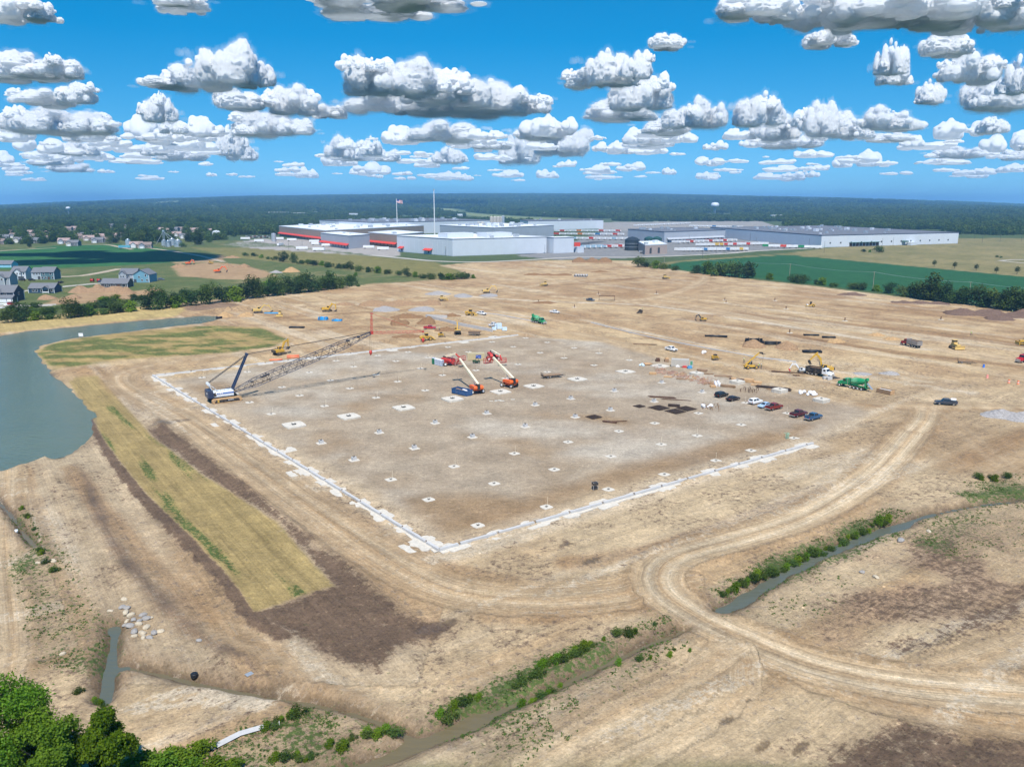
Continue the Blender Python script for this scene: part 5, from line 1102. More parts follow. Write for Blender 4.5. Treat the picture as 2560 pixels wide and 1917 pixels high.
# other machines
g = 'earthmoving machines on the upper site'
put(dozer(M_CATL), 700, 791, R(-80), None, 'yellow bulldozer facing the camera near the pond tip', 'bulldozer', g)
put(dozer(M_CATL, s_=1.15), 1360, 715, R(185), None, 'bulldozer on the upper site right of the big excavator', 'bulldozer', g)
put(dozer(M_CATL, s_=1.15), 1664, 697, R(20), None, 'bulldozer in the dark cut near the far bend', 'bulldozer', g)
put(dozer(M_CATL, s_=1.2), 2388, 872, R(-85), None, 'yellow bulldozer right of the red dump truck', 'bulldozer', g)
put(dozer(M_CAT, s_=1.0), 527, 660, R(15), None, 'yellow machine between the two orange excavators', 'bulldozer', g)
put(dozer(M_CATL, s_=1.1), 1108, 752, R(10), None, 'pale bulldozer working between two gravel heaps', 'bulldozer', g)
put(dozer(M_CAT, s_=1.2), 2562, 862, R(170), None, 'yellow machine cut by the right edge', 'bulldozer', g)
put(roller(M_CAT), 2026, 767, R(165), None, 'yellow soil compactor on the upper right slope', 'compactor', g)
put(wheel_loader(M_CAT), 1177, 789, R(-25), None, 'yellow loader beside the white pickup behind the dock walls', 'loader', g)
put(wheel_loader(M_CAT, raised=0.2), 1067, 851, R(25), None, 'yellow loader in front of the red crane jib', 'loader', g)
put(skid_steer(M_CAT), 1103, 842, R(10), None, 'small loader between the yellow loader and the excavator', 'loader', g)
put(skid_steer(M_CAT, tool='fork'), 1788, 899, R(12), None, 'compact track loader with forks above the lumber', 'loader', g)
put(skid_steer(M_BLACK), 1600, 783, R(170), None, 'black compact loader on the middle slope', 'loader', g)
put(telehandler(M_CAT), 1878, 921, R(6), None, 'yellow telehandler with raised boom on the haul road', 'telehandler')
# boom lifts
def lift_to(m, px, py, tip, tipz, label, chassis):
    x, y = P(px, py); tx, ty = P(tip[0], tip[1], tipz); a = math.atan2(ty - y, tx - x); d = math.hypot(tx - x, ty - y) + 1.6; k = 1.35; d = (d - 1.6) / k + 1.6; tipz /= k; L_ = math.hypot(d, tipz - 2.2); e = math.degrees(math.atan2(tipz - 2.2, d))
    r = boom_lift(m, 'boom_lift', L_, e, math.degrees(a) - math.degrees(chassis)); put(r, px, py, chassis, None, label, 'boom lift', 'telescopic boom lifts'); r.scale = (k, k, k); return r
lift_to(M_ORANGE, 1189, 982, (1149, 897), 8.3, 'orange boom lift with cream boom beside the blue dumpster', R(28))
lift_to(M_ORANGE, 1273, 967, (1233, 894), 8.2, 'orange boom lift with cream boom left of the flatbed trailer', R(-35))
lift_to(M_REDM, 1124, 913, (1139, 884), 4.6, 'red boom lift parked beside the portable toilets', R(15))
lift_to(M_REDM, 1233, 900, (1250, 888), 3.4, 'red boom lift parked right of the cream container', R(10))

# ------------------------------------------------------------------ crawler crane
def crane():
    bx, by = P(562, 1001); tip = Vector(P(929, 832, 16.0) + (16.0,)); jt = Vector(P(1057, 829, 14.6) + (14.6,))
    head = math.atan2(tip.y - by, tip.x - bx); r = empty('crawler_crane', (bx, by, gz(bx, by) + 0.02), head, 'blue and white crawler crane with long lowered lattice boom on the left of the pad', 'crane')
    inv = Matrix.Translation((bx, by, 0)) @ Matrix.Rotation(head, 4, 'Z'); inv.invert()
    tp = inv @ tip; jp = inv @ jt
    for y in (2.6, -2.6):
        crawler(r, 8.6, y, 1.1, 1.35, M_DUSTY if y < 0 else M_TRACK)
        b = MB(); b.box((0, y - (0.57 if y < 0 else -0.57), 0.68), (6.6, 0.06, 0.75)); b.build('track_frame', M_BLACK, r)
    b = MB(); b.box((-2.6, -3.24, 0.75), (0.5, 0.06, 0.8)); b.build('yellow_plate', M_CAT, r)
    # maker's lettering on the track frame, pale
    b = MB()
    for k in range(8): b.box((0.3 + k * 0.2, -3.25, 0.85), (0.12, 0.04, 0.28 if k in (0, 4) else 0.2))
    b.build('lettering', M_WHITE, r)
    b = MB(); b.box((0, 0, 0.95), (3.6, 5.2, 0.5)); b.cyl((0, 0, 1.2), (0, 0, 1.55), 1.5, n=20); b.build('carbody', M_BLACK, r)
    # house: rounded machinery cover, stripe, cab, counterweight
    b = MB(); prof = [(-1.55, 1.6), (-1.55, 2.7), (-1.3, 3.15), (-0.7, 3.35), (0.7, 3.35), (1.3, 3.15), (1.55, 2.7), (1.55, 1.6)]; b.prism(prof, -3.6, 2.4, 'x'); h = b.build('machinery_house', M_SILVER, r, bevel=0.05)
    b = MB(); sym(b, lambda q, k: q.box((-0.6, k * 1.57, 2.62), (6.0, 0.04, 0.34))); b.build('blue_stripe', M_BLUE, h)
    b = MB()
    for k, w in enumerate((0.35, 0.12, 0.34, 0.3)): b.box((-2.6 + k * 0.55, -1.6, 2.72), (w, 0.03, 0.42), 0.0)
    b.build('side_lettering', M_WHITE, h)
    b = MB(); b.box((-3.0, -1.58, 2.45), (0.7, 0.06, 1.1)); b.build('side_door', M_BLACK, h)
    b = MB(); b.box((-4.3, 0, 2.5), (1.5, 4.4, 2.0)); cw = b.build('counterweight', M_NAVY, r, bevel=0.12); b = MB(); b.box((-4.3, 0, 3.65), (1.3, 4.0, 0.3)); b.build('counterweight_cap', M_NAVY, cw)
    b = MB(); b.box((-5.07, -0.6, 2.9), (0.03, 1.0, 0.36)); b.build('counterweight_plate', M_SILVER, cw)
    b = MB(); b.prism([(1.2, 1.5), (1.2, 3.2), (2.3, 3.2), (2.9, 2.3), (2.9, 1.5)], 1.6, 2.6, 'y'); c = b.build('cab', M_NAVY, r); g_ = MB(); g_.box((2.1, 2.1, 2.65), (1.3, 1.04, 0.75)); g_.build('window', M_GLASS, c)
    b = MB()
    for s_ in (-1, 1):
        b.bar((-3.6, s_ * 1.2, 4.0), (2.0, s_ * 1.2, 4.0), 0.06)
        for k in range(6): b.bar((-3.5 + k * 1.1, s_ * 1.2, 3.3), (-3.5 + k * 1.1, s_ * 1.2, 4.0), 0.05)
    b.build('roof_rail', M_BLACK, r)
    b = MB(); sym(b, lambda q, k: (q.bar((-3.4, k * 0.9, 3.3), (-4.4, k * 0.8, 5.6), 0.16), q.bar((-1.8, k * 0.9, 3.3), (-4.4, k * 0.8, 5.6), 0.12))); b.cyl((-4.4, -0.9, 5.6), (-4.4, 0.9, 5.6), 0.45, n=12); b.build('gantry', M_SILVER, r)
    # mast
    mt = inv @ Vector(P(598, 896, 13.0) + (13.0,)); mt = Vector((7.4, 0, 13.2))
    b = MB(); sym(b, lambda q, k: q.bar((2.0, k * 0.75, 2.4), (mt.x, k * 0.4, mt.z), 0.34, 0.5))
    for k in range(6): t = k / 6 + 0.08; b.bar((2 + (mt.x - 2) * t, -0.75 + 0.3 * t, 2.4 + (mt.z - 2.4) * t), (2 + (mt.x - 2) * t, 0.75 - 0.3 * t, 2.4 + (mt.z - 2.4) * t), 0.26)
    b.cyl((mt.x, -0.6, mt.z), (mt.x, 0.6, mt.z), 0.4, n=12); b.build('mast', M_NAVY, r)
    def rope(mb, a, c, w=0.07): mb.cyl(a, c, w / 2, n=5, caps=False)
    b = MB(); sym(b, lambda q, k: (rope(q, (-4.4, k * 0.6, 5.8), (mt.x, k * 0.35, mt.z), 0.16), rope(q, (-4.4, k * 0.3, 5.7), (mt.x, k * 0.2, mt.z - 0.2), 0.12))); b.build('mast_rope', M_BLACK, r)
    # lattice boom
    foot = Vector((2.6, 0, 2.4)); ax = (tp - foot); Lb = ax.length; ax.normalize(); side = Vector((0, 0, 1)).cross(ax).normalized(); up = ax.cross(side).normalized()
    def sec(t):
        s_ = 1.15 if 0.16 < t < 0.78 else (0.35 + 0.8 * t / 0.16 if t <= 0.16 else 0.3 + 0.85 * (1 - t) / 0.22); return s_
    n = 34; ch = MB(); lc = MB(); pts = []
    for i in range(n + 1):
        t = i / n; s_ = sec(t); c_ = foot + ax * (Lb * t); pts.append([c_ + side * (a * s_) + up * (e * s_) for a, e in ((-1, -1), (1, -1), (1, 1), (-1, 1))])
    for i in range(n):
        for k in range(4):
            ch.cyl(pts[i][k], pts[i + 1][k], 0.10, n=5, caps=False)
            k2 = (k + 1) % 4; a, c_ = (k, k2) if i % 2 else (k2, k)
            lc.cyl(pts[i][a], pts[i + 1][c_], 0.05, n=4, caps=False)
            if i % 4 == 0: lc.cyl(pts[i][k], pts[i][k2], 0.06, n=4, caps=False)
    bo = ch.build('boom_chord', M_NAVY, r); lc.build('boom_lacing', M_BLACK, r)
    b = MB()
    for t in (0.13, 0.2, 0.22, 0.24, 0.82, 0.9): c_ = foot + ax * (Lb * t); b.box(tuple(c_ + up * sec(t) * 0.6), (0.9, 0.8, 0.5))
    b.build('rope_guide', M_BLACK, r)
    b = MB(); sym(b, lambda q, k: rope(q, (mt.x, k * 0.3, mt.z), tuple(tp + up * 0.4 + side * (k * 0.3)), 0.11)); b.build('pendant_rope', M_BLACK, r)
    # red luffing head: upright strut and lowered jib
    b = MB()
    def lattice(mb, p, q, s0, s1, m_, r_=0.06):
        p, q = Vector(p), Vector(q); d = (q - p); L_ = d.length; d.normalize(); u = Vector((0, 1, 0)) if abs(d.y) < 0.9 else Vector((1, 0, 0)); e = d.cross(u).normalized(); f_ = d.cross(e).normalized(); pv = None
        for i in range(m_ + 1):
            t = i / m_; s_ = s0 + (s1 - s0) * t; c_ = p + d * (L_ * t); cur = [c_ + e * (a * s_) + f_ * (g2 * s_) for a, g2 in ((-1, -1), (1, -1), (1, 1), (-1, 1))]
            if pv:
                for k in range(4): mb.cyl(pv[k], cur[k], r_, n=5, caps=False); mb.cyl(pv[k], cur[(k + 1) % 4], r_ * 0.6, n=4, caps=False)
            pv = cur
    lattice(b, tp, tp + Vector((0.2, 0, 6.0)), 0.3, 0.18, 5, 0.045); b.box(tuple(tp + Vector((0.2, 0, 6.3))), (0.7, 0.8, 0.25)); b.build('jib_strut', M_REDM, r)
    b = MB(); lattice(b, tp, jp, 0.36, 0.26, 14, 0.032); b.box(tuple(jp), (0.6, 0.6, 0.5)); b.box(tuple(tp), (0.8, 0.9, 0.9)); b.build('jib', M_REDM, r)
    b = MB(); rope(b, tuple(tp + Vector((0.2, 0, 6.3))), tuple(jp), 0.09); b.build('jib_pendant', M_REDM, r)
    for (q, dz, nm) in ((tp + Vector((-0.6, 0, -0.5)), 6.0, 'hook_block'), (jp, 3.0, 'hook_block')):
        b = MB(); sym(b, lambda w_, k: rope(w_, tuple(q + Vector((0.25 * k, 0, 0))), tuple(q + Vector((0.25 * k, 0, -dz))), 0.06)); b.build('hoist_rope', M_BLACK, r)
        b = MB(); c_ = q + Vector((0, 0, -dz)); b.lathe([(0.1, -0.9), (0.3, -0.6), (0.5, -0.1), (0.5, 0.4), (0.25, 0.75)], tuple(c_), 12, 'z'); b.build(nm, M_REDM, r, True)
    return r
crane()
# ------------------------------------------------------------------ warehouses
M_WALLW = mat('white_metal_cladding', lin(226, 232, 240, 0.78), 0.5, var=0.04, scale=0.1)
M_WALLG = mat('grey_metal_cladding', lin(190, 195, 203, 0.78), 0.55, var=0.05, scale=0.1)
M_WALLT = mat('tan_block_wall', lin(172, 152, 136, 0.75), 0.85, var=0.08, scale=0.2)
M_ROOFW = mat('white_membrane_roof', lin(240, 243, 246, 0.80), 0.7, var=0.05, scale=0.08)
M_ROOFD = mat('grey_membrane_roof', lin(120, 122, 130, 0.75), 0.8, var=0.1, scale=0.05)
M_AWN = mat('red_awning', (0.62, 0.055, 0.03), 0.5, var=0.06)
M_DOCK = mat('dark_dock_door', (0.06, 0.065, 0.075), 0.6)
M_TRIM = mat('dark_blue_trim', (0.03, 0.06, 0.11), 0.5)
M_STEELG = mat('galvanised_steel', (0.50, 0.52, 0.54), 0.4, 0.5)
M_ASPH = mat('asphalt', (0.07, 0.07, 0.072), 0.9, var=0.15, scale=0.3)
def hpx(py_base, py_top, px=1280):
    """height in metres of something whose foot is at row py_base and top at row py_top"""
    x, y = P(px, py_base); r = math.hypot(x, y); el = math.atan2(CAM_H, y)
    f = y * _cp + CAM_H * _sp
    # solve for z so that it projects to py_top
    k = (CY - py_top) / FPX; return CAM_H + y * ((k * _cp - _sp) / (_cp + k * _sp))
def block(name, A, B, Cc, H, mw, mr, label, panels=0, units=0, parapet=0.6, seed=0, cat='warehouse', group=None):
    """building from visible corners A (left), B (near), C (right); fourth corner completes the parallelogram"""
    A, B, Cc = [Vector((p[0], p[1], 0)) for p in (A, B, Cc)]; D = A + Cc - B; g = random.Random(seed)
    r = empty(name, tuple(B), 0, label, cat, group); q = [p - B for p in (A, B, Cc, D)]
    b = MB(); b.add([(p.x, p.y, z) for z in (0, H) for p in q], [(0, 1, 5, 4), (1, 2, 6, 5), (2, 3, 7, 6), (3, 0, 4, 7)]); b.build('wall', mw, r)
    b = MB(); c = (q[0] + q[2]) / 2; ins = [p + (c - p).normalized() * 0.6 for p in q]
    b.add([(p.x, p.y, H) for p in q] + [(p.x, p.y, H + parapet) for p in q] + [(p.x, p.y, H + parapet) for p in ins] + [(p.x, p.y, H + 0.1) for p in ins], [(0, 1, 5, 4), (1, 2, 6, 5), (2, 3, 7, 6), (3, 0, 4, 7), (4, 5, 9, 8), (5, 6, 10, 9), (6, 7, 11, 10), (7, 4, 8, 11), (8, 9, 13, 12), (9, 10, 14, 13), (10, 11, 15, 14), (11, 8, 12, 15), (12, 13, 14, 15)]); rf = b.build('roof', mr, r)
    b = MB(); 
    for i in range(4): a, e = q[i], q[(i + 1) % 4]; n = (e - a).normalized(); o = Vector((n.y, -n.x, 0)) * 0.06; b.bar(tuple(a + o + Vector((0, 0, H - 0.3))), tuple(e + o + Vector((0, 0, H - 0.3))), 0.1, 0.7)
    b.build('cornice', M_TRIM if mw is M_WALLW or mw is M_WALLG else M_WALLG, r)
    if panels:
        for side, (a, e) in enumerate(((q[0], q[1]), (q[1], q[2]))):
            n = (e - a); L_ = n.length; n.normalize(); o = Vector((n.y, -n.x, 0)) * 0.08; m_ = max(2, int(L_ / panels))
            for k in range(m_):
                p0, p1 = a + n * (L_ * k / m_ + 0.22) + o, a + n * (L_ * (k + 1) / m_ - 0.22) + o
                w = MB(); w.bar(tuple(p0 + Vector((0, 0, (H - 1.4) / 2 + 0.3))), tuple(p1 + Vector((0, 0, (H - 1.4) / 2 + 0.3))), 0.1, H - 1.6); w.build('wall_panel', mw, r)
    for k in range(units):
        u, v = g.uniform(0.08, 0.92), g.uniform(0.1, 0.9); p = q[1] + (q[0] - q[1]) * u + (q[2] - q[1]) * v
        s_ = g.uniform(1.6, 4.6); w = MB(); w.box((p.x, p.y, H + s_ * 0.45), (s_ * 1.6, s_, s_ * 0.9), RZ); w.build('roof_unit', M_STEELG if k % 3 else M_WALLW, rf)
    return r, q, H
def along(q, i, j, t, off=0.0):
    a, e = q[i], q[j]; n = (e - a).normalized(); return a + (e - a) * t + Vector((n.y, -n.x, 0)) * off
def dock_row(r, q, i, j, t0, t1, n, H, awn=True, awn_mat=None):
    """dock doors along one wall with an awning over them"""
    for k in range(n):
        t = t0 + (t1 - t0) * (k + 0.5) / n; a = along(q, i, j, t, 0.12); n_ = (q[j] - q[i]).normalized()
        b = MB(); b.bar(tuple(a - n_ * 1.3 + Vector((0, 0, 2.8))), tuple(a + n_ * 1.3 + Vector((0, 0, 2.8))), 0.12, 3.0); b.build('dock_door', M_DOCK, r)
    if awn:
        a, e = along(q, i, j, t0, 0), along(q, i, j, t1, 0); n_ = (e - a).normalized(); o = Vector((n_.y, -n_.x, 0)); b = MB()
        vs = [a + Vector((0, 0, 6.6)), e + Vector((0, 0, 6.6)), e + o * 3.4 + Vector((0, 0, 4.6)), a + o * 3.4 + Vector((0, 0, 4.6))]; b.add([tuple(v) for v in vs] + [tuple(v - Vector((0, 0, 0.5))) for v in vs], [(0, 1, 2, 3), (7, 6, 5, 4), (0, 1, 5, 4), (1, 2, 6, 5), (2, 3, 7, 6), (3, 0, 4, 7)]); b.build('awning', awn_mat or M_AWN, r)
# white cold store in front
w1, q1, h1 = block('warehouse', P(993, 629), P(1132, 641), P(1366, 633), hpx(641, 598), M_WALLW, M_ROOFW, 'large white panelled cold store in the middle distance', 9.0, 10, seed=2)
dock_row(w1, q1, 0, 1, 0.05, 0.14, 1, h1); dock_row(w1, q1, 0, 1, 0.52, 0.66, 1, h1)
for k, (u, v) in enumerate(((0.35, 0.25), (0.25, 0.6))):
    p = q1[1] + (q1[0] - q1[1]) * u + (q1[2] - q1[1]) * v; b = MB(); b.box((p.x, p.y, h1 + 2.6), (34, 20, 5.0), RZ); b.build('roof_house', M_WALLW, w1)
w1b, q1b, h1b = block('warehouse', P(1366, 632), P(1384, 634), P(1434, 632), hpx(633, 594), M_WALLW, M_ROOFW, 'narrow white wing at the right end of the cold store', 9.0, 0)
b = MB(); b.box((q1b[2].x + 6, q1b[2].y + 4, 3.2), (9, 8, 6.4), RZ); b.build('entry_block', M_WALLW, w1b)
b = MB(); b.box((q1b[2].x + 4, q1b[2].y - 1.2, 9.5), (7, 0.5, 4.5), 0.1); b.build('red_sign', M_AWN, w1b)
w2, q2, h2 = block('warehouse', P(803, 613), P(873, 623), P(925, 618), hpx(623, 590), M_WALLG, M_ROOFW, 'grey dock block with red awning, nearest on the left', 0, 2, seed=3); dock_row(w2, q2, 0, 1, 0.0, 1.0, 10, h2)
w3, q3, h3 = block('warehouse', P(921, 612), P(993, 620), P(1060, 612), hpx(620, 587), M_WALLT, M_ROOFW, 'tan dock wall with red awning between grey block and cold store', 0, 2, seed=4); dock_row(w3, q3, 0, 1, 0.0, 1.0, 8, h3)
w4, q4, h4 = block('warehouse', P(699, 590), P(815, 606), P(1060, 588), hpx(606, 577), M_WALLT, M_ROOFW, 'long tan dock building with red awning at the far left', 0, 30, seed=5); dock_row(w4, q4, 0, 1, 0.0, 0.98, 16, h4)
w5, q5, h5 = block('warehouse', P(800, 578), P(935, 588), P(1240, 578), hpx(588, 557), M_WALLW, M_ROOFD, 'broad factory hall with dark grey roof behind the white roofs', 0, 40, seed=6)
w6, q6, h6 = block('warehouse', P(1100, 596), P(1238, 606), P(1384, 596), hpx(606, 570), M_WALLG, M_ROOFW, 'grey process building rising behind the cold store', 0, 34, seed=7)
w7, q7, h7 = block('warehouse', P(1300, 572), P(1320, 576), P(1508, 572), hpx(576, 553), M_WALLW, M_ROOFD, 'long white building far behind the trailer yard', 12.0, 5, seed=8)
w8, q8, h8 = block('warehouse', P(1569, 598), P(1660, 607), P(1812, 600), hpx(607, 580), M_WALLG, M_ROOFD, 'grey dock building behind the middle trailer yard', 0, 8, seed=9); dock_row(w8, q8, 1, 2, 0.04, 0.97, 16, h8, True, M_WALLG)
w9, q9, h9 = block('warehouse', P(1774, 592), P(2052, 619), P(2394, 609), hpx(619, 589), M_WALLW, M_ROOFD, 'huge white warehouse on the right with grey roof', 14.0, 40, seed=10)
for k in range(13):
    t = 0.06 + 0.86 * k / 12
    a = along(q9, 1, 2, t, 0.2); n_ = (q9[2] - q9[1]).normalized(); b = MB(); b.bar(tuple(a - n_ * 1.0 + Vector((0, 0, 5.4))), tuple(a + n_ * 1.0 + Vector((0, 0, 5.4))), 0.12, 2.0); b.build('window', M_GLASS, w9)
a, e = along(q9, 1, 2, 0.19, 0.3), along(q9, 1, 2, 0.40, 0.3); n_ = (e - a).normalized()
for k in range(9):
    p = a + (e - a) * (k + 0.5) / 9; b = MB(); b.bar(tuple(p - n_ * 2.2 + Vector((0, 0, 2.6))), tuple(p + n_ * 2.2 + Vector((0, 0, 2.6))), 0.3, 4.4); b.build('dock_door', M_DOCK if k % 2 else M_RUST, w9)
b = MB(); o = Vector((n_.y, -n_.x, 0)); b.bar(tuple(a + o * 1.2 + Vector((0, 0, 5.3))), tuple(e + o * 1.2 + Vector((0, 0, 5.3))), 2.6, 0.5); b.build('dock_canopy', mat('green_canopy', (0.05, 0.14, 0.10), 0.6), w9)
b = MB(); p = along(q9, 1, 2, 0.63, 3.0); b.box((p.x, p.y, 2.0), (16, 6, 4), RZ); b.build('entry_block', M_WALLW, w9)
b = MB(); p = along(q9, 1, 2, 0.58, 3.0); b.box((p.x, p.y, 5.2), (6, 6, 1.6), RZ); b.build('entry_canopy', mat('green_canopy', (0.05, 0.14, 0.10), 0.6), w9)
w10, q10, h10 = block('office_block', P(1595, 627), P(1612, 637), P(1667, 634), hpx(637, 613), mat('tan_brick_office', lin(190, 170, 160, 0.75), 0.8), M_ROOFW, 'small tan flat roofed building beside the dark tank', 0, 2, seed=12, cat='building')
for t in (0.25, 0.62): a = along(q10, 1, 2, t, 0.15); n_ = (q10[2] - q10[1]).normalized(); b = MB(); b.bar(tuple(a - n_ * 1.6 + Vector((0, 0, 4.2))), tuple(a + n_ * 1.6 + Vector((0, 0, 4.2))), 0.14, 6.0); b.build('loading_door', M_DOCK, w10)
def tank(px, py, rad, H, m, label, cat='tank', dome=True, name='storage_tank', group=None, z=0.0):
    x, y = P(px, py); r = empty(name, (x, y, z), 0, label, cat, group); b = MB(); b.lathe([(rad, 0), (rad, H)], (0, 0, 0), 24, 'z', caps=False); b.build('shell', m, r, True)
    b = MB(); b.lathe([(rad * 1.02, H), (rad * 0.6, H + rad * 0.28), (0.05, H + rad * 0.42)] if dome else [(rad, H), (0.05, H + 0.1)], (0, 0, 0), 24, 'z', caps=False); b.build('top', m, r, True)
    b = MB(); b.lathe([(rad + 0.06, H * 0.33), (rad + 0.06, H * 0.36)], (0, 0, 0), 24, 'z', caps=False); b.lathe([(rad + 0.06, H * 0.66), (rad + 0.06, H * 0.69)], (0, 0, 0), 24, 'z', caps=False); b.build('hoop', M_STEELG, r)
    return r
tank(1580, 626, 9.0, 12.5, mat('black_tank', (0.025, 0.035, 0.045), 0.5), 'black round tank left of the tan building')
for k in range(2): tank(1622 + 20 * k, 612, 6.5, 8.5, mat('dark_green_tank', (0.02, 0.07, 0.06), 0.5), '%s dark green tank behind the tan building' % ('left' if k == 0 else 'right'), group='green tanks')
M_SILO = mat('beige_silo', lin(205, 198, 188, 0.78), 0.6, var=0.05)
for k in range(4): tank(1229 + 8.3 * k, 586, 3.2, hpx(586, 543), M_SILO, 'tall beige silo, %s from the left of the factory group' % ordinal(k), 'silo', True, 'silo', 'factory silos')
tank(1258, 587, 2.4, hpx(587, 540), M_STEELG, 'tall shiny steel silo right of the beige silos', 'silo', True, 'silo')
for k in range(2): tank(1197 + 9 * k, 590, 3.0, hpx(590, 556), M_SILO, 'short beige silo, %s one left of the tall group' % ('left' if k == 0 else 'right'), 'silo', True, 'silo', 'short silos')
tank(542, 597, 6.2, 10.5, M_WALLW, 'white round water tank at the edge of the woods')
tank(685, 604, 3.4, 11.0, M_STEELG, 'grey steel tank beside the far dock building')
# grain farm
M_BIN = mat('corrugated_bin', (0.55, 0.60, 0.66), 0.38, 0.5, var=0.1)
for k, (px, py, rad, H) in enumerate(((411, 614, 3.6, 6.0), (421, 617, 4.0, 6.5), (431, 614, 4.2, 7.5), (446, 617, 5.0, 7.0), (321, 616, 3.3, 8.0))):
    x, y = P(px, py); r = empty('grain_bin', (x, y, 0), 0, 'galvanised grain bin, %s from the left on the farm' % ordinal([1, 2, 3, 4, 0][k]), 'grain bin', 'grain bins on the farm'); b = MB(); b.lathe([(rad, 0), (rad, H)], n=24, caps=False); b.build('shell', M_BIN, r, True); b = MB(); b.lathe([(rad * 1.04, H), (0.5, H + rad * 0.55), (0.3, H + rad * 0.62)], n=24); b.build('cone_roof', M_BIN, r, True)
    for i in range(3): b = MB(); b.lathe([(rad + 0.05, H * (i + 1) / 4), (rad + 0.05, H * (i + 1) / 4 + 0.2)], n=24, caps=False); b.build('hoop', M_STEELG, r)
x, y = P(412, 618); r = empty('grain_elevator', (x, y, 0), 0, 'tall grain elevator tower with sloping spouts above the bins', 'elevator'); b = MB()
for i in (-1, 1):
    for j in (-1, 1): b.bar((i * 1.0, j * 1.0, 0), (i * 0.8, j * 0.8, 20), 0.3)
for k in range(8): b.bar((-1, -1, k * 2.5), (1, -1, k * 2.5 + 2.5), 0.15); b.bar((1, 1, k * 2.5), (-1, 1, k * 2.5 + 2.5), 0.15)
b.build('tower', M_STEELG, r); b = MB(); b.box((0, 0, 20.6), (2.2, 2.2, 1.8)); b.build('head_house', M_BIN, r)
for k, (tx, tz) in enumerate(((7, 9), (15, 8), (-11, 4))): b = MB(); b.bar((0, 0, 20), (tx, 1, tz), 0.45); b.build('spout', M_STEELG, r)
x, y = P(318, 622); r = box_trailer('storage_trailer', mat('teal_trailer', (0.12, 0.36, 0.46), 0.5)); put(r, 312, 622, R(5), None, 'long teal trailer beside the single grain bin', 'trailer')

# ------------------------------------------------------------------ houses
M_SHING = mat('grey_shingles', (0.15, 0.155, 0.17), 0.9, var=0.15, scale=1.5, bump=0.3)
M_TRIMW = mat('white_trim', (0.72, 0.73, 0.74), 0.5, var=0.03)
def siding(name, c): return mat('siding_' + name, c, 0.7, var=0.06, scale=0.5)
def gable(r, L_, W, H, x0, y0, mw, rise=None, axis='x', wall='wall', over=0.45, z0=0.0):
    """one gabled volume: ridge along axis"""
    rise = rise or (W if axis == 'x' else L_) * 0.30; b = MB(); hx, hy = L_ / 2, W / 2
    if axis == 'x':
        b.add([(x0 - hx, y0 - hy, z0), (x0 + hx, y0 - hy, z0), (x0 + hx, y0 + hy, z0), (x0 - hx, y0 + hy, z0), (x0 - hx, y0 - hy, H), (x0 + hx, y0 - hy, H), (x0 + hx, y0 + hy, H), (x0 - hx, y0 + hy, H), (x0 - hx, y0, H + rise), (x0 + hx, y0, H + rise)], [(0, 1, 5, 4), (2, 3, 7, 6), (1, 2, 6, 9, 5), (3, 0, 4, 8, 7)])
        k = rise / hy; e = over; rf = MB()
        for s_ in (-1, 1): a = [(x0 - hx - e, y0 + s_ * (hy + e), H - k * e), (x0 + hx + e, y0 + s_ * (hy + e), H - k * e), (x0 + hx + e, y0, H + rise), (x0 - hx - e, y0, H + rise)]; rf.add(a + [(p, q, z + 0.22) for p, q, z in a], [(0, 1, 2, 3), (7, 6, 5, 4), (0, 1, 5, 4), (1, 2, 6, 5), (2, 3, 7, 6), (3, 0, 4, 7)])
    else:
        b.add([(x0 - hx, y0 - hy, z0), (x0 + hx, y0 - hy, z0), (x0 + hx, y0 + hy, z0), (x0 - hx, y0 + hy, z0), (x0 - hx, y0 - hy, H), (x0 + hx, y0 - hy, H), (x0 + hx, y0 + hy, H), (x0 - hx, y0 + hy, H), (x0, y0 - hy, H + rise), (x0, y0 + hy, H + rise)], [(1, 2, 6, 5), (3, 0, 4, 7), (0, 1, 5, 8, 4), (2, 3, 7, 9, 6)])
        k = rise / hx; e = over; rf = MB()
        for s_ in (-1, 1): a = [(x0 + s_ * (hx + e), y0 - hy - e, H - k * e), (x0 + s_ * (hx + e), y0 + hy + e, H - k * e), (x0, y0 + hy + e, H + rise), (x0, y0 - hy - e, H + rise)]; rf.add(a + [(p, q, z + 0.22) for p, q, z in a], [(0, 1, 2, 3), (7, 6, 5, 4), (0, 1, 5, 4), (1, 2, 6, 5), (2, 3, 7, 6), (3, 0, 4, 7)])
    w = b.build(wall, mw, r); o = rf.build('roof', M_SHING, r)
    b = MB()
    for sx in (-1, 1):
        for sy in (-1, 1): b.box((x0 + sx * hx, y0 + sy * hy, (H + z0) / 2), (0.3, 0.3, H - z0))
    b.build('corner_trim', M_TRIMW, w); return w
def win(w, x, y, z, s_=1.1, h=1.5, face='y', sgn=-1):
    d = (s_ + 0.3, 0.12, h + 0.3) if face == 'y' else (0.12, s_ + 0.3, h + 0.3); b = MB(); o = 0.03 * sgn
    b.box((x + (o if face == 'x' else 0), y + (o if face == 'y' else 0), z), d); f = b.build('window', M_TRIMW, w)
    d = (s_, 0.08, h) if face == 'y' else (0.08, s_, h); b = MB(); o = 0.09 * sgn; b.box((x + (o if face == 'x' else 0), y + (o if face == 'y' else 0), z), d); b.build('pane', M_GLASS, f)
def door(w, x, y, z0, s_, h, m, name='door'): b = MB(); b.box((x, y - 0.05, z0 + h / 2), (s_, 0.14, h)); b.build(name, m, w)
def house(px, py, label, ang=0.0): x, y = P(px, py); return empty('house', (x, y, 0), ang, label, 'house', 'new houses on the left')
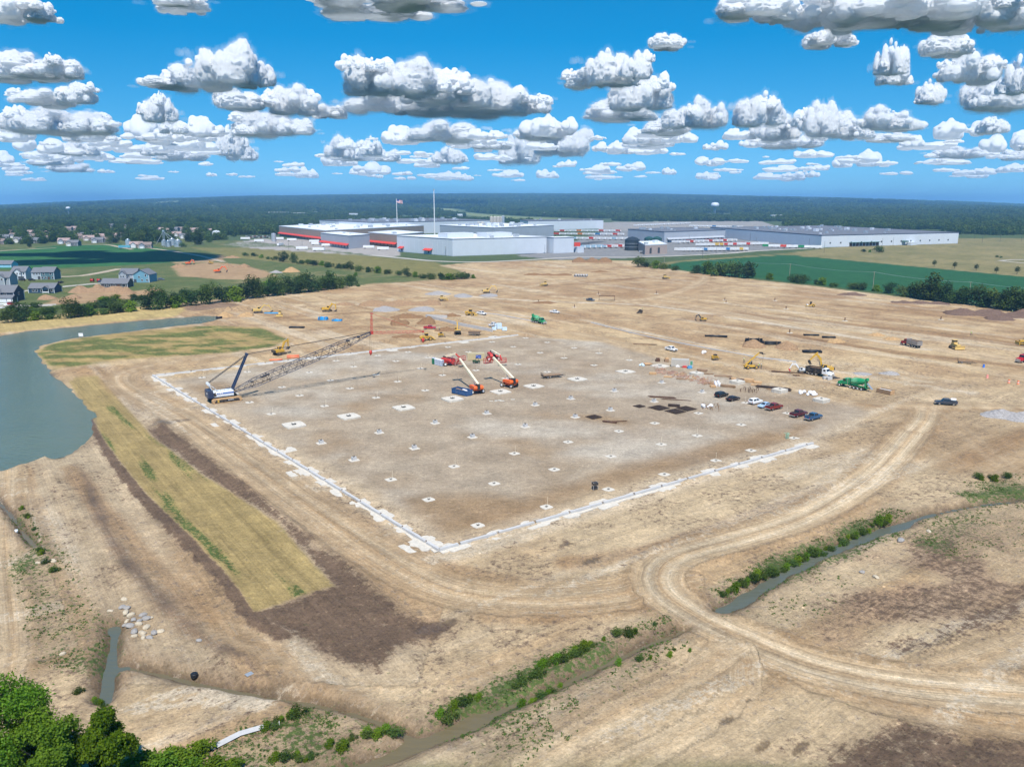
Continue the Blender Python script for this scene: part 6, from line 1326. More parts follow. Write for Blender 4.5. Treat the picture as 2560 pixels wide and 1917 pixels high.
# 1 white two storey with front gable
r = house(57, 697, 'white two storey house with front gable at the far left'); w = gable(r, 11, 10, 5.8, 0, 0, siding('white', (0.58, 0.62, 0.66)), 3.6); gable(r, 5, 3, 5.8, 0, -4.6, siding('white', (0.58, 0.62, 0.66)), 2.2, 'y', 'front_gable'); 
for k in range(5): win(w, -4.2 + 2.1 * k, -6.12 if k in (1, 2, 3) else -5.0, 4.4, 0.9, 1.3)
door(w, 2.6, -6.2, 0, 4.4, 2.4, M_DOCK, 'garage_door'); door(w, -2.0, -6.2, 0, 1.2, 2.2, M_DOCK); win(w, -4.2, -5.0, 1.6, 1.4, 1.4)
# 2 teal two storey
r = house(116, 698, 'teal two storey house with pale left wing'); w = gable(r, 10, 9, 5.8, 3.6, 0, siding('teal', (0.08, 0.16, 0.19)), 3.4); w2_ = gable(r, 8, 8, 5.4, -5.2, 1.5, siding('pale_teal', (0.40, 0.45, 0.50)), 3.2)
for k in range(2): win(w, 1.0 + 5.2 * k, -4.5, 4.4, 1.4, 1.3); win(w, -0.2 + 2.6 * k, -4.5, 1.6, 1.1, 1.5)
for k in range(3): win(w2_, -7.4 + 2.2 * k, -2.5, 4.2, 0.9, 1.3)
door(w, 4.6, -4.5, 0, 1.4, 2.2, M_RUST); door(w2_, -3.6, -2.5, 0, 2.4, 2.4, M_DOCK, 'garage_door'); win(w, 7.4, -4.5, 1.6, 1.1, 1.5)
# 3 navy ranch
r = house(114, 731, 'single storey navy ranch house with white porch'); w = gable(r, 16.5, 9, 3.2, 0, 0, siding('navy', (0.022, 0.06, 0.11)), 2.8); p_ = gable(r, 4.2, 3, 3.0, 3.6, -4.6, siding('navy', (0.022, 0.06, 0.11)), 1.6, 'y', 'porch', z0=2.4)
for x in (-5.2, -3.0, 0.2, 6.8): win(w, x, -4.5, 1.7)
for x in (1.7, 5.5): b = MB(); b.box((x, -6.0, 1.5), (0.25, 0.25, 3.0)); b.build('porch_post', M_TRIMW, r)
b = MB(); b.box((3.6, -6.0, 0.8), (3.8, 0.1, 0.7)); b.build('porch_rail', M_TRIMW, r); door(w, 3.6, -4.5, 0, 1.1, 2.2, M_RUST)
# 4 blue double house
r = house(345, 704, 'large grey blue house with light blue gable on its right'); w = gable(r, 11.5, 13, 5.8, 6.0, -1.0, siding('sky_blue', (0.15, 0.32, 0.42)), 3.4, 'y'); w2_ = gable(r, 12, 10, 5.8, -5.8, 2.0, siding('slate_blue', (0.32, 0.35, 0.40)), 3.6); gable(r, 5, 3, 5.8, -8.6, -3.6, siding('slate_blue', (0.32, 0.35, 0.40)), 2.4, 'y', 'front_gable')
for (x, z) in ((4.6, 4.0), (9.4, 5.2), (6.6, 1.8), (10.2, 1.8)): win(w, x, -7.5, z, 1.0, 1.5)
door(w, 1.6, -7.5, 0, 1.8, 2.4, M_DOCK); 
for k in range(4): win(w2_, -9.6 + 1.6 * k, -5.1 if k < 3 else -3.0, 4.2, 0.9, 1.3)
door(w2_, -7.0, -5.15, 0, 4.6, 2.3, mat('grey_garage_door', (0.3, 0.32, 0.36), 0.5), 'garage_door'); win(w2_, -1.4, -3.0, 4.4, 0.9, 1.2)
b = MB(); b.box((-4.5, -4.6, 2.7), (9.0, 3.4, 0.25)); b.build('porch_roof', M_SHING, r); b = MB(); b.box((-0.4, -6.1, 1.3), (0.3, 0.3, 2.6)); b.build('porch_post', M_TRIMW, r)
# 5 brown ranch
r = house(294, 718, 'single storey brown ranch house with long grey roof'); w = gable(r, 18, 9, 3.0, 0, 0, siding('brown', (0.10, 0.085, 0.085)), 2.9)
for x in (-5.8, -3.2, 0.0, 6.6): win(w, x, -4.5, 1.7, 1.2 if x < 6 else 2.2)
door(w, 3.0, -4.5, 0, 1.6, 2.2, M_RUST)
# 6 navy two storey with white garage
r = house(22, 752, 'navy two storey house with white garage doors at the left edge'); w = gable(r, 15, 10, 5.6, -1, 0, siding('deep_navy', (0.016, 0.035, 0.06)), 3.6); f_ = gable(r, 6, 4, 5.6, -3, -5.5, siding('deep_navy', (0.016, 0.035, 0.06)), 2.4, 'y', 'front_gable'); g_ = gable(r, 14, 5, 2.8, 1, -7.0, siding('deep_navy', (0.016, 0.035, 0.06)), 1.4, wall='garage')
for k in range(4): win(w, -5.0 + 2.2 * k, -7.5 if k < 2 else -5.0, 4.4, 1.1, 1.3)
for x, s_ in ((2.4, 4.6), (6.2, 2.4)): door(g_, x, -9.55, 0, s_, 2.3, M_TRIMW, 'garage_door')
win(w, 6.5, 0.0, 4.4, 1.0, 1.3, 'x', 1)
# 7 grey house behind
r = house(16, 712, 'grey house behind the navy one at the left edge'); w = gable(r, 11, 9, 5.6, 0, 0, siding('grey', (0.30, 0.33, 0.36)), 3.6); gable(r, 5, 3, 5.6, 0, -4.4, siding('grey', (0.30, 0.33, 0.36)), 2.2, 'y', 'front_gable')
for k in range(4): win(w, -3.6 + 2.3 * k, -5.9 if k in (1, 2) else -4.5, 4.3, 1.0, 1.3)
r = house(12, 668, 'house under blue roof sheeting at the left edge'); gable(r, 18, 10, 3.0, 0, 0, siding('grey', (0.30, 0.33, 0.36)), 3.0).data; bpy.data.objects[r.children[1].name].data.materials[0] = mat('blue_roof_sheet', (0.25, 0.50, 0.62), 0.6)
# cars and drums by the houses
g = 'cars near the new houses'
for (px, py, c, a, lab) in ((56, 702, (0.015, 0.015, 0.02), 3.0, 'black car parked before the white house'), (80, 702, (0.015, 0.015, 0.02), 0.2, 'black car parked before the teal house'), (5, 756, (0.02, 0.025, 0.06), 0.3, 'dark blue car on the white driveway'), (30, 762, (0.30, 0.015, 0.02), 0.1, 'red car on the white driveway'), (254, 706, (0.05, 0.08, 0.14), 0.2, 'blue car beside the red drums'), (403, 700, (0.10, 0.13, 0.18), 0.4, 'grey blue tractor parked right of the blue gable'), (152, 708, (0.015, 0.015, 0.02), 1.5, 'black trailer box right of the teal house')):
    put(sedan(PAINT('c%d' % px, c), 'parked_car', 'suv'), px, py, a, None, lab, 'car', g)
for k, px in enumerate((231, 248)):
    x, y = P(px, 705); r = empty('cable_drum', (x, y, 0), 0, '%s red cable drum on the street by the brown ranch house' % ('left' if k == 0 else 'right'), 'drum', 'red cable drums'); b = MB(); b.cyl((-0.9, 0, 1.3), (0.9, 0, 1.3), 0.8, n=14); b.build('core', M_REDM, r); 
    for s_ in (-1, 1): b = MB(); b.cyl((s_ * 0.9, 0, 1.3), (s_ * 1.05, 0, 1.3), 1.35, n=18); b.build('flange', M_REDM, r)
# streets on the left
def strip(name, pts, w, m, z=0.03, kind='structure'):
    line = smooth_line(pts, 6); t = np.gradient(line, axis=0); t /= np.hypot(t[:, 0], t[:, 1])[:, None] + 1e-9; n_ = np.stack([t[:, 1], -t[:, 0]], 1); a, c = line + n_ * w / 2, line - n_ * w / 2; k = len(line); b = MB()
    zz = [gz(*p) + z for p in line]; b.add([(p[0], p[1], zz[i]) for i, p in enumerate(a)] + [(p[0], p[1], zz[i]) for i, p in enumerate(c)], [(i, i + 1, k + i + 1, k + i) for i in range(k - 1)]); return tag(b.build(name, m), kind=kind)
M_ROADC = mat('pale_concrete_road', lin(196, 188, 176, 0.75), 0.9, var=0.08, scale=0.2)
M_GRAV = mat('gravel_track', lin(190, 172, 148, 0.75), 0.95, var=0.12, scale=0.3)
strip('street', plp((-60, 770), (30, 765), (95, 764), (140, 762)), 10, M_ROADC, 0.06); strip('street', plp((50, 729), (150, 718), (200, 713), (262, 708)), 7, M_ROADC, 0.06); strip('street', plp((150, 692), (200, 690), (250, 682), (300, 672)), 8, M_GRAV, 0.06)
strip('driveway_pavement', plp((14, 770), (16, 758)), 9, M_TRIMW, 0.09)
strip('farm_road', plp((560, 655), (500, 640), (430, 628), (370, 620)), 6, M_GRAV, 0.06); strip('farm_road', plp((330, 624), (300, 618), (262, 612), (180, 612)), 6, M_GRAV, 0.06); strip('farm_road', plp((-60, 632), (60, 624), (140, 620)), 7, M_GRAV, 0.07)
strip('access_road', plp((925, 638), (1000, 645), (1090, 653), (1200, 655), (1320, 650), (1450, 643), (1600, 643), (1800, 635), (1900, 627), (2060, 620)), 9, M_ROADC, 0.08)
strip('access_road', plp((1300, 636), (1400, 622), (1440, 612), (1500, 604)), 22, M_ASPH, 0.06)
strip('field_road', plp((2500, 652), (2530, 650), (2620, 648)), 6, M_ROADC, 0.06); strip('field_road', plp((2500, 652), (2560, 658), (2640, 664)), 5, M_ROADC, 0.065)
# semi trailers
TR = {}
def trailer_proto(c):
    if c not in TR: TR[c] = box_trailer('semi_trailer', {'white': M_WHITE, 'red': M_AWN, 'blue': mat('trailer_blue', (0.05, 0.20, 0.42), 0.4), 'pale': mat('trailer_pale_blue', (0.42, 0.58, 0.68), 0.4), 'orange': mat('trailer_orange', (0.75, 0.24, 0.04), 0.4), 'green': mat('trailer_green', (0.02, 0.22, 0.08), 0.4), 'yellow': mat('trailer_yellow', (0.70, 0.45, 0.08), 0.4)}[c]); TR[c]['used'] = 0
    return TR[c]
def semi(px, py, ang, c, label, group):
    p = trailer_proto(c); x, y = P(px, py)
    if not p['used']: p['used'] = 1; o = p; o.location = (x, y, 0); o.rotation_euler = (0, 0, ang); o['label'] = label; o['group'] = group
    else: o = copy_tree(p, (x, y, 0), ang, label, group)
    o['category'] = 'trailer'; return o
A1 = math.atan2(D1[1], D1[0])
ROWS = [('front row beside the tan building', (1700, 629), (1856, 627), 15, A1 + 0.25, 'wwwwwbwwwwbwwyw'), ('second row of the right yard', (1752, 616), (1908, 613), 15, A1 + 0.25, 'wwwyyrwrwwrwwww'), ('row along the grey dock building', (1690, 609), (1832, 604), 13, A1, 'wwwrwwwrwwrww'), ('pale row behind the black tank', (1452, 622), (1560, 619), 9, A1 + 0.1, 'ppppprwrw'), ('third row of the middle yard', (1392, 599), (1562, 600), 13, A1, 'wwwpwwrwwwpww'), ('second row of the middle yard', (1392, 588), (1552, 589), 12, A1, 'rwwwowwbwwrw'), ('back row of the middle yard', (1392, 580), (1545, 580), 12, A1, 'wrwwowwwrwwr'), ('left row of the far right lot', (1590, 566), (1720, 560), 13, A1, 'wwwwwwwwwwwww'), ('right row of the far right lot', (1730, 567), (1850, 570), 12, A1, 'wwwwwbwwwwwww'), ('row beside the huge white warehouse', (1920, 619), (2040, 622), 9, A1 + 0.6, 'gwwrwwgww')]
CN = {'w': 'white', 'r': 'red', 'b': 'blue', 'p': 'pale', 'o': 'orange', 'g': 'green', 'y': 'yellow'}
for nm, a, b_, n, ang, cs in ROWS:
    for k in range(n):
        t = k / (n - 1); c = CN[cs[k % len(cs)]]
        semi(a[0] + (b_[0] - a[0]) * t, a[1] + (b_[1] - a[1]) * t, ang, c, '%s semi trailer, %s from the left in the %s' % ({'pale': 'pale blue'}.get(c, c), ordinal(k), nm), 'semi trailers in the yards')
for k, (px, py, a) in enumerate(((614, 600, 0.1), (648, 606, 0.0), (698, 600, 0.1), (730, 603, 0.0), (701, 616, 1.4), (755, 625, 0.2), (797, 628, 0.0), (786, 607, 0.0), (792, 613, 0.0), (818, 617, 0.1), (922, 622, 0.0), (958, 626, 0.0))):
    semi(px, py, a, 'white', 'white semi trailer, %s from the left in the left dock yard' % ordinal(k), 'semi trailers in the left dock yard')
tt = box_trailer('tank_truck', M_CHROME, 2.4, 9.0, 2.2); put(tt, 1608, 634, R(3), None, 'silver tank truck beside the tan building', 'truck')
# ------------------------------------------------------------------ poles, flag, masts, water tower
M_WOODP = mat('utility_pole_wood', (0.30, 0.25, 0.19), 0.9)
def upole(px, py, top, label, wire_to=None):
    x, y = P(px, py); H = hpx(py, top); r = empty('utility_pole', (x, y, gz(x, y)), 0, label, 'utility pole', 'utility poles along the right field'); b = MB(); b.cyl((0, 0, -0.2), (0, 0, H), 0.22, 0.15, n=8); b.build('post', M_WOODP, r); b = MB(); b.bar((-1.3, 0, H - 0.5), (1.3, 0, H - 0.5), 0.14); b.build('crossarm', M_WOODP, r); return (x, y, H)
ps = [upole(1660, 668, 640, 'utility pole near the cut bank by the access road'), upole(1973, 700, 659, 'utility pole, left one standing in the soybean field'), upole(2182, 722, 679, 'utility pole in the middle of the soybean field edge'), upole(2423, 738, 704, 'utility pole on the right above the dense trees'), upole(2700, 770, 725, 'utility pole beyond the right edge')]
for k in range(len(ps) - 1):
    a, c = ps[k], ps[k + 1]; b = MB(); pv = None
    for i in range(13): t = i / 12; q = (a[0] + (c[0] - a[0]) * t, a[1] + (c[1] - a[1]) * t, a[2] - 0.3 + (c[2] - a[2]) * t - 5 * t * (1 - t)); pv and b.cyl(pv, q, 0.05, n=4, caps=False); pv = q
    tag(b.build('power_line', M_STEELG), 'thin power line, %s span from the left over the right field' % ordinal(k), 'power line', 'power lines')
def mast(px, py, top, rad, name, label, m, cat): x, y = P(px, py); H = hpx(py, top); r = empty(name, (x, y, 0), 0, label, cat); b = MB(); b.cyl((0, 0, 0), (0, 0, H), rad, rad * 0.5, n=10); b.build('pole', m, r); return r, H
r, H = mast(994, 592, 497, 0.7, 'flag_pole', 'tall flag pole with striped flag behind the factory', M_WHITE, 'flag pole')
M_FR, M_FW, M_FB = mat('flag_red', (0.5, 0.03, 0.05), 0.8), mat('flag_white', (0.75, 0.75, 0.75), 0.8), mat('flag_blue', (0.03, 0.05, 0.22), 0.8)
def fold(u, v): return (0.3 + u * 9.5, 0.9 * math.sin(u * 7 + v * 2) * u, H - 1.0 - v * 5.2 - u * 2.0 + 0.25 * math.sin(u * 9))
for s_ in range(13):
    b = MB(); n = 10; v0, v1 = s_ / 13, (s_ + 1) / 13; u0 = 0.42 if s_ < 7 else 0.0; f = []
    vs = [fold(u0 + (1 - u0) * i / n, v0) for i in range(n + 1)] + [fold(u0 + (1 - u0) * i / n, v1) for i in range(n + 1)]
    b.add(vs + [(x, y + 0.05, z) for x, y, z in vs], [(i, i + 1, n + 2 + i, n + 1 + i) for i in range(n)] + [(2 * n + 2 + i, 2 * n + 3 + i, 3 * n + 4 + i, 3 * n + 3 + i) for i in range(n)]); b.build('stripe', M_FR if s_ % 2 == 0 else M_FW, r)
b = MB(); n = 5; vs = [fold(0.42 * i / n, 0) for i in range(n + 1)] + [fold(0.42 * i / n, 7 / 13) for i in range(n + 1)]; b.add(vs + [(x, y + 0.05, z) for x, y, z in vs], [(i, i + 1, n + 2 + i, n + 1 + i) for i in range(n)] + [(2 * n + 2 + i, 2 * n + 3 + i, 3 * n + 4 + i, 3 * n + 3 + i) for i in range(n)]); b.build('canton', M_FB, r)
r, H = mast(1087, 592, 473, 1.0, 'white_mast', 'very tall slim white mast behind the factory', M_WHITE, 'mast'); b = MB(); b.cyl((0, 0, H - 2), (0, 0, H), 1.3, n=8); b.build('antenna_head', M_STEELG, r)
def water_tower(px, py, top, wpx, label):
    x, y = P(px, py); H = hpx(py, top); rr = wpx / 2 * math.hypot(x, y) / FPX; r = empty('water_tower', (x, y, 0), 0, label, 'water tower', 'water towers in the woods'); b = MB(); b.lathe([(rr * 0.35, 0), (rr * 0.3, H - rr * 1.6), (rr * 0.45, H - rr * 1.3)], n=20); b.build('stem', M_WALLG, r, True); b = MB(); b.lathe([(rr * 0.4, H - rr * 1.35), (rr, H - rr * 0.95), (rr, H - rr * 0.45), (rr * 0.7, H - rr * 0.12), (0.1, H)], n=24); b.build('bowl', M_WALLW, r, True)
water_tower(1786, 542, 506, 19, 'white water tower above the woods on the right'); water_tower(173, 545, 517, 9, 'small white water tower far off on the left')
def lamp(px, py, top, i):
    x, y = P(px, py); H = hpx(py, top); r = empty('yard_lamp', (x, y, 0), 0.3, 'dark yard lamp post, %s from the left of all' % ordinal(i), 'lamp post', 'lamp posts round the warehouses'); b = MB(); b.cyl((0, 0, 0), (0, 0, H), 0.16, 0.11, n=6); b.build('post', M_BLACK, r); b = MB(); b.box((0, 0, H), (1.8, 0.5, 0.2)); b.build('lamp_head', M_STEELG, r)
for i, (px, py, t) in enumerate(sorted([(690, 618, 594), (722, 624, 598), (756, 622, 600), (1114, 640, 616), (1362, 634, 612), (1472, 612, 590), (1598, 600, 583), (1722, 612, 588), (1771, 600, 584), (1756, 645, 622), (1790, 634, 640 - 22), (1875, 604, 582), (1890, 606, 594), (2022, 620, 596), (2134, 612, 596), (2205, 618, 596), (2232, 616, 594), (2350, 606, 592), (2436, 598, 577), (2455, 608, 588), (2500, 603, 588), (2553, 604, 575), (2060, 632, 603)])): lamp(px, py, t, i)
# ------------------------------------------------------------------ town houses among the trees
M_SID = [siding('town%d' % i, c) for i, c in enumerate(((0.55, 0.53, 0.50), (0.42, 0.36, 0.33), (0.62, 0.63, 0.64), (0.30, 0.33, 0.38)))]
M_SH = [mat('shingle_brown', (0.22, 0.17, 0.15), 0.9, var=0.15), M_SHING, mat('shingle_pink', (0.34, 0.25, 0.23), 0.9, var=0.15)]
TH = {}
def town(px, py, i, a, s_=1.0):
    key = (i % 4, i % 3); x, y = P(px, py)
    if key not in TH:
        r = empty('town_house'); w = gable(r, 15, 9.5, 4.4, 0, 0, M_SID[i % 4], 3.2); gable(r, 6, 4, 4.2, -3, -5, M_SID[i % 4], 2.2, 'y', 'front_wing'); r.children[1].data.materials[0] = M_SH[i % 3]; r.children[3].data.materials[0] = M_SH[i % 3] if len(r.children) > 3 else M_SHING
        win(w, 2.5, -4.75, 2.4, 1.6, 1.4); win(w, 5.2, -4.75, 2.4, 1.4, 1.4); door(w, -3, -7.0, 0, 4.2, 2.3, M_TRIMW, 'garage_door'); TH[key] = r; o = r; o.location = (x, y, 0); o.rotation_euler = (0, 0, a)
    else: o = copy_tree(TH[key], (x, y, 0), a)
    return tag(o, 'small pitched roof town house, %s from the left among the trees' % ordinal(i), 'house', 'town houses among the trees')
TOWN = sorted([(35, 490), (135, 475), (95, 445), (260, 447), (505, 482), (590, 412), (650, 408), (690, 482), (770, 498), (640, 545), (850, 518), (880, 482), (990, 475), (1090, 392), (960, 382), (1380, 420), (1450, 427), (1515, 417), (1565, 415), (1660, 425), (1715, 422), (1820, 432), (1530, 462), (1180, 560), (1260, 565), (720, 470), (180, 515), (330, 520), (420, 500), (560, 525), (20, 530), (930, 515), (1060, 470), (300, 480), (410, 455), (800, 455), (1290, 470), (1600, 480), (1750, 470)])
for i, (x, y) in enumerate(TOWN): town(0.2893 * x, 452 + 0.2893 * (y + 18), i, (i * 0.7) % 0.8 - 0.3)

CARC = [PAINT('lot%d' % i, c) for i, c in enumerate(((0.5, 0.5, 0.52), (0.03, 0.03, 0.04), (0.3, 0.02, 0.02), (0.05, 0.08, 0.2), (0.7, 0.7, 0.7)))]
LC = [sedan(c, 'parked_car', 'suv') for c in CARC]
for k in range(24):
    px, py = 616 + 5.2 * (k % 12), 592 + 3.2 * (k // 12); lab = 'car parked in the %s row of the far left lot, %s from the left' % (('back', 'front')[k // 12], ordinal(k % 12)); q = (k * 3) % 5
    if LC[q].get('category') is None: put(LC[q], px, py, A1, None, lab, 'car', 'cars in the far left lot')
    else: x, y = P(px, py); copy_tree(LC[q], (x, y, 0.02), A1, lab, 'cars in the far left lot')
for k, (px, py, w, h) in enumerate(((697, 541, 45, 5), (748, 542, 34, 4), (788, 540, 9, 4), (884, 543, 20, 4), (540, 529, 14, 5), (560, 530, 10, 4), (45, 540, 8, 5), (132, 536, 7, 5), (1150, 545, 12, 5), (1940, 548, 26, 5), (2220, 536, 12, 4), (1360, 541, 10, 4))):
    x, y = P(px, py); s_ = math.hypot(x, y) / FPX; r = empty('far_building', (x, y, gz(x, y)), 0.1, 'pale low building in the far woods, %s from the left' % ordinal(sorted((697, 748, 788, 884, 540, 560, 45, 132, 1150, 1940, 2220, 1360)).index(px)), 'building', 'pale buildings in the far woods'); z = 9.0; h *= 0.5; b = MB(); b.box((0, 0, (z + h * s_) / 2), (w * s_, 12, z + h * s_)); b.build('wall', M_WALLW, r); b = MB(); b.box((0, 0, z + h * s_ + 0.3), (w * s_ + 1, 13, 0.6)); b.build('roof', M_ROOFW, r)
# ------------------------------------------------------------------ foliage
def leaf_mat(name, c, c2):
    m, nt, b = nodes_of(name); L = nt.links; N = nt.nodes
    oi = N.new('ShaderNodeObjectInfo'); at = N.new('ShaderNodeAttribute'); at.attribute_name = 'tint'
    mx = N.new('ShaderNodeMix'); mx.data_type = 'RGBA'; mx.inputs['A'].default_value = c + (1,); mx.inputs['B'].default_value = c2 + (1,); L.new(at.outputs['Fac'], mx.inputs['Factor'])
    mr = N.new('ShaderNodeMapRange'); mr.inputs['To Min'].default_value = 0.72; mr.inputs['To Max'].default_value = 1.3; L.new(oi.outputs['Random'], mr.inputs['Value'])
    hs = N.new('ShaderNodeHueSaturation'); L.new(mx.outputs['Result'], hs.inputs['Color']); L.new(mr.outputs[0], hs.inputs['Value'])
    h2 = N.new('ShaderNodeMapRange'); h2.inputs['To Min'].default_value = 0.478; h2.inputs['To Max'].default_value = 0.512
    ml = N.new('ShaderNodeMath'); ml.operation = 'FRACT'; m7 = N.new('ShaderNodeMath'); m7.operation = 'MULTIPLY'; m7.inputs[1].default_value = 7.31; L.new(oi.outputs['Random'], m7.inputs[0]); L.new(m7.outputs[0], ml.inputs[0]); L.new(ml.outputs[0], h2.inputs['Value']); L.new(h2.outputs[0], hs.inputs['Hue'])
    d = N.new('ShaderNodeBsdfDiffuse'); L.new(hs.outputs[0], d.inputs['Color']); t = N.new('ShaderNodeBsdfTranslucent'); L.new(hs.outputs[0], t.inputs['Color'])
    ms = N.new('ShaderNodeMixShader'); ms.inputs[0].default_value = 0.35; L.new(d.outputs[0], ms.inputs[1]); L.new(t.outputs[0], ms.inputs[2]); L.new(ms.outputs[0], N['Material Output'].inputs['Surface'])
    return m
M_LEAF = leaf_mat('leaf_mid_green', (0.050, 0.092, 0.022), (0.115, 0.170, 0.042))
M_LEAFD = leaf_mat('leaf_dark_green', (0.026, 0.058, 0.022), (0.062, 0.108, 0.036))
M_LEAFB = leaf_mat('leaf_bright_green', (0.072, 0.150, 0.014), (0.18, 0.29, 0.03))
M_LEAFY = leaf_mat('leaf_yellow_green', (0.18, 0.20, 0.015), (0.32, 0.30, 0.02))
M_BARK = mat('bark', (0.10, 0.08, 0.06), 0.95, var=0.3, scale=3)
def leaves(name, lobes, n, size, m, seed, shell=0.55, flat=0.0):
    """crown of leaf-sprig faces through the volume of several lobes (x,y,z,rx,ry,rz)"""
    g = np.random.RandomState(seed); vol = np.array([l[3] * l[4] * l[5] for l in lobes]) ** 0.75; idx = g.choice(len(lobes), n, p=vol / vol.sum()); lo = np.array(lobes)[idx]
    d = g.normal(size=(n, 3)); d /= np.linalg.norm(d, axis=1)[:, None]; r = shell + (1.06 - shell) * g.rand(n) ** 0.7
    bump = 1 + 0.25 * np.sin(d[:, 0] * 5 + idx) * np.sin(d[:, 1] * 6 + 2 * idx) + 0.12 * g.normal(size=n)
    c = lo[:, :3] + d * lo[:, 3:] * (r * bump)[:, None]; c = c[c[:, 2] > 0.03]; d = d[:len(c)]; k = len(c)
    nr = g.normal(size=(k, 3)) * 0.75 + (c - np.array([0, 0, np.mean(lo[:, 2]) - 0.4])) / (np.linalg.norm(c - np.array([0, 0, np.mean(lo[:, 2]) - 0.4]), axis=1)[:, None] + 1e-6); nr /= np.linalg.norm(nr, axis=1)[:, None]
    a = np.cross(nr, g.normal(size=(k, 3))); a /= np.linalg.norm(a, axis=1)[:, None] + 1e-9; b = np.cross(nr, a)
    s_ = size * (0.6 + 0.8 * g.rand(k)); a *= s_[:, None]; b *= (s_ * 0.7)[:, None]
    v = np.empty((k, 4, 3)); v[:, 0] = c - a; v[:, 1] = c - b * 0.8 + nr * s_[:, None] * 0.12; v[:, 2] = c + a; v[:, 3] = c + b * 0.8 - nr * s_[:, None] * 0.1
    me = bpy.data.meshes.new(name); nv = 4 * k
    me.vertices.add(nv); me.vertices.foreach_set('co', v.reshape(-1).astype(np.float32)); me.loops.add(nv); me.loops.foreach_set('vertex_index', np.arange(nv, dtype=np.int32)); me.polygons.add(k); me.polygons.foreach_set('loop_start', (np.arange(k) * 4).astype(np.int32)); me.polygons.foreach_set('loop_total', np.full(k, 4, np.int32)); me.update()
    t = me.attributes.new('tint', 'FLOAT', 'POINT'); t.data.foreach_set('value', np.repeat(np.clip(g.rand(k) * 0.8 + 0.2 * np.sin(c[:, 0] * 3) * np.sin(c[:, 1] * 3 + 1), 0, 1), 4).astype(np.float32))
    me.materials.append(m); return me
def crown_lobes(seed, kind):
    g = random.Random(seed); out = []
    if kind == 'round':
        for k in range(9): a = g.uniform(0, 6.28); q = g.uniform(0.06, 0.28); z = 0.16 + 0.66 * (k / 8) if k < 9 else 0.5; s_ = g.uniform(0.17, 0.27) * (1.12 - 0.6 * abs(z - 0.42)); out.append((q * math.cos(a), q * math.sin(a), z, s_, s_, s_ * 0.9))
    elif kind == 'tall':
        for k in range(9): z = 0.14 + 0.76 * k / 8; a = g.uniform(0, 6.28); q = g.uniform(0, 0.12); s_ = (0.22 - 0.14 * abs(z - 0.45) * 1.3) * g.uniform(0.8, 1.15); out.append((q * math.cos(a), q * math.sin(a), z, s_, s_, s_))
    elif kind == 'bush':
        for k in range(12): a = g.uniform(0, 6.28); q = g.uniform(0, 0.62); s_ = g.uniform(0.14, 0.42); out.append((q * math.cos(a), q * math.sin(a), g.uniform(0.12, 0.75 - 0.4 * q), s_, s_, s_ * g.uniform(0.6, 1.1)))
    elif kind == 'globe':
        out = [(0, 0, 0.62, 0.26, 0.26, 0.34), (0.05, 0.03, 0.75, 0.18, 0.18, 0.2), (-0.06, 0, 0.5, 0.22, 0.22, 0.2)]
    return out
CROWN = {}
for i in range(4): CROWN['round', i] = leaves('crown', crown_lobes(10 + i, 'round'), 1500, 0.036, (M_LEAF, M_LEAFD, M_LEAF, M_LEAFD)[i], 50 + i)
for i in range(3): CROWN['tall', i] = leaves('crown', crown_lobes(20 + i, 'tall'), 1300, 0.034, (M_LEAF, M_LEAFD, M_LEAF)[i], 60 + i)
for i in range(4): CROWN['bush', i] = leaves('foliage', crown_lobes(30 + i, 'bush'), 1100, 0.06, (M_LEAF, M_LEAFD, M_LEAFB, M_LEAF)[i], 70 + i)
CROWN['globe', 0] = leaves('crown', crown_lobes(40, 'globe'), 500, 0.04, M_LEAFD, 80)
def trunk_mesh(seed):
    b = MB(); g = random.Random(seed); b.cyl((0, 0, -0.02), (0.01, 0, 0.45), 0.028, 0.016, 8)
    for k in range(5): a = k * 1.26 + g.random(); b.cyl((0.005, 0, 0.2 + 0.06 * k), (0.22 * math.cos(a), 0.22 * math.sin(a), 0.5 + 0.08 * k), 0.010, 0.003, 5)
    return b.mesh('trunk', M_BARK)
TRUNK = [trunk_mesh(1), trunk_mesh(2)]
TREES = []
def tree(px, py, hp, kind, i, label, group, wide=1.0, name='tree', cat='tree'):
    """tree with foot at photo pixel and height in photo pixels"""
    x, y = P(px, py); H = hp * math.hypot(y, CAM_H) / FPX * 1.03; z = gz(x, y)
    r = empty(name, (x, y, z - 0.02), (i * 2.4) % 6.28, label, cat, group)
    v = [k for k in CROWN if k[0] == kind]; me = CROWN[v[i % len(v)]]
    o = bpy.data.objects.new('crown' if kind != 'bush' else 'foliage', me); C.objects.link(o); o.parent = r; o.scale = (H * wide, H * wide, H)
    t = bpy.data.objects.new('trunk' if kind != 'bush' else 'stem', TRUNK[i % 2]); C.objects.link(t); t.parent = r; t.scale = (H * (1 if kind != 'bush' else 0.7),) * 2 + (H * (1 if kind != 'bush' else 0.6),)
    TREES.append((x, y)); return r
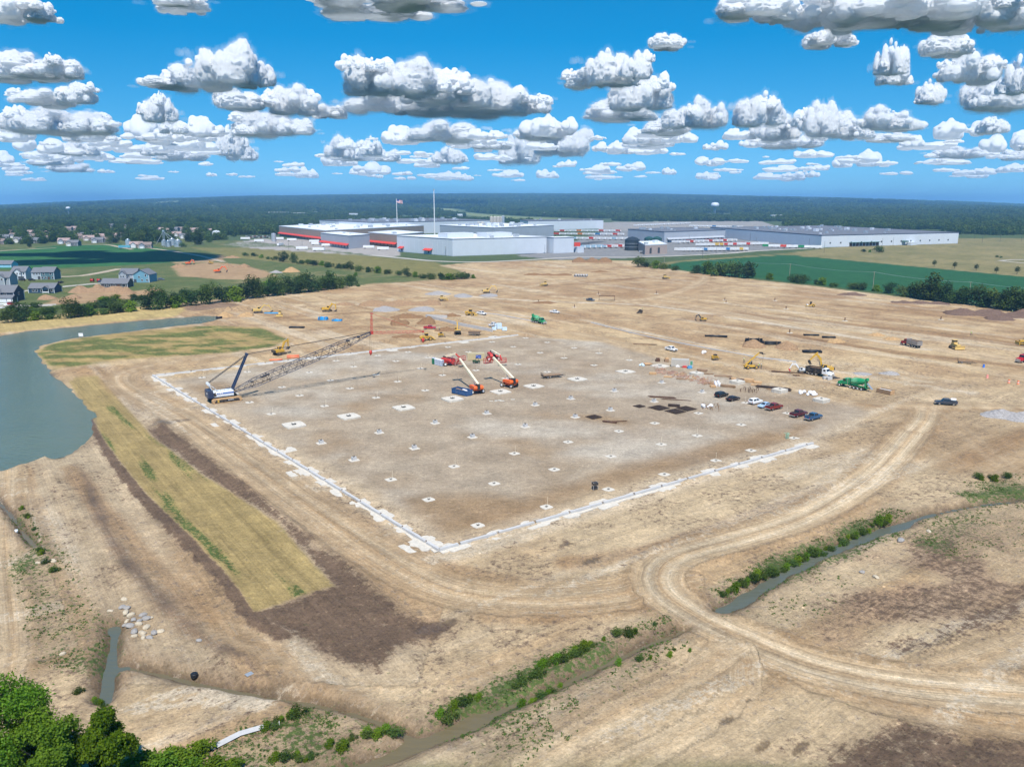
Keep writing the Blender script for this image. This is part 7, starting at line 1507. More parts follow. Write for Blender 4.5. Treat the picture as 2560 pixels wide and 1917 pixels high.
LT = [(52, 803, 54, 'round', 1.0), (20, 806, 34, 'bush', 1.0), (180, 794, 50, 'round', 1.2), (204, 790, 30, 'bush', 1.2), (222, 789, 26, 'bush', 1.2), (286, 783, 34, 'round', 1.25), (330, 778, 26, 'bush', 1.3), (372, 774, 46, 'round', 1.1), (398, 772, 58, 'round', 1.0), (430, 768, 40, 'round', 1.2), (477, 764, 44, 'round', 1.1), (518, 760, 54, 'round', 1.1), (556, 755, 42, 'round', 1.2), (590, 752, 36, 'bush', 1.3), (620, 748, 48, 'round', 1.1), (640, 745, 56, 'round', 1.0), (672, 741, 42, 'round', 1.2), (695, 738, 52, 'round', 1.1), (726, 735, 48, 'round', 1.1), (752, 732, 46, 'round', 1.2), (772, 730, 52, 'round', 1.2), (800, 727, 36, 'round', 1.2), (824, 724, 46, 'tall', 1.3), (850, 720, 30, 'bush', 1.2), (873, 715, 22, 'bush', 1.0), (440, 778 - 10, 30, 'bush', 1.4), (255, 786, 20, 'bush', 1.5), (300, 781, 18, 'bush', 1.5), (130, 797, 18, 'bush', 1.6), (90, 800, 22, 'bush', 1.5)]
for i, (px, py, h, k, w) in enumerate(sorted(LT)): tree(px, py, h, k, i, '%s, %s from the left in the row behind the pond bank' % ('leafy green tree' if k != 'bush' else 'dense green bush', ordinal(i)), 'trees and bushes behind the pond bank', w, 'tree' if k != 'bush' else 'bush', 'tree' if k != 'bush' else 'bush')
HG = [(612, 640, 9), (635, 641, 10), (655, 645, 9), (672, 648, 8), (690, 650, 10), (707, 655, 28), (736, 657, 25), (752, 660, 12), (770, 661, 13), (788, 664, 15), (806, 664, 12), (822, 668, 16), (846, 671, 13), (862, 672, 15), (877, 674, 22), (900, 678, 15), (920, 680, 14), (945, 683, 17), (970, 685, 14), (996, 688, 12), (1018, 692, 24), (1038, 693, 14), (1056, 696, 14), (1080, 698, 16), (1104, 699, 18), (1122, 700, 17), (1136, 699, 18), (1152, 698, 18), (1168, 697, 15), (1182, 696, 10), (875, 704, 18), (855, 712, 12), (890, 690, 9), (830, 693, 9), (895, 716, 8)]
for i, (px, py, h) in enumerate(sorted(HG)): tree(px, py, h, 'bush' if h < 22 else 'round', i, 'green shrub, %s from the left along the hedge towards the cold store' % ordinal(i), 'hedge shrubs towards the cold store', 1.2 if h < 22 else 1.1, 'hedge_shrub', 'shrub')
RT = [(1596, 667, 26, 'bush', 1.0), (1618, 668, 14, 'bush', 1.3), (1640, 671, 20, 'bush', 1.3), (1660, 672, 17, 'bush', 1.4), (1690, 676, 12, 'bush', 1.3), (1740, 683, 22, 'bush', 1.2), (1768, 686, 32, 'bush', 1.0), (1800, 690, 42, 'bush', 0.85), (1828, 692, 40, 'bush', 0.9), (1872, 696, 44, 'bush', 0.9), (1924, 699, 16, 'bush', 1.3), (1985, 705, 24, 'bush', 1.1), (2008, 708, 22, 'bush', 1.3), (2040, 711, 12, 'bush', 1.3), (2055, 714, 20, 'bush', 1.2), (2085, 717, 12, 'bush', 1.5), (2130, 722, 16, 'bush', 1.5), (2155, 724, 20, 'bush', 1.4), (2190, 728, 16, 'bush', 1.4), (2226, 734, 28, 'round', 1.4), (2262, 740, 26, 'bush', 1.2), (2285, 744, 36, 'bush', 1.0), (2310, 748, 44, 'round', 1.3), (2326, 751, 64, 'tall', 1.4), (2347, 753, 44, 'round', 1.3), (2366, 756, 50, 'tall', 1.4), (2390, 758, 42, 'round', 1.4), (2414, 760, 40, 'round', 1.4), (2446, 764, 52, 'round', 1.3), (2468, 768, 42, 'round', 1.4), (2492, 771, 50, 'round', 1.3), (2516, 774, 56, 'round', 1.3), (2540, 778, 58, 'round', 1.3), (2566, 781, 58, 'round', 1.3), (2590, 784, 56, 'round', 1.3), (2620, 788, 58, 'round', 1.3)]
for i, (px, py, h, k, w) in enumerate(sorted(RT)): tree(px, py, h, k, i, '%s, %s from the left between soybean field and dirt' % ('dark green tree' if k != 'bush' else 'rounded green shrub', ordinal(i)), 'trees and shrubs along the soybean field', w, 'tree' if k != 'bush' else 'bush', 'tree' if k != 'bush' else 'shrub')
for i, (px, py) in enumerate(((2335, 667), (2386, 672), (2440, 677), (2490, 684), (2542, 686))): tree(px, py, 17 if i != 4 else 20, 'globe', 0, 'young round street tree, %s from the left in the dry grass' % ordinal(i), 'young trees in the dry grass', 1.2, 'young_tree')
for i, (px, py, h) in enumerate(((2194, 631, 17), (2160, 630, 8), (2175, 631, 7), (2492, 643, 6), (2503, 645, 5))): tree(px, py, h, 'bush', i, 'lone shrub in the dry grass, %s from the left' % ordinal([2, 0, 1, 3, 4][i]), 'lone shrubs in the dry grass', 1.1, 'lone_shrub', 'shrub')
for i, (px, py, h, k) in enumerate(((350, 612, 34, 'round'), (372, 610, 42, 'round'), (395, 606, 30, 'round'), (335, 615, 28, 'tall'), (275, 609, 22, 'round'), (290, 608, 20, 'round'), (495, 612, 40, 'tall'), (73, 618, 16, 'round'), (455, 618, 12, 'bush'), (312, 600, 30, 'round'))): tree(px, py, h, k, i, 'tree round the grain farm, %s from the left' % ordinal(sorted(q[0] for q in ((350,), (372,), (395,), (335,), (275,), (290,), (495,), (73,), (455,), (312,))).index(px)), 'trees round the grain farm', 1.4 if k == 'tall' else 1.1, 'farm_tree')
SC = []
g3 = random.Random(33)
for k in range(70):
    t = g3.random(); px = 20 + 860 * t; py = 800 - 78 * t - g3.uniform(4, 26); SC.append((px, py, g3.uniform(8, 19)))
for i, (px, py, h) in enumerate(sorted(SC)): tree(px, py, h, 'bush', i, 'scrub bush, %s from the left between the tree row and the houses' % ordinal(i), 'scrub between tree row and houses', 1.7, 'scrub_bush', 'bush')
TW = []
for k in range(190):
    px = g3.uniform(-10, 560); py = 612 - 46 * g3.random() ** 1.5 - 6 * (px > 300); TW.append((px, py, g3.uniform(12, 24)))
TW = [q for q in TW[:] if all(abs(q[0] - 0.2893 * a) > 9 or not (-2 < q[1] - (452 + 0.2893 * (b_ + 18)) < 22) for a, b_ in TOWN) and not (400 < q[0] < 462 and q[1] > 590) and not (528 < q[0] < 556 and q[1] > 580)]
for i, (px, py, h) in enumerate(sorted(TW)): tree(px, py, h, 'round', i, ('%s from the left of the trees standing between the town houses' % ordinal(i)) if i < 99 else '%s from the right of the trees standing between the town houses' % ordinal(len(TW) - 1 - i), 'trees between the town houses', 1.25, 'town_tree')
# foreground trees at the lower left corner, seen from above
def near_tree(x, y, H, rad, seed, label, m):
    g = random.Random(seed); lob = []
    for k in range(26):
        a = g.uniform(0, 6.28); q = rad * math.sqrt(g.random()) * 0.8; z = H * (0.35 + 0.5 * g.random() * (1 - (q / rad) ** 2 * 0.5)); s_ = rad * g.uniform(0.22, 0.36); lob.append((q * math.cos(a), q * math.sin(a), z, s_, s_, s_ * 0.8))
    lob.append((0, 0, H * 0.85, rad * 0.3, rad * 0.3, rad * 0.25))
    r = empty('foreground_tree', (x, y, gz(x, y)), 0, label, 'tree', 'foreground trees in the lower left corner'); me = leaves('crown', lob, 26000, 0.135, m, seed, 0.45); o = bpy.data.objects.new('crown', me); C.objects.link(o); o.parent = r
    b = MB(); b.cyl((0, 0, -0.3), (0.1, 0, H * 0.5), 0.28, 0.14, 10)
    for k in range(7): a = k * 0.9; b.cyl((0, 0, H * (0.2 + 0.04 * k)), (rad * 0.6 * math.cos(a), rad * 0.6 * math.sin(a), H * (0.5 + 0.04 * k)), 0.09, 0.03, 6)
    b.build('trunk', M_BARK, r); return r
near_tree(*P(0, 2000), 14.6, 5.8, 1, 'big bright green tree filling the lower left corner', M_LEAFB)
near_tree(*P(130, 2010), 11.5, 4.0, 2, 'bright green tree right of the corner tree', M_LEAFB)
near_tree(*P(275, 1968), 9.4, 2.9, 3, 'yellow green tree, right one of the foreground trees', leaf_mat('leaf_lime', (0.075, 0.135, 0.010), (0.19, 0.26, 0.02)))
near_tree(*P(60, 2150), 8.0, 4.6, 4, 'bright green tree at the bottom edge in the corner', M_LEAFB)
near_tree(*P(180, 2130), 6.5, 3.4, 5, 'low bright green tree at the bottom edge beside the corner', M_LEAFB)
for i, (px, py, h) in enumerate(((370, 1925, 45), (415, 1935, 50), (460, 1915, 42), (500, 1890, 36), (535, 1930, 40), (580, 1937, 34), (430, 1900, 34), (340, 1940, 46), (480, 1937, 40))): tree(px, py, h, 'bush', 2 + 4 * i, 'bright green bush, %s from the left along the bottom edge' % ordinal(sorted((370, 415, 460, 500, 535, 580, 430, 340, 480)).index(px)), 'bushes along the bottom edge', 1.6, 'bush', 'bush')
# bushes along the ditches
CB = []
g2 = random.Random(17)
for (a, b_, n, h0, h1, o) in (((1800, 1483), (2230, 1290), 34, 22, 30, 4), ((1350, 1668), (1490, 1612), 16, 26, 34, 5), ((1290, 1712), (1360, 1680), 4, 24, 34, 5), ((1100, 1790), (1210, 1730), 7, 26, 36, 8), ((1400, 1700), (1300, 1755), 7, 18, 26, 5), ((830, 1875), (1000, 1810), 10, 24, 34, 14), ((660, 1830), (760, 1780), 6, 24, 44, 8), ((690, 1900), (800, 1890), 6, 20, 30, 10), ((1500, 1610), (1660, 1560), 5, 16, 30, 12), ((1560, 1660), (1740, 1620), 6, 14, 22, 14), ((2440, 1200), (2520, 1195), 5, 14, 24, 6), ((60, 1275), (100, 1340), 5, 14, 20, 6), ((80, 1380), (160, 1440), 6, 12, 20, 14), ((200, 1735), (280, 1760), 5, 16, 26, 14)):
    for k in range(n):
        t = (k + g2.random() * 0.7) / n; CB.append((a[0] + (b_[0] - a[0]) * t + g2.uniform(-o, o), a[1] + (b_[1] - a[1]) * t + g2.uniform(-o, o), (0.28 + 0.5 * g2.random()) * h1))
for i, (px, py, h) in enumerate(sorted(CB)): tree(px, py, h, 'bush', (2, 0, 2, 3)[i % 4], 'small green weed bush on the ditch banks, %s from the left' % ordinal(i) if i < 98 else 'small green weed bush, %s from the right edge on the ditch banks' % ordinal(len(CB) - 1 - i), 'weed bushes along the ditches', 1.1, 'weed_bush', 'bush')
# weeds: low tufts, uncountable
def weed_carpet():
    g = np.random.RandomState(4); V = []
    for poly, k in WEED:
        x0, y0 = poly.min(0); x1, y1 = poly.max(0); n = int((x1 - x0) * (y1 - y0) * 2.6 * k); n = min(n, 14000); x = g.uniform(x0, x1, n); y = g.uniform(y0, y1, n); ok = (sd_poly(x, y, poly) < 0) & (fbm(x / 3, y / 3, 191, 3) > 0.0); x, y = x[ok], y[ok]
        V.append(np.stack([x, y, gz_arr(x, y)], 1))
    V = np.vstack(V)
    z = V[:, 2]; V = V[z > WATER_DITCH + 0.1]; k = len(V); reps = 5
    c = np.repeat(V, reps, 0) + g.normal(size=(k * reps, 3)) * np.array([0.12, 0.12, 0.0]); kk = len(c); s_ = 0.07 + 0.13 * g.rand(kk); c[:, 2] += s_ * 0.5
    nr = g.normal(size=(kk, 3)) * 0.8 + np.array([0, 0, 1.0]); nr /= np.linalg.norm(nr, axis=1)[:, None]; a = np.cross(nr, g.normal(size=(kk, 3))); a /= np.linalg.norm(a, axis=1)[:, None]; b_ = np.cross(nr, a)
    v = np.empty((kk, 4, 3)); v[:, 0] = c - a * s_[:, None]; v[:, 1] = c - b_ * s_[:, None] * 0.5; v[:, 2] = c + a * s_[:, None]; v[:, 3] = c + b_ * s_[:, None] * 0.5
    me = bpy.data.meshes.new('weeds'); nv = 4 * kk; me.vertices.add(nv); me.vertices.foreach_set('co', v.reshape(-1).astype(np.float32)); me.loops.add(nv); me.loops.foreach_set('vertex_index', np.arange(nv, dtype=np.int32)); me.polygons.add(kk); me.polygons.foreach_set('loop_start', (np.arange(kk) * 4).astype(np.int32)); me.polygons.foreach_set('loop_total', np.full(kk, 4, np.int32)); me.update()
    t = me.attributes.new('tint', 'FLOAT', 'POINT'); t.data.foreach_set('value', np.repeat(g.rand(kk), 4).astype(np.float32)); me.materials.append(leaf_mat('leaf_weed', (0.07, 0.12, 0.03), (0.15, 0.21, 0.06))); o = bpy.data.objects.new('weeds', me); C.objects.link(o); tag(o, 'low green weeds sprouting from the bare soil', 'weeds', kind='stuff')
weed_carpet()
# woods: one mass, trees set out by geometry nodes on a point cloud
def woods():
    g = np.random.RandomState(12); X = []; Y = []; S_ = []
    for (r0, r1, sp) in ((900, 1500, 10.0), (1500, 2400, 11.5), (2400, 3600, 15.0), (3600, 5600, 22.0), (5600, 11400, 42.0)):
        n = int((R(84) / 2) * (r1 * r1 - r0 * r0) / (sp * sp)); r = np.sqrt(g.uniform(r0 * r0, r1 * r1, n)); a = g.uniform(-R(42), R(42), n); x, y = r * np.sin(a), r * np.cos(a)
        X.append(x); Y.append(y); S_.append(np.full(n, 1.0) * (8.5 + 6.5 * g.rand(n)) * (1.0 if r1 <= 2400 else sp / 13.0 if sp < 25 else 2.0))
    x = np.concatenate(X); y = np.concatenate(Y); s_ = np.concatenate(S_); r = np.hypot(x, y)
    f = y * _cp + CAM_H * _sp; px = CX + FPX * x / f; py = CY + FPX * (CAM_H * _cp - y * _sp) / f
    keep = np.zeros(len(x), bool)
    den = fbm(x / 260, y / 260, 301, 4)
    keep |= (r > 1480) & (px < 700) & (den > -0.16)
    keep |= (r > 1300) & (px < 560) & (px > -200) & (den > -0.12)
    keep |= (r > 1700) & (den > -0.13)
    keep |= (px > 470) & (px < 700) & (py < 586) & (den > -0.25)
    keep &= ~((r < 2600) & (px > 690) & (px < 1520) & (py > 568))
    keep &= ~((px > 1330) & (px < 2000) & (py > 554) & (r < 2600))
    keep &= ~((px > 1950) & (py > 580))
    keep |= (px > 1700) & (px < 2480) & (py < 574) & (py > 552) & (fbm(x / 90, y / 90, 305, 3) > -0.1) & (px > 1960)
    keep |= (px > 2390) & (py < 592) & (py > 556) & (fbm(x / 90, y / 90, 305, 3) > -0.05)
    for q in TOWN: keep &= ~((np.abs(px - 0.2893 * q[0]) < 9) & (py - (452 + 0.2893 * (q[1] + 18)) > -3) & (py - (452 + 0.2893 * (q[1] + 18)) < 20))
    keep &= (vnoise(x / 420 + 0.3 * y / 420, y / 900, 131) < 0.74) | (r < 2300)
    x, y, s_ = x[keep], y[keep], s_[keep]; z = height(x, y)
    me = bpy.data.meshes.new('woods'); me.vertices.add(len(x)); me.vertices.foreach_set('co', np.stack([x, y, z - 0.3], 1).ravel().astype(np.float32)); me.update()
    a = me.attributes.new('size', 'FLOAT', 'POINT'); a.data.foreach_set('value', s_.astype(np.float32)); a = me.attributes.new('turn', 'FLOAT', 'POINT'); a.data.foreach_set('value', g.uniform(0, 6.28, len(x)).astype(np.float32)); a = me.attributes.new('pick', 'INT', 'POINT'); a.data.foreach_set('value', g.randint(0, 3, len(x)).astype(np.int32))
    o = bpy.data.objects.new('woods', me); C.objects.link(o); tag(o, 'dark green woods covering the country out to the hills', 'woods', kind='stuff')
    ng = bpy.data.node_groups.new('woods', 'GeometryNodeTree'); ng.interface.new_socket('Geometry', in_out='INPUT', socket_type='NodeSocketGeometry'); ng.interface.new_socket('Geometry', in_out='OUTPUT', socket_type='NodeSocketGeometry')
    N = ng.nodes; L = ng.links; gi = N.new('NodeGroupInput'); go = N.new('NodeGroupOutput'); jn = N.new('GeometryNodeJoinGeometry')
    def attr(n, t='FLOAT'): q = N.new('GeometryNodeInputNamedAttribute'); q.data_type = t; q.inputs['Name'].default_value = n; return q.outputs['Attribute']
    for i, ob in enumerate(WOOD_SRC):
        oi = N.new('GeometryNodeObjectInfo'); oi.inputs['Object'].default_value = ob; oi.transform_space = 'ORIGINAL'; oi.inputs['As Instance'].default_value = False
        ip = N.new('GeometryNodeInstanceOnPoints'); cm = N.new('FunctionNodeCompare'); cm.data_type = 'INT'; cm.operation = 'EQUAL'; L.new(attr('pick', 'INT'), cm.inputs['A'] if False else [s for s in cm.inputs if s.type == 'INT'][0]); [s for s in cm.inputs if s.type == 'INT'][1].default_value = i
        rot = N.new('ShaderNodeCombineXYZ'); L.new(attr('turn'), rot.inputs[2])
        m2p = N.new('GeometryNodeMeshToPoints'); L.new(gi.outputs[0], m2p.inputs['Mesh']); L.new(m2p.outputs[0], ip.inputs['Points']); L.new(cm.outputs[0], ip.inputs['Selection']); L.new(oi.outputs['Geometry'], ip.inputs['Instance']); L.new(rot.outputs[0], ip.inputs['Rotation']); L.new(attr('size'), ip.inputs['Scale']); L.new(ip.outputs[0], jn.inputs[0])
    L.new(jn.outputs[0], go.inputs[0]); md = o.modifiers.new('woods', 'NODES'); md.node_group = ng; print('woods', len(x))
# three ordinary trees at the wood's edge whose crowns the rest repeat
WOOD_SRC = []
for i, (px, py) in enumerate(((560, 590), (520, 588), (590, 592))):
    lob = crown_lobes(90 + i, 'round'); lob = [(a * 1.3, b_ * 1.3, max(c - 0.12, 0.2), d * 1.35, e * 1.35, f * 1.25) for a, b_, c, d, e, f in lob]
    x, y = P(px, py); r = empty('wood_edge_tree', (x, y, 0), 0, 'tree at the near edge of the woods, %s of three by the white tank' % ('right', 'left', 'farthest right')[i] if i != 1 else 'tree at the near edge of the woods left of the white tank', 'tree', 'trees at the edge of the woods')
    o = bpy.data.objects.new('crown', leaves('crown', lob, 230, 0.10, (M_LEAFD, M_LEAF, M_LEAF)[i], 95 + i, 0.5)); C.objects.link(o); o.parent = r; r.scale = (11, 11, 11); t = bpy.data.objects.new('trunk', TRUNK[0]); C.objects.link(t); t.parent = r; WOOD_SRC.append(o)
woods()
# ------------------------------------------------------------------ yard clutter: containers, pipes, timber, toilets
M_TANC = mat('cream_container', lin(206, 190, 150, 0.8), 0.5, var=0.05, dirt=0.1)
M_OFFW = mat('offwhite_container', lin(205, 198, 186, 0.8), 0.5, var=0.06, dirt=0.1)
M_LUMB = mat('fresh_lumber', (0.55, 0.34, 0.17), 0.8, var=0.2, scale=2)
M_LUMD = mat('weathered_lumber', (0.30, 0.19, 0.11), 0.85, var=0.25, scale=2)
M_PIPEB = mat('black_pipe', (0.014, 0.015, 0.017), 0.45)
M_PIPEO = mat('orange_pipe', (0.78, 0.24, 0.12), 0.5)
M_PIPEBL = mat('blue_pipe', (0.03, 0.32, 0.68), 0.45)
M_SACK = mat('white_sack', (0.80, 0.80, 0.82), 0.8, bump=0.3)
M_WRAP = mat('pale_blue_wrap', (0.58, 0.72, 0.82), 0.4)
M_DUMP = mat('dumpster_blue', (0.02, 0.085, 0.22), 0.45, dirt=0.15)
M_TOIG = mat('toilet_green', (0.02, 0.16, 0.08), 0.5)
M_TOI = mat('toilet_grey', (0.42, 0.47, 0.56), 0.5)
M_SIGNB = mat('blue_sign', (0.03, 0.08, 0.34), 0.5)
M_MESH = mat('dark_rebar', (0.055, 0.035, 0.026), 0.9, 0.1, var=0.3)
M_VEST = mat('hi_vis_vest', (0.62, 0.85, 0.06), 0.7)
M_JEAN = mat('work_trousers', (0.05, 0.06, 0.10), 0.9)
M_SKIN = mat('skin', (0.42, 0.25, 0.18), 0.6)
M_HAT = mat('hard_hat_white', (0.8, 0.8, 0.78), 0.4)
def container(name, m, px, py, ang, label, open_door=False, sign=False):
    r = empty(name); L_, W, H = 6.06, 2.44, 2.6
    b = MB(); b.box((0, 0, H / 2 + 0.12), (L_, W, H)); bx = b.build('box', m, r)
    for s_ in (-1, 1):
        for k in range(24): b = MB(); b.box((-L_ / 2 + 0.25 + k * (L_ - 0.5) / 23, s_ * (W / 2 + 0.02), H / 2 + 0.12), (0.12, 0.05, H - 0.4)); b.build('rib', m, bx)
    b = MB()
    for sx in (-1, 1):
        for sy in (-1, 1): b.box((sx * L_ / 2, sy * W / 2, H / 2 + 0.12), (0.18, 0.18, H + 0.06))
    b.build('corner_post', m, r)
    if open_door:
        b = MB(); b.box((L_ / 2 + 0.01, 0, H / 2 + 0.12), (0.04, W - 0.3, H - 0.3)); b.build('door_opening', M_DOCK, r)
        b = MB(); b.box((L_ / 2 + 0.9, -W / 2 - 0.25, H / 2 + 0.12), (1.2, 0.07, H - 0.2), 0.25); d = b.build('door', m, r); b = MB(); b.box((L_ / 2 + 0.9, -W / 2 - 0.31, H / 2 + 0.4), (0.8, 0.03, 1.3), 0.25); b.build('door_sign', mat('green_sign', (0.10, 0.30, 0.16), 0.5), d)
    if sign:
        b = MB(); b.box((0.9, -W / 2 - 0.07, 1.5), (2.0, 0.06, 1.3)); s_ = b.build('sign', M_SIGNB, r)
        b = MB(); b.box((0.4, -W / 2 - 0.11, 1.75), (0.7, 0.03, 0.12)); b.box((1.2, -W / 2 - 0.11, 1.45), (1.0, 0.03, 0.10)); b.box((1.0, -W / 2 - 0.11, 1.15), (0.8, 0.03, 0.08)); b.build('sign_print', mat('sign_pale', (0.45, 0.5, 0.7), 0.5), s_)
    return put(r, px, py, ang, None, label, 'container')
container('shipping_container', M_TANC, 1190, 900, R(4), 'cream shipping container with blue sign behind the boom lifts', sign=True)
container('shipping_container', M_OFFW, 1700, 917, R(-13), 'off white storage container with open door above the timber', open_door=True)
for k in range(4):
    r = empty('portable_toilet'); b = MB(); b.box((0, 0, 1.1), (1.1, 1.1, 2.1)); w = b.build('cabin', M_TOIG if k == 0 else M_TOI, r); b = MB(); b.prism([(-0.58, 2.15), (-0.5, 2.3), (0, 2.42), (0.5, 2.3), (0.58, 2.15)], -0.58, 0.58, 'x'); b.build('roof', M_WHITE if k else M_TOI, r); b = MB(); b.box((0, -0.57, 1.1), (0.8, 0.05, 1.85)); d = b.build('door', M_TOIG if k == 0 else M_TOI, r); b = MB(); b.box((0.3, -0.61, 1.1), (0.06, 0.04, 0.16)); b.build('handle', M_BLACK, d)
    put(r, 1085 + k * 6.6, 910 + k * 1.7, R(-35), None, ('green portable toilet at the left end of the row' if k == 0 else 'grey portable toilet, %s of three right of the green one' % ordinal(k - 1)), 'toilet', 'portable toilets')
r = empty('roll_off_dumpster'); b = MB(); L_, W, H = 6.6, 2.4, 1.5
b.box((0, 0, 0.25), (L_, W, 0.16)); sym(b, lambda q, k: q.box((0, k * W / 2, H / 2 + 0.25), (L_, 0.1, H))); 
for s_ in (-1, 1): b.box((s_ * L_ / 2, 0, H / 2 + 0.25), (0.1, W, H))
bx = b.build('bin', M_DUMP, r)
for s_ in (-1, 1):
    for k in range(8): b = MB(); b.box((-L_ / 2 + 0.4 + k * (L_ - 0.8) / 7, s_ * (W / 2 + 0.09), H / 2 + 0.25), (0.12, 0.1, H - 0.1)); b.build('rib', M_DUMP, bx)
b = MB(); sym(b, lambda q, k: q.box((0, k * (W / 2 + 0.08), H + 0.25), (L_ + 0.1, 0.14, 0.12))); b.build('rim', M_DUMP, bx)
g = random.Random(3)
for k in range(9): b = MB(); b.box((g.uniform(-2.6, 2.6), g.uniform(-0.7, 0.7), 1.15 + g.uniform(0, 0.25)), (g.uniform(0.6, 1.6), g.uniform(0.3, 0.8), 0.35), g.uniform(0, 3)); b.build('scrap', (M_LUMB, M_LUMD, M_SACK)[k % 3], r)
put(r, 1155, 986, R(-42), None, 'long blue open dumpster full of scrap beside the boom lift', 'dumpster')
put(flat_trailer('flatbed_trailer', M_BLACK, M_LUMD, 7.0, 2.4), 1379, 944, R(22), None, 'black flatbed trailer with wooden deck on the pad', 'trailer')
put(flat_trailer('utility_trailer', M_BLACK, M_LUMD, 4.6, 1.9, 0.7), 2412, 909, R(-25), None, 'small black utility trailer on the right above the haul road', 'trailer')
r = empty('dump_trailer'); b = MB(); b.prism([(-2.4, 0.7), (-2.7, 1.8), (2.7, 1.8), (2.4, 0.7)], -1.1, 1.1, 'y'); b.build('bin', M_DUSTY if False else mat('brown_bin', (0.16, 0.12, 0.09), 0.7), r); b = MB(); b.box((0, 0, 1.82), (5.2, 2.0, 0.06)); b.build('load', M_HEAP['brown'], r); b = MB(); b.bar((2.4, 0, 0.6), (4.0, 0, 0.4), 0.14); b.build('tongue', M_BLACK, r); wheels(r, [(-0.4, 1.0), (-0.4, -1.0), (0.5, 1.0), (0.5, -1.0)], 0.36, 0.24); put(r, 1186, 838, R(-5), None, 'brown dump trailer right of the excavator by the dock wall', 'trailer')
r = empty('utility_cart'); b = MB(); b.box((0, 0, 0.6), (2.8, 1.4, 0.35)); b.box((-0.8, 0, 0.95), (1.2, 1.3, 0.3)); b.build('body', mat('dark_green_paint', (0.02, 0.06, 0.02), 0.6), r); b = MB(); 
for (x, y) in ((-0.2, -0.6), (-0.2, 0.6), (0.8, -0.6), (0.8, 0.6)): b.bar((x, y, 0.7), (x, y, 1.8), 0.06)
b.box((0.3, 0, 1.82), (1.3, 1.4, 0.05)); b.build('roll_cage', M_BLACK, r); wheels(r, [(0.9, 0.65), (0.9, -0.65), (-0.9, 0.65), (-0.9, -0.65)], 0.34, 0.26); put(r, 1191, 908, R(5), None, 'dark green utility cart before the cream container', 'cart')
def steel_frame():
    r = empty('steel_frame'); 
    for x in (-4.6, 4.6):
        for y in (-0.8, 0.8): b = MB(); b.box((x, y, 1.4), (0.2, 0.2, 2.8)); b.build('leg', M_RUST, r)
    for y in (-0.8, 0.8): b = MB(); b.box((0, y, 2.9), (9.6, 0.25, 0.35)); b.build('beam', M_RUST, r)
    b = MB(); b.box((0, 0, 3.1), (9.6, 1.7, 0.08)); b.build('deck', M_LUMD, r); return r
put(steel_frame(), 1517, 752, R(-6), None, 'brown steel trestle frame beside the dark pickup', 'frame')
def pipe_stack(px, py, L_, rad, n, layers, m, ang, label, name='pipe_bundle', wall=0.06, bands=True, cat='pipes'):
    r = empty(name)
    for j in range(layers):
        for k in range(n - j): y = (k - (n - j - 1) / 2) * rad * 2.04; z = rad + j * rad * 1.75; b = MB(); b.tube((-L_ / 2, y, z), (L_ / 2, y, z), rad, max(wall, rad * 0.12), 14); b.build('pipe', m, r, True)
    if bands:
        for x in (-L_ * 0.3, L_ * 0.3): b = MB(); b.box((x, 0, (layers * 1.75 * rad + rad) / 2), (0.12, n * rad * 2.1, layers * 1.75 * rad + rad * 0.6)); b.build('lumber_band', M_LUMD, r)
    return put(r, px, py, ang, None, label, cat, 'pipes laid out on the site')
pipe_stack(1452, 692, 6.0, 1.0, 5, 1, M_CONC2, R(75), 'row of large white concrete pipes on the upper site', 'concrete_pipe_row', 0.16, False)
pipe_stack(690, 902, 4.6, 0.3, 2, 1, M_PIPEO, R(14), 'orange pipe bundle, left one behind the crane boom', bands=False); pipe_stack(733, 895, 4.6, 0.3, 3, 2, M_PIPEO, R(14), 'orange pipe bundle, right one behind the crane boom', bands=False)
pipe_stack(808, 800, 4.6, 0.28, 5, 3, M_PIPEBL, R(-12), 'tall blue pipe stack, left one on the far left site'); pipe_stack(843, 803, 4.8, 0.24, 5, 2, M_PIPEBL, R(-12), 'low blue pipe stack, right one on the far left site')
pipe_stack(680, 783, 8.0, 0.2, 5, 1, M_PIPEBL, R(2), 'flat blue pipes beside the pond tip machines', bands=False)
BP = [(1790, 842, 9.5, 0.34, 3, 1, R(-10), 'black pipes lying alone left of the big black stack'), (1884, 858, 7.0, 0.36, 3, 3, R(-4), 'big black pipe stack behind the tan heap, left half'), (1925, 861, 8.5, 0.34, 4, 2, R(-10), 'big black pipe stack behind the tan heap, right half'), (1972, 871, 6.0, 0.16, 2, 1, R(-14), 'thin black pipe end right of the black stack'), (2030, 881, 7.0, 0.45, 3, 1, R(-5), 'black culvert pair with pale bands above the dump truck'), (2028, 839, 6.5, 0.3, 3, 1, R(-10), 'black pipe pile, left of two on the upper slope'), (2072, 845, 5.5, 0.32, 3, 1, R(-14), 'black pipe pile, right of two on the upper slope'), (742, 820, 7.0, 0.34, 3, 1, R(-4), 'black pipe pile by the green peninsula'), (548, 796, 3.0, 0.6, 1, 1, R(15), 'black culvert mouth at the pond tip')]
for q in BP: pipe_stack(q[0], q[1], q[2], q[3], q[4], q[5], M_PIPEB, q[6], q[7], wall=0.05, bands=q[5] > 1)
pipe_stack(1618, 924 - 12, 3.0, 0.36, 3, 1, mat('kraft_tube', (0.45, 0.28, 0.15), 0.8), R(14), 'brown cardboard form tubes left of the storage container', bands=False)
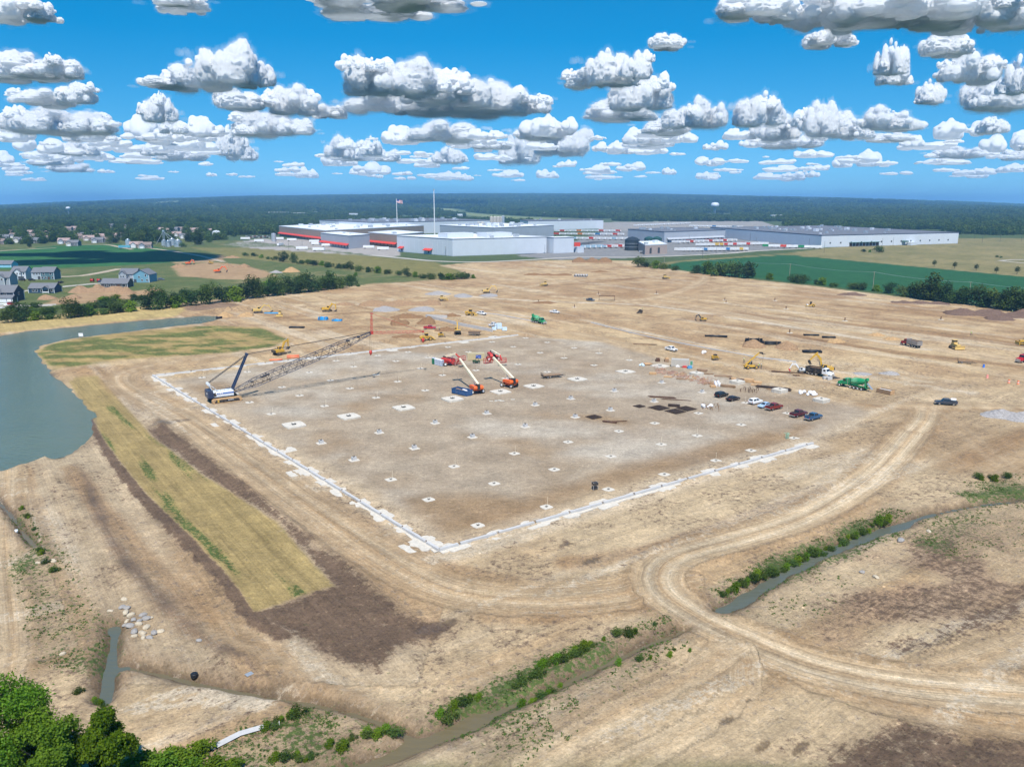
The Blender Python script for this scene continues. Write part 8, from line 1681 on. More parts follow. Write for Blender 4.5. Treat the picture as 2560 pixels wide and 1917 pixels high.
def timber(px, py, L_, W, n, layers, m, ang, label, jitter=0.05, th=0.12):
    r = empty('timber_stack'); g = random.Random(int(px * 7 + py))
    for j in range(layers):
        for k in range(n): b = MB(); b.box((g.uniform(-jitter, jitter) * L_, (k - (n - 1) / 2) * W / n, th / 2 + j * (th + 0.02) + 0.05), (L_ * g.uniform(0.85, 1.0), W / n * 0.86, th), g.uniform(-jitter, jitter)); b.build('plank', m, r)
    return put(r, px, py, ang, None, label, 'timber', 'timber and steel laid beside the haul road')
TS = [(1632, 936, 2.4, 1.4, 5, 5, M_LUMB, -10, 'square yellow timber stack at the left end of the lumber yard'), (1670, 943, 3.0, 1.4, 5, 2, M_LUMB, -14, 'flat yellow timber pallet in front of the lumber yard'), (1701, 948, 2.6, 1.6, 5, 2, M_LUMD, -10, 'brown pallet right of the yellow pallet'), (1820, 968, 4.6, 1.1, 5, 5, M_LUMD, -28, 'long stack of brown beams left of a block footing'), (1783, 968, 1.8, 1.6, 5, 4, M_LUMB, -10, 'short timber crate beside the white drums'), (1834, 949, 1.6, 1.4, 4, 4, M_LUMB, -10, 'small timber crate above the block footing'), (1872, 955, 3.0, 2.4, 6, 7, M_LUMB, -20, 'tall stack of new timber right of the lumber yard'), (1894, 957, 2.6, 1.8, 6, 3, M_LUMB, -20, 'low stack of new timber against the tall one'), (1890, 964, 3.0, 1.4, 5, 2, M_LUMB, -20, 'flat timber stack at the foot of the tall one'), (1807, 942, 6.0, 1.6, 6, 2, M_LUMD, -8, 'dark brown timber spread on the road edge'), (1850, 950, 7.0, 1.2, 5, 2, M_RUST, -24, 'rusty steel bundle running to the tall timber'), (1932, 972, 11.0, 1.6, 6, 4, M_MESH, -27, 'long dark steel bundle beside the haul road'), (1952, 976, 6.0, 1.2, 5, 3, M_MESH, -30, 'dark steel bundle right end beside the white sacks'), (1932, 977, 4.0, 1.0, 4, 2, M_LUMD, -25, 'brown offcuts in front of the long steel bundle'), (1970, 932, 12.0, 0.5, 3, 2, M_RUST, -22, 'long thin rusty bars below the small white excavator'), (1990, 940, 2.4, 0.8, 3, 2, M_RUST, -15, 'short rusty bars below the thin long ones'), (1612, 862, 10.0, 0.7, 3, 2, M_LUMD, -12, 'long brown boards left of the white pickup'), (1755, 928, 3.4, 2.0, 6, 4, M_LUMD, -28, 'dark pallet heap below the track loader'), (1768, 936, 4.0, 0.9, 4, 2, M_LUMD, -20, 'low brown boards right of the pallet heap'), (1655, 1014 - 20, 8.0, 0.9, 4, 2, M_RUST, -16, 'long rusty bars lying above the rebar mats'), (1690, 1000, 9.0, 0.5, 3, 1, M_RUST, -14, 'thin rusty bars behind the rebar mats'), (1524, 1056, 4.0, 0.9, 4, 2, M_RUST, -24, 'dark beams lying right of the small rebar mat'), (1548, 1054, 4.5, 0.6, 3, 1, M_RUST, 10, 'short rusty bars lying right of the dark beams'), (1685, 1016, 3.4, 1.4, 4, 4, M_MESH, -14, 'dark rebar bundles beside the mats')]
for q in TS: timber(q[0], q[1], q[2], q[3], q[4], q[5], q[6], R(q[7]), q[8])
def rebar_mat(px, py, w, h, label):
    r = empty('rebar_mat')
    for k in range(int(w / 0.22)): b = MB(); x = -w / 2 + k * 0.22; b.box((x, 0, 0.10), (0.09, h, 0.07)); b.build('bar', M_MESH, r)
    for k in range(int(h / 0.22)): b = MB(); y = -h / 2 + k * 0.22; b.box((0, y, 0.17), (w, 0.09, 0.07)); b.build('bar', M_MESH, r)
    for k in range(3): pass
    return put(r, px, py, RZ, None, label, 'rebar mat', 'rebar mats on the pad')
rebar_mat(1484, 1043, 3.4, 3.4, 'dark square rebar mat alone on the pad'); rebar_mat(1598, 1016, 2.6, 2.8, 'small dark rebar mat left of the mat group'); rebar_mat(1647, 1020, 4.4, 4.6, 'dark rebar mat, left of the three touching mats'); rebar_mat(1688, 1029, 4.2, 4.4, 'dark rebar mat, front one of the three touching'); rebar_mat(1716, 1022, 4.0, 4.4, 'dark rebar mat, right one of the three touching')
# form panels standing about: many small pieces, one group
def forms():
    g = random.Random(9); root = empty('formwork_yard', P(1735, 955) + (0,), 0, 'scattered pinkish timber formwork frames covering the lumber yard', 'formwork'); bx, by = P(1735, 955)
    mm = mat('pink_formwork', (0.50, 0.30, 0.22), 0.85, var=0.2, scale=2)
    for k in range(120):
        t = g.random(); px = 1640 + 145 * t + g.uniform(-8, 8); py = 926 + 34 * t + g.uniform(-7, 7); x, y = P(px, py); a = RZ + g.choice((0, 1.57)) + g.uniform(-0.15, 0.15); b = MB()
        L_ = g.uniform(0.8, 1.9); h = g.uniform(0.3, 0.9)
        if g.random() < 0.6:
            b.box((0, 0, h), (L_, 0.08, 0.12)); b.box((-L_ / 2, 0, h / 2), (0.08, 0.08, h)); b.box((L_ / 2, 0, h / 2), (0.08, 0.08, h)); b.box((0, 0, h * 0.5), (L_, 0.06, 0.1))
        else: b.box((0, 0, 0.12), (L_, 0.5, 0.14)); b.box((0, 0, 0.22), (L_ * 0.9, 0.12, 0.1))
        o = b.build('form_frame', mm if g.random() < 0.7 else M_LUMB, root); o.location = (x - bx, y - by, 0.02); o.rotation_euler = (0, 0, a)
forms()
def stakes(px, py, n, m, label, sx=34, sy=10, h=0.8):
    g = random.Random(int(px)); x0, y0 = P(px, py); root = empty('form_stakes', (x0, y0, gz(x0, y0)), 0, label, 'stakes')
    for k in range(n): x, y = P(px + g.uniform(-sx, sx), py + g.uniform(-sy, sy)); b = MB(); b.box((0, 0, h / 2), (0.1, 0.1, h)); b.box((0.25, 0, h * 0.9), (0.6, 0.08, 0.1)); o = b.build('stake', m, root); o.location = (x - x0, y - y0, 0); o.rotation_euler = (0, 0, g.uniform(0, 3))
stakes(1873, 977, 22, M_RUST, 'cluster of rusty anchor frames behind the dark red pickup', 24, 6); stakes(1777, 1022, 26, M_LUMD, 'brown anchor bolt templates heaped beside the white sacks', 22, 9, 0.7)
stakes(1965, 1096, 8, mat('pale_green_rods', (0.35, 0.5, 0.35), 0.6), 'pale green upright rods near the end of the front wall', 8, 2, 1.4)
def sack_pile(px, py, n, m, sp, label, cat='sacks', s_=0.55):
    g = random.Random(int(px + py)); x0, y0 = P(px, py); root = empty('sack_pile', (x0, y0, gz(x0, y0)), 0, label, cat)
    for k in range(n):
        bm = bmesh.new(); bmesh.ops.create_icosphere(bm, subdivisions=2, radius=1)
        for v in bm.verts: v.co *= 1 + 0.3 * (g.random() - 0.5)
        me = bpy.data.meshes.new('sack'); bm.to_mesh(me); bm.free(); me.materials.append(m); o = bpy.data.objects.new('sack', me); C.objects.link(o); o.parent = root; o.location = (g.uniform(-sp, sp), g.uniform(-sp, sp) * 0.6, s_ * 0.5 + (0.4 if k % 3 == 0 else 0)); o.scale = (s_ * g.uniform(0.8, 1.4), s_ * g.uniform(0.7, 1.1), s_ * g.uniform(0.6, 0.9)); o.rotation_euler = (0, 0, g.uniform(0, 3))
sack_pile(2006, 984, 5, M_SACK, 0.9, 'white plastic heap, left one beside the haul road'); sack_pile(2030, 987, 9, M_SACK, 1.6, 'white plastic heap, right one beside the haul road'); sack_pile(1767, 1019, 9, M_SACK, 1.2, 'white sacks among the brown templates'); sack_pile(1757, 885, 4, M_SACK, 0.5, 'white sack on a pallet left of the track loader', s_=0.7); sack_pile(1604, 915, 3, M_WRAP, 0.8, 'pale wrapped bundle at the left end of the lumber')
for i, (px, py) in enumerate(((1788, 962), (1795, 961), (1790, 967), (1798, 966))):
    x, y = P(px, py); r = empty('white_drum', (x, y, gz(x, y)), 0, 'white plastic drum beside the brown beams, %s from the left' % ordinal([0, 2, 1, 3][i]), 'drum', 'white drums beside the brown beams'); b = MB(); b.lathe([(0.3, 0), (0.36, 0.1), (0.36, 1.15), (0.3, 1.25)], n=14); b.build('shell', M_SACK, r, True); b = MB(); b.cyl((0, 0, 1.25), (0, 0, 1.3), 0.28, n=12); b.build('lid', M_SACK, r)
for i, (px, py, w, h) in enumerate(((1235, 826, 2.0, 1.3), (1248, 824, 2.2, 2.6), (1261, 827, 2.2, 1.5), (1242, 820, 2.0, 1.8))):
    x, y = P(px, py); r = empty('wrapped_pallet', (x, y, gz(x, y)), 0.2, 'pale blue wrapped pallet, %s from the left before the white work pickup' % ordinal([0, 2, 3, 1][i]), 'pallet', 'pale blue wrapped pallets'); b = MB(); b.box((0, 0, 0.2 + h / 2), (w, 1.6, h)); b.build('load', M_WRAP, r, bevel=0.06); b = MB(); b.box((0, 0, 0.1), (w + 0.1, 1.7, 0.16)); b.build('pallet', M_LUMD, r)
for i, (px, py, h, lab) in enumerate(((1666, 905, 1.7, 'brown crates stacked left of the storage container'), (1644, 905, 1.4, 'rusty tool crate on the white slab'), (1687, 912, 1.9, 'blue water bottle rack beside the storage container'), (1724, 922, 1.1, 'blue covered generator before the storage container'), (1711, 920, 0.7, 'red and white cooler before the storage container'), (1694, 918, 0.8, 'small white compressor before the storage container'), (2052, 943 - 2, 0.5, 'dark flat mat in front of the white dump truck'))):
    m = (M_LUMD, M_RUST, M_WRAP, mat('tarp_blue', (0.10, 0.32, 0.55), 0.6), M_REDM, M_WHITE, M_BLACK)[i]; x, y = P(px, py); r = empty(('crate_stack', 'tool_crate', 'bottle_rack', 'covered_generator', 'cooler', 'compressor', 'floor_mat')[i], (x, y, gz(x, y)), 0.1, lab, ('crate', 'crate', 'rack', 'generator', 'cooler', 'compressor', 'mat')[i]); b = MB()
    if i == 6: b.box((3, -3, 0.12), (3.6, 2.2, 0.2), 0.3)
    else: b.box((0, 0, h * 0.3), (1.6, 1.1, h * 0.55)); 
    b.build('base', m, r, bevel=0.05)
    if i != 6: b = MB(); b.box((0.1, 0, h * 0.76), (1.2, 0.9, h * 0.36)); b.build('top', M_LUMB if i == 0 else m, r, bevel=0.05)
for i, (px, py, lab) in enumerate(((2063, 948, 'grey concrete block, left one before the white dump truck'), (2073, 950, 'grey concrete block, right one before the white dump truck'))):
    x, y = P(px, py); b = MB(); b.box((0, 0, 0.45), (1.7, 1.0, 0.9), 0.2); o = b.build('concrete_block', M_CONC2, bevel=0.05); o.location = (x, y, gz(x, y)); tag(o, lab, 'block', 'concrete blocks by the dump truck')
# formed footing being poured behind the mixer
x, y = P(2213, 984); r = empty('footing_form', (x, y, gz(x, y)), math.atan2(P(2232, 988)[1] - y, P(2232, 988)[0] - x), 'timber footing form receiving concrete behind the green mixer', 'formwork')
for s_ in (-1, 1):
    for k in range(3): b = MB(); b.box((0, s_ * 1.1, 0.3 + 0.42 * k), (4.6, 0.1, 0.38)); b.build('board', M_LUMD, r)
    for k in range(3): b = MB(); b.box((s_ * 2.3, 0, 0.3 + 0.42 * k), (0.1, 2.2, 0.38)); b.build('board', M_LUMB, r)
b = MB(); b.box((0, 0, 0.6), (4.5, 2.1, 0.9)); b.build('concrete', M_CONC2, r)
for i, (px, py, c, lab) in enumerate(((2459, 918, (0.02, 0.13, 0.5), 'blue barrel right of the utility trailer'), (2522, 957, (0.75, 0.16, 0.03), 'orange barrel, left of two near the right edge'), (2545, 960, (0.75, 0.16, 0.03), 'orange barrel, right of two near the right edge'), (2468, 945, (0.7, 0.25, 0.2), 'pink marker barrel left of the orange barrels'))):
    x, y = P(px, py); r = empty('barrel', (x, y, gz(x, y)), 0, lab, 'barrel'); b = MB(); b.lathe([(0.42, 0), (0.42, 0.06), (0.34, 0.1), (0.34, 0.5), (0.32, 0.52), (0.32, 1.0), (0.26, 1.15)], n=14); b.build('shell', mat('barrel%d' % i, c, 0.5), r, True)
    if i in (1, 2): b = MB(); b.lathe([(0.345, 0.3), (0.345, 0.45)], n=14, caps=False); b.lathe([(0.33, 0.7), (0.33, 0.85)], n=14, caps=False); b.build('reflector_band', M_WHITE, r)
# control box and dark shape on the pad and in the ditch
r = empty('equipment_box'); b = MB(); b.box((0, 0, 1.3), (1.1, 0.9, 0.5)); b.box((0, 0, 0.4), (1.0, 0.8, 0.5)); b.build('body', M_BLACK, r)
for (x, y) in ((-0.5, -0.4), (0.5, -0.4), (-0.5, 0.4), (0.5, 0.4)): b = MB(); b.box((x, y, 0.85), (0.08, 0.08, 1.7)); b.build('post', M_STEELG, r)
put(r, 1487, 1224, R(20), None, 'dark equipment box on legs near the front wall', 'box')
r = empty('black_bin'); b = MB(); b.lathe([(0.3, 0), (0.42, 0.2), (0.46, 0.7), (0.4, 0.75)], n=12); b.build('shell', M_PIPEB, r, True); put(r, 485, 1682, 0, None, 'black plastic tub lying in the narrow ditch', 'tub')
r = empty('grey_board'); b = MB(); b.box((0, 0, 0.1), (0.9, 0.7, 0.08), 0.5); b.build('sheet', M_STEELG, r); put(r, 623, 1687, 0.3, None, 'flat grey sheet on the mud above the ditch', 'sheet')
r = empty('white_bucket'); b = MB(); b.lathe([(0.22, 0), (0.28, 0.6)], n=12); b.build('shell', M_WHITE, r, True); put(r, 41, 1326, 0, None, 'pale bucket beside the left edge ditch', 'bucket')
r = empty('site_sign'); b = MB(); b.box((0, 0, 1.4), (1.9, 0.08, 1.4)); b.build('board', M_WHITE, r)
for s_ in (-1, 1): b = MB(); b.box((s_ * 0.8, 0.08, 0.9), (0.1, 0.1, 1.8)); b.build('post', M_LUMB, r)
put(r, 203, 845, 0, None, 'small white site sign on the green peninsula', 'sign')
for i, (px, py) in enumerate(((1496, 736), (1641, 735), (1812, 750), (1815, 757), (1937, 752), (1965, 773), (2112, 803), (1974, 833), (2352, 800), (1436, 768), (1346, 756))):
    x, y = P(px, py); r = empty('survey_stake', (x, y, gz(x, y)), 0, 'survey marker with pale slab, %s from the left on the upper slope' % ordinal(sorted((1496, 1641, 1812, 1815, 1937, 1965, 2112, 1974, 2352, 1436, 1346)).index(px)), 'marker', 'survey markers on the upper slope'); b = MB(); b.box((0, 0, 0.05), (2.4, 1.6, 0.16)); b.build('slab', M_CONC, r); b = MB(); b.box((0, 0, 0.9), (0.35, 0.35, 1.6)); b.build('post', M_RUST, r)
tag(strip('kerb_beam', plp((525, 1875), (600, 1838), (700, 1815)), 0.9, M_CONC2, 0.22), kind='structure')
# small ground litter along the pad
for i, (px, py, w, h, lab) in enumerate(((1255, 1010, 4.0, 1.2, 'white broken slab pieces below the large footings'), (1430, 1017 + 2, 0, 0, ''),)):
    if w == 0: continue
    g = random.Random(4); x0, y0 = P(px, py - 8); root = empty('slab_rubble', (x0, y0, 0.02), RZ * 0.4, lab, 'rubble')
    for k in range(9): b = MB(); b.box((g.uniform(-w / 2, w / 2) * 2, g.uniform(-h / 2, h / 2), 0.1), (g.uniform(0.4, 1.4), g.uniform(0.2, 0.6), 0.16), g.uniform(-0.3, 0.3)); b.build('piece', M_CONC, root)
# ------------------------------------------------------------------ people
def person(px, py, ang, label, vest=True, bend=0.0):
    """standing worker: one continuous skinned body, clothes and hat as children"""
    def skin(name, vs, es, rs, m, parent, root_i=0):
        me = bpy.data.meshes.new(name); me.from_pydata(vs, es, []); me.materials.append(m); o = bpy.data.objects.new(name, me); C.objects.link(o)
        md = o.modifiers.new('skin', 'SKIN'); md.use_smooth_shade = True
        if not me.skin_vertices: bpy.context.view_layer.objects.active = o; 
        sv = me.skin_vertices[0] if me.skin_vertices else None
        if sv is None:
            bm = bmesh.new(); bm.from_mesh(me); bm.verts.layers.skin.verify(); bm.to_mesh(me); bm.free(); sv = me.skin_vertices[0]
        for k, r_ in enumerate(rs): sv.data[k].radius = (r_, r_ * 0.85); sv.data[k].use_root = (k == root_i)
        s2 = o.modifiers.new('sub', 'SUBSURF'); s2.levels = 1; s2.render_levels = 1
        if parent: o.parent = parent
        return o
    r = empty('person')
    V = [(0, 0, 0.95), (0.02 + bend * 0.3, 0, 1.2), (0.03 + bend * 0.6, 0, 1.42), (0.05 + bend * 0.8, 0, 1.56), (0.07 + bend * 0.9, 0, 1.68), (0, 0.1, 0.88), (0.06, 0.12, 0.5), (0.02, 0.13, 0.08), (0.16, 0.13, 0.04), (0, -0.1, 0.88), (-0.05, -0.12, 0.5), (-0.08, -0.13, 0.08), (0.07, -0.13, 0.04), (0.03 + bend * 0.6, 0.2, 1.40), (0.06 + bend * 0.7, 0.28, 1.14), (0.2 + bend * 0.8, 0.24, 0.95), (0.27 + bend * 0.8, 0.22, 0.90), (0.03 + bend * 0.6, -0.2, 1.40), (0.02 + bend * 0.7, -0.29, 1.14), (0.16 + bend * 0.8, -0.26, 0.93), (0.22 + bend * 0.8, -0.25, 0.88)]
    E = [(0, 1), (1, 2), (2, 3), (3, 4), (0, 5), (5, 6), (6, 7), (7, 8), (0, 9), (9, 10), (10, 11), (11, 12), (2, 13), (13, 14), (14, 15), (15, 16), (2, 17), (17, 18), (18, 19), (19, 20)]
    Rr = [0.15, 0.15, 0.15, 0.06, 0.105, 0.095, 0.07, 0.05, 0.04, 0.095, 0.07, 0.05, 0.04, 0.07, 0.052, 0.042, 0.038, 0.07, 0.052, 0.042, 0.038]
    skin('body', V, E, Rr, M_JEAN, r)
    skin('vest', [V[0], V[1], V[2], (V[2][0], 0.17, 1.42), (V[2][0], -0.17, 1.42)], [(0, 1), (1, 2), (2, 3), (2, 4)], [0.17, 0.175, 0.17, 0.085, 0.085], M_VEST if vest else M_NAVY, r)
    b = MB(); b.lathe([(0.02, -0.13), (0.07, -0.11), (0.10, -0.02), (0.095, 0.06), (0.03, 0.12)], (V[4][0] + 0.01, 0, 1.67), 12); h = b.build('head', M_SKIN, r, True); b = MB(); b.lathe([(0.155, 0.02), (0.125, 0.03), (0.12, 0.09), (0.06, 0.15), (0.01, 0.16)], (V[4][0], 0, 1.69), 14); b.build('hard_hat', M_HAT, h, True)
    return put(r, px, py, ang, None, label, 'person', 'workers on the site')
person(1860, 906, 2.5, 'worker in yellow vest behind the telehandler boom'); person(1896, 921, 0.4, 'worker in yellow vest at the front of the telehandler', bend=0.2); person(1903, 922, 3.0, 'worker in yellow vest right of the telehandler'); person(2158, 978, 1.0, 'worker in yellow vest beside the green mixer truck'); person(1098, 828, 0.3, 'worker in yellow vest right of the red pickup'); person(1605, 776, 0.3, 'worker in yellow vest beside the black compact loader'); person(2427, 838, 0.3, 'worker in yellow vest alone on the right slope', bend=0.3); person(1460, 752, 0.3, 'worker in yellow vest left of the dark pickup'); person(2530, 785, 0.3, 'worker in yellow vest by the dark spoil at the right')
# ------------------------------------------------------------------ cumulus clouds: real masses on a layer 1200 m up
CLOUD_BASE = 1150.0
CLOUD_WRAP = 0.9
def cloud_mat():
    m, nt, b = nodes_of('cloud_vapour'); L = nt.links
    # light scatters deep inside vapour, so shading follows a softened normal
    ge = nt.nodes.new('ShaderNodeNewGeometry')
    ad = nt.nodes.new('ShaderNodeVectorMath'); ad.operation = 'ADD'; ad.inputs[1].default_value = (0, 0, CLOUD_WRAP); L.new(ge.outputs['Normal'], ad.inputs[0])
    no = nt.nodes.new('ShaderNodeVectorMath'); no.operation = 'NORMALIZE'; L.new(ad.outputs[0], no.inputs[0])
    d1 = nt.nodes.new('ShaderNodeBsdfDiffuse'); d1.inputs['Color'].default_value = (0.97, 0.975, 0.985, 1); L.new(no.outputs[0], d1.inputs['Normal'])
    d2 = nt.nodes.new('ShaderNodeBsdfTranslucent'); d2.inputs['Color'].default_value = (0.97, 0.98, 0.995, 1)
    mx = nt.nodes.new('ShaderNodeMixShader'); mx.inputs[0].default_value = 0.6; L.new(d1.outputs[0], mx.inputs[1]); L.new(d2.outputs[0], mx.inputs[2])
    L.new(mx.outputs[0], nt.nodes['Material Output'].inputs['Surface'])
    return m
M_CLOUD = cloud_mat()
def ico(sub):
    bm = bmesh.new(); bmesh.ops.create_icosphere(bm, subdivisions=sub, radius=1.0)
    v = np.array([p.co[:] for p in bm.verts]); f = [tuple(p.index for p in q.verts) for q in bm.faces]; bm.free(); return v, np.array(f)
ICO3, ICO2 = ico(4), ico(2)
def n3(p, s):      # cheap 3-D value noise from 2-D slices
    return vnoise(p[:, 0] + 7.3 * p[:, 2], p[:, 1] - 5.1 * p[:, 2], s) * 0.5 + vnoise(p[:, 1] + 3.7 * p[:, 0], p[:, 2] * 1.3 + 11, s + 5) * 0.5 - 0.5
def puff_mesh(name, seed, nb, vox=0.024, smooth=3):
    """unit cumulus lobe: x,y in -1..1, base z=0, top about z=1"""
    g = np.random.RandomState(seed); V = []; Fc = []; o = 0
    blobs = []
    for k in range(nb):
        big = k < nb * 0.3
        a = g.rand() * 2 * math.pi; rr = math.sqrt(g.rand()) * (0.72 if big else 0.92)
        x, y = rr * math.cos(a), rr * math.sin(a)
        top = (1 - rr ** 2) ** 0.7
        r = (0.26 + 0.16 * g.rand()) if big else (0.09 + 0.13 * g.rand())
        z = (0.15 + 0.55 * g.rand()) * top * 0.8 if big else (0.05 + 0.95 * g.rand() ** 0.7) * top * 0.85
        blobs.append((x, y, z, r))
    for (x, y, z, r) in blobs:
        v, f = ICO3 if r > 0.12 else ICO2
        w = v + np.array([x, y, z]) * 3 + seed
        d = 0.8 + 0.8 * np.abs(n3(w * 1.5, seed)) + 0.55 * np.abs(n3(w * 3.7, seed + 3)) + 0.35 * np.abs(n3(w * 8.3, seed + 9))
        q = v * d[:, None] * r + np.array([x, y, z])
        low = q[:, 2] < 0.0
        q[low, 2] = q[low, 2] * 0.15
        V.append(q); Fc.append(f + o); o += len(q)
    V = np.vstack(V); Fc = np.vstack(Fc)
    me = bpy.data.meshes.new(name); me.from_pydata(V.tolist(), [], Fc.tolist())
    tmp = bpy.data.objects.new('tmp', me); C.objects.link(tmp)
    md = tmp.modifiers.new('hull', 'REMESH'); md.mode = 'VOXEL'; md.voxel_size = vox
    m2 = tmp.modifiers.new('soft', 'SMOOTH'); m2.factor = 0.6; m2.iterations = smooth
    bpy.context.view_layer.update()
    hull = bpy.data.meshes.new_from_object(tmp.evaluated_get(bpy.context.evaluated_depsgraph_get()))
    bpy.data.objects.remove(tmp); bpy.data.meshes.remove(me)
    hull.name = name; hull.materials.clear(); hull.materials.append(M_CLOUD); hull.shade_smooth()
    return hull
PUFFS = [puff_mesh('puff', s, n) for s, n in ((3, 34), (11, 26), (23, 42), (37, 20))]
def halo_mesh(src, name, off, amp, seed, m):
    """thin vapour round a lobe: the hull pushed outwards unevenly"""
    me = src.copy(); me.name = name; n = len(me.vertices); co = np.empty(n * 3, np.float32); me.vertices.foreach_get('co', co); co = co.reshape(-1, 3).astype(float)
    nr = np.empty(n * 3, np.float32); me.vertex_normals.foreach_get('vector', nr); nr = nr.reshape(-1, 3)
    d = off + amp * (n3(co * 4.0, seed) + 0.6 * n3(co * 11.0, seed + 4)); co = co + nr * np.maximum(d, 0.012)[:, None]
    me.vertices.foreach_set('co', co.astype(np.float32).ravel()); me.materials.clear(); me.materials.append(m); me.update(); return me
def vapour(name, dens):
    m = bpy.data.materials.new(name); m.use_nodes = True; nt = m.node_tree; nt.nodes.clear(); out = nt.nodes.new('ShaderNodeOutputMaterial'); v = nt.nodes.new('ShaderNodeVolumeScatter')
    v.inputs['Color'].default_value = (0.97, 0.98, 1.0, 1); v.inputs['Density'].default_value = dens; v.inputs['Anisotropy'].default_value = -0.25; nt.links.new(v.outputs[0], out.inputs['Volume']); return m
SOFT = [puff_mesh('soft_puff', s, n, 0.05, 1) for s, n in ((3, 34), (11, 26), (23, 42), (37, 20))]
HALO1 = [halo_mesh(p, 'vapour_edge', 0.045, 0.13, 60 + i, vapour('thin_vapour', 0.0028)) for i, p in enumerate(SOFT)]
HALO2 = [halo_mesh(p, 'vapour_wisp', 0.085, 0.26, 80 + i, vapour('wispy_vapour', 0.0014)) for i, p in enumerate(SOFT)]
def cloud_at(lobes, label, group=None, base=CLOUD_BASE):
    """lobes in the 2211 px view: centre x, base y, half width, height; all stand on the cloud layer"""
    root = None
    for k, (cx, by, hw, h) in enumerate(lobes):
        px, py = cx * S2, by * S2
        dx = (px - CX) / FPX; dy = (CY - py) / FPX
        d = Vector((dx, _cp + dy * _sp, -_sp + dy * _cp)); t = (base - CAM_H) / d.z
        pos = Vector((0, 0, CAM_H)) + d * t; sc_ = t * S2 / FPX
        if root is None:
            root = empty('cumulus_cloud', tuple(pos), 0, label, 'cloud', group or 'cumulus clouds in the sky'); p0 = pos
        o = bpy.data.objects.new('puff', PUFFS[(k + int(cx)) % 4]); C.objects.link(o); o.parent = root
        o.location = pos - p0; o.rotation_euler = (0, 0, (cx * 7 + by * 3) % 6.28)
        o.scale = (hw * sc_ * 0.93, hw * sc_ * 0.93, h * sc_ * 1.12)
        gg = random.Random(int(cx * 3 + by))
        for j in range(3):      # smaller heads riding on the lobe, so no two outlines match
            a_ = gg.uniform(0, 6.28); f_ = gg.uniform(0.28, 0.5); u = bpy.data.objects.new('puff', PUFFS[gg.randrange(4)]); C.objects.link(u); u.parent = root
            u.location = o.location + Vector((math.cos(a_) * hw * sc_ * 0.7, math.sin(a_) * hw * sc_ * 0.5, h * sc_ * gg.uniform(-0.05, 0.55))); u.rotation_euler = (0, 0, gg.uniform(0, 6)); u.scale = (hw * sc_ * f_, hw * sc_ * f_, h * sc_ * f_ * gg.uniform(0.9, 1.5))
        for j in range(2):      # torn wisps beside it
            a_ = gg.choice((0, 3.14)) + gg.uniform(-0.5, 0.5); f_ = gg.uniform(0.15, 0.3); u = bpy.data.objects.new('vapour_edge', HALO1[gg.randrange(4)]); C.objects.link(u); u.parent = root
            u.location = o.location + Vector((math.cos(a_) * hw * sc_ * gg.uniform(0.95, 1.3), math.sin(a_) * hw * sc_ * 0.6, h * sc_ * gg.uniform(-0.1, 0.6))); u.rotation_euler = (0, 0, gg.uniform(0, 6)); u.scale = (hw * sc_ * f_, hw * sc_ * f_, h * sc_ * f_)
        for nm, hs_ in (('vapour_edge', HALO1), ('vapour_wisp', HALO2)):
            q = bpy.data.objects.new(nm, hs_[(k + int(cx)) % 4]); C.objects.link(q); q.parent = root; q.location = o.location; q.rotation_euler = o.rotation_euler; q.scale = o.scale
    return root
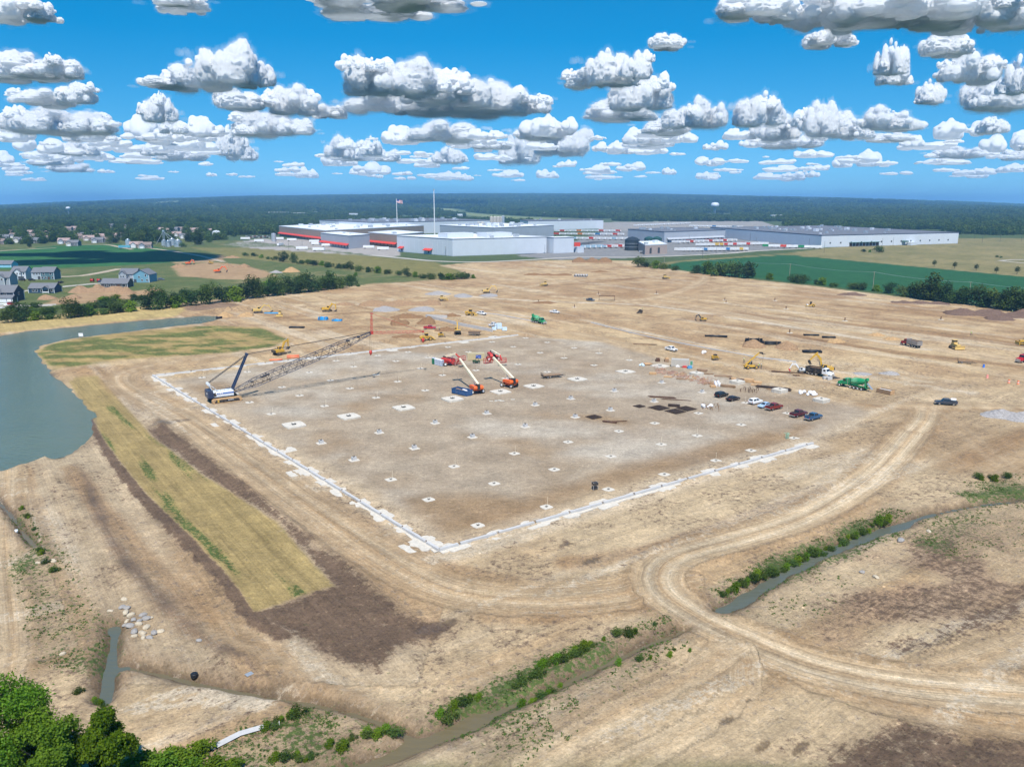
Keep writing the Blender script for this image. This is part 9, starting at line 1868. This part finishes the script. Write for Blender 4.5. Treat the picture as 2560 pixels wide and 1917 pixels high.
CLOUDS = [
 ([(50, 172, 95, 55), (130, 165, 50, 45)], 'grey white cumulus cut by the left edge, third way down the sky'),
 ([(40, 45, 75, 60)], 'ragged cloud in the top left corner'),
 ([(95, 228, 70, 38), (165, 222, 42, 42)], 'small double topped cumulus just above the long left one'),
 ([(130, 288, 112, 56), (80, 282, 55, 48), (200, 285, 55, 30)], 'long flat based cumulus low in the left sky'),
 ([(348, 262, 42, 58), (375, 288, 32, 24)], 'small upright cumulus alone between the two left groups'),
 ([(505, 182, 80, 92), (545, 185, 50, 62), (430, 193, 80, 62), (345, 188, 50, 24)], 'pointed cumulus with a high peak left of centre'),
 ([(520, 236, 62, 44), (640, 243, 72, 56), (705, 253, 48, 28)], 'broad cumulus below the pointed one'),
 ([(585, 292, 84, 52), (640, 290, 50, 34)], 'bright oval cumulus under the broad one left of centre'),
 ([(500, 335, 34, 58), (525, 345, 34, 36)], 'narrow leaning cumulus tower low left of centre'),
 ([(735, 340, 34, 52), (760, 346, 34, 22)], 'small low cumulus with a knobby top left of the flag pole'),
 ([(800, 335, 28, 40), (838, 348, 34, 26)], 'small low cumulus sloping down to the right over the flag'),
 ([(815, 200, 80, 78), (880, 205, 95, 76), (960, 225, 100, 70), (860, 245, 110, 60), (1060, 240, 90, 70), (1130, 246, 58, 50), (1010, 248, 110, 60)], 'largest cumulus mass in the middle of the sky'),
 ([(955, 304, 78, 48)], 'oval cumulus just below the largest mass'),
 ([(1062, 322, 44, 18)], 'thin flat cloudlet right of the tall white mast'),
 ([(970, 352, 36, 34)], 'small cumulus low above the tall white mast'),
 ([(815, 22, 150, 46), (920, 2, 150, 24)], 'grey cloud base cut by the top edge, left of the middle'),
 ([(390, 22, 70, 30)], 'small cloud at the top edge in the left half'),
 ([(1440, 105, 46, 34)], 'lone small cloud high right of centre'),
 ([(1320, 182, 62, 76), (1272, 190, 55, 40), (1375, 170, 42, 60), (1385, 235, 70, 74), (1330, 258, 80, 40)], 'ragged leaning cumulus tower right of centre'),
 ([(1480, 275, 50, 50), (1520, 272, 52, 62), (1440, 288, 60, 30)], 'cumulus joined to the right of the ragged tower'),
 ([(1640, 270, 56, 72), (1670, 300, 54, 60), (1710, 318, 70, 32)], 'tall bright cumulus leaning right, left one of two towers'),
 ([(1765, 290, 50, 72), (1800, 296, 62, 54), (1850, 300, 42, 26)], 'tall bright cumulus, right one of two towers'),
 ([(1905, 276, 62, 46), (1945, 282, 46, 28)], 'domed cumulus right of the two towers'),
 ([(1920, 305, 56, 20)], 'flat cloud strip under the domed cumulus'),
 ([(1640, 40, 90, 60), (1800, 62, 130, 74), (1790, 100, 56, 40), (1960, 48, 150, 74), (2130, 60, 110, 80)], 'huge grey cloud bank along the top right edge'),
 ([(1920, 160, 36, 72), (1930, 182, 40, 50)], 'white wisp column hanging under the top right bank'),
 ([(2008, 224, 34, 52)], 'small white wisp right of the hanging column'),
 ([(2040, 120, 60, 50), (2090, 178, 66, 70), (2150, 236, 80, 76), (2205, 200, 50, 80)], 'bright billowing cumulus cut by the right edge'),
 ([(2138, 288, 36, 34)], 'small round cumulus near the right edge'),
 ([(2065, 340, 58, 26)], 'low flat cumulus near the right edge'),
 ([(2200, 345, 34, 26)], 'low cumulus cut by the right edge'),
 ([(1120, 350, 46, 66), (1160, 300, 60, 36)], 'pinkish low cumulus right of the white mast'),
 ([(1215, 330, 70, 62), (1240, 336, 40, 34)], 'broad low cumulus right of the pinkish one'),
 ([(170, 335, 42, 34)], 'low cumulus on the left under the long flat one'),
 ([(100, 356, 40, 26), (150, 370, 50, 20)], 'lowest flat cumulus pair on the left'),
 ([(330, 335, 30, 26), (400, 345, 60, 26)], 'low small cumulus left of the leaning tower'),
]
for lob, lab in CLOUDS: cloud_at(lob, lab)
# one more cumulus of the same field stands overhead, outside the picture; its shadow lies on the left crop field
_o = bpy.data.objects.new('sky_cloud', PUFFS[1]); C.objects.link(_o); _o.location = (-430, 165, CLOUD_BASE); _o.scale = (150, 120, 60); tag(_o, kind='structure')
# the rows of small clouds that crowd towards the horizon
def far_clouds():
    g = np.random.RandomState(5); pts = []
    v0 = []; f0 = []; o = 0
    src = [np.array([v.co[:] for v in p.vertices]) for p in LOWP]; fs = [np.array([f.vertices[:] for f in p.polygons]) for p in LOWP]
    for k in range(190):
        x = g.uniform(-60, 2270); by = 292 + 100 * g.rand() ** 0.85
        el_s = (428 - by) / 130.0
        hw = (10 + 44 * g.rand() ** 1.3) * (0.40 + 0.75 * el_s); h = hw * (0.4 + 0.95 * g.rand() ** 1.5) * (0.55 + 0.6 * el_s); hw *= 0.9 + 0.5 * g.rand()
        px, py = x * S2, by * S2; dx = (px - CX) / FPX; dy = (CY - py) / FPX
        d = Vector((dx, _cp + dy * _sp, -_sp + dy * _cp)); t = (CLOUD_BASE - CAM_H) / d.z; s_ = t * S2 / FPX
        i = g.randint(len(src)); a = g.rand() * 6.28; v = src[i].copy()
        v = np.stack([v[:, 0] * math.cos(a) - v[:, 1] * math.sin(a), v[:, 0] * math.sin(a) + v[:, 1] * math.cos(a), v[:, 2]], 1)
        v = v * np.array([hw * s_, hw * s_, h * s_]) + np.array([d.x * t, d.y * t, CLOUD_BASE])
        v0.append(v); f0.append(fs[i] + o); o += len(v)
    me = bpy.data.meshes.new('distant_clouds'); me.from_pydata(np.vstack(v0).tolist(), [], np.vstack(f0).tolist()); me.materials.append(M_CLOUD); me.shade_smooth()
    ob = bpy.data.objects.new('distant_clouds', me); C.objects.link(ob); tag(ob, 'rows of small pale clouds crowding towards the horizon', 'clouds', kind='stuff')
LOWP = [puff_mesh('low_puff', s, n, 0.075, 0) for s, n in ((5, 16), (15, 20), (29, 12), (41, 24))]
far_clouds()
# ------------------------------------------------------------------ the air: thin blue haze over the whole country
def haze():
    b = MB(); e = 73000.0; z0, z1 = -420.0, 250.0
    b.add([(-e, -e, z0), (e, -e, z0), (e, e, z0), (-e, e, z0), (-e, -e, z1), (e, -e, z1), (e, e, z1), (-e, e, z1)], [(0, 3, 2, 1), (4, 5, 6, 7), (0, 1, 5, 4), (1, 2, 6, 5), (2, 3, 7, 6), (3, 0, 4, 7)])
    m = bpy.data.materials.new('haze_air'); m.use_nodes = True; nt = m.node_tree; nt.nodes.clear()
    out = nt.nodes.new('ShaderNodeOutputMaterial'); v = nt.nodes.new('ShaderNodeVolumePrincipled'); v.inputs['Color'].default_value = (0.26, 0.58, 1.0, 1); v.inputs['Density'].default_value = HAZE; v.inputs['Anisotropy'].default_value = 0.0
    nt.links.new(v.outputs[0], out.inputs['Volume']); o = b.build('haze', m); tag(o, 'thin blue haze over the far country', 'haze', kind='stuff'); return o
HAZE = 9e-5
haze()
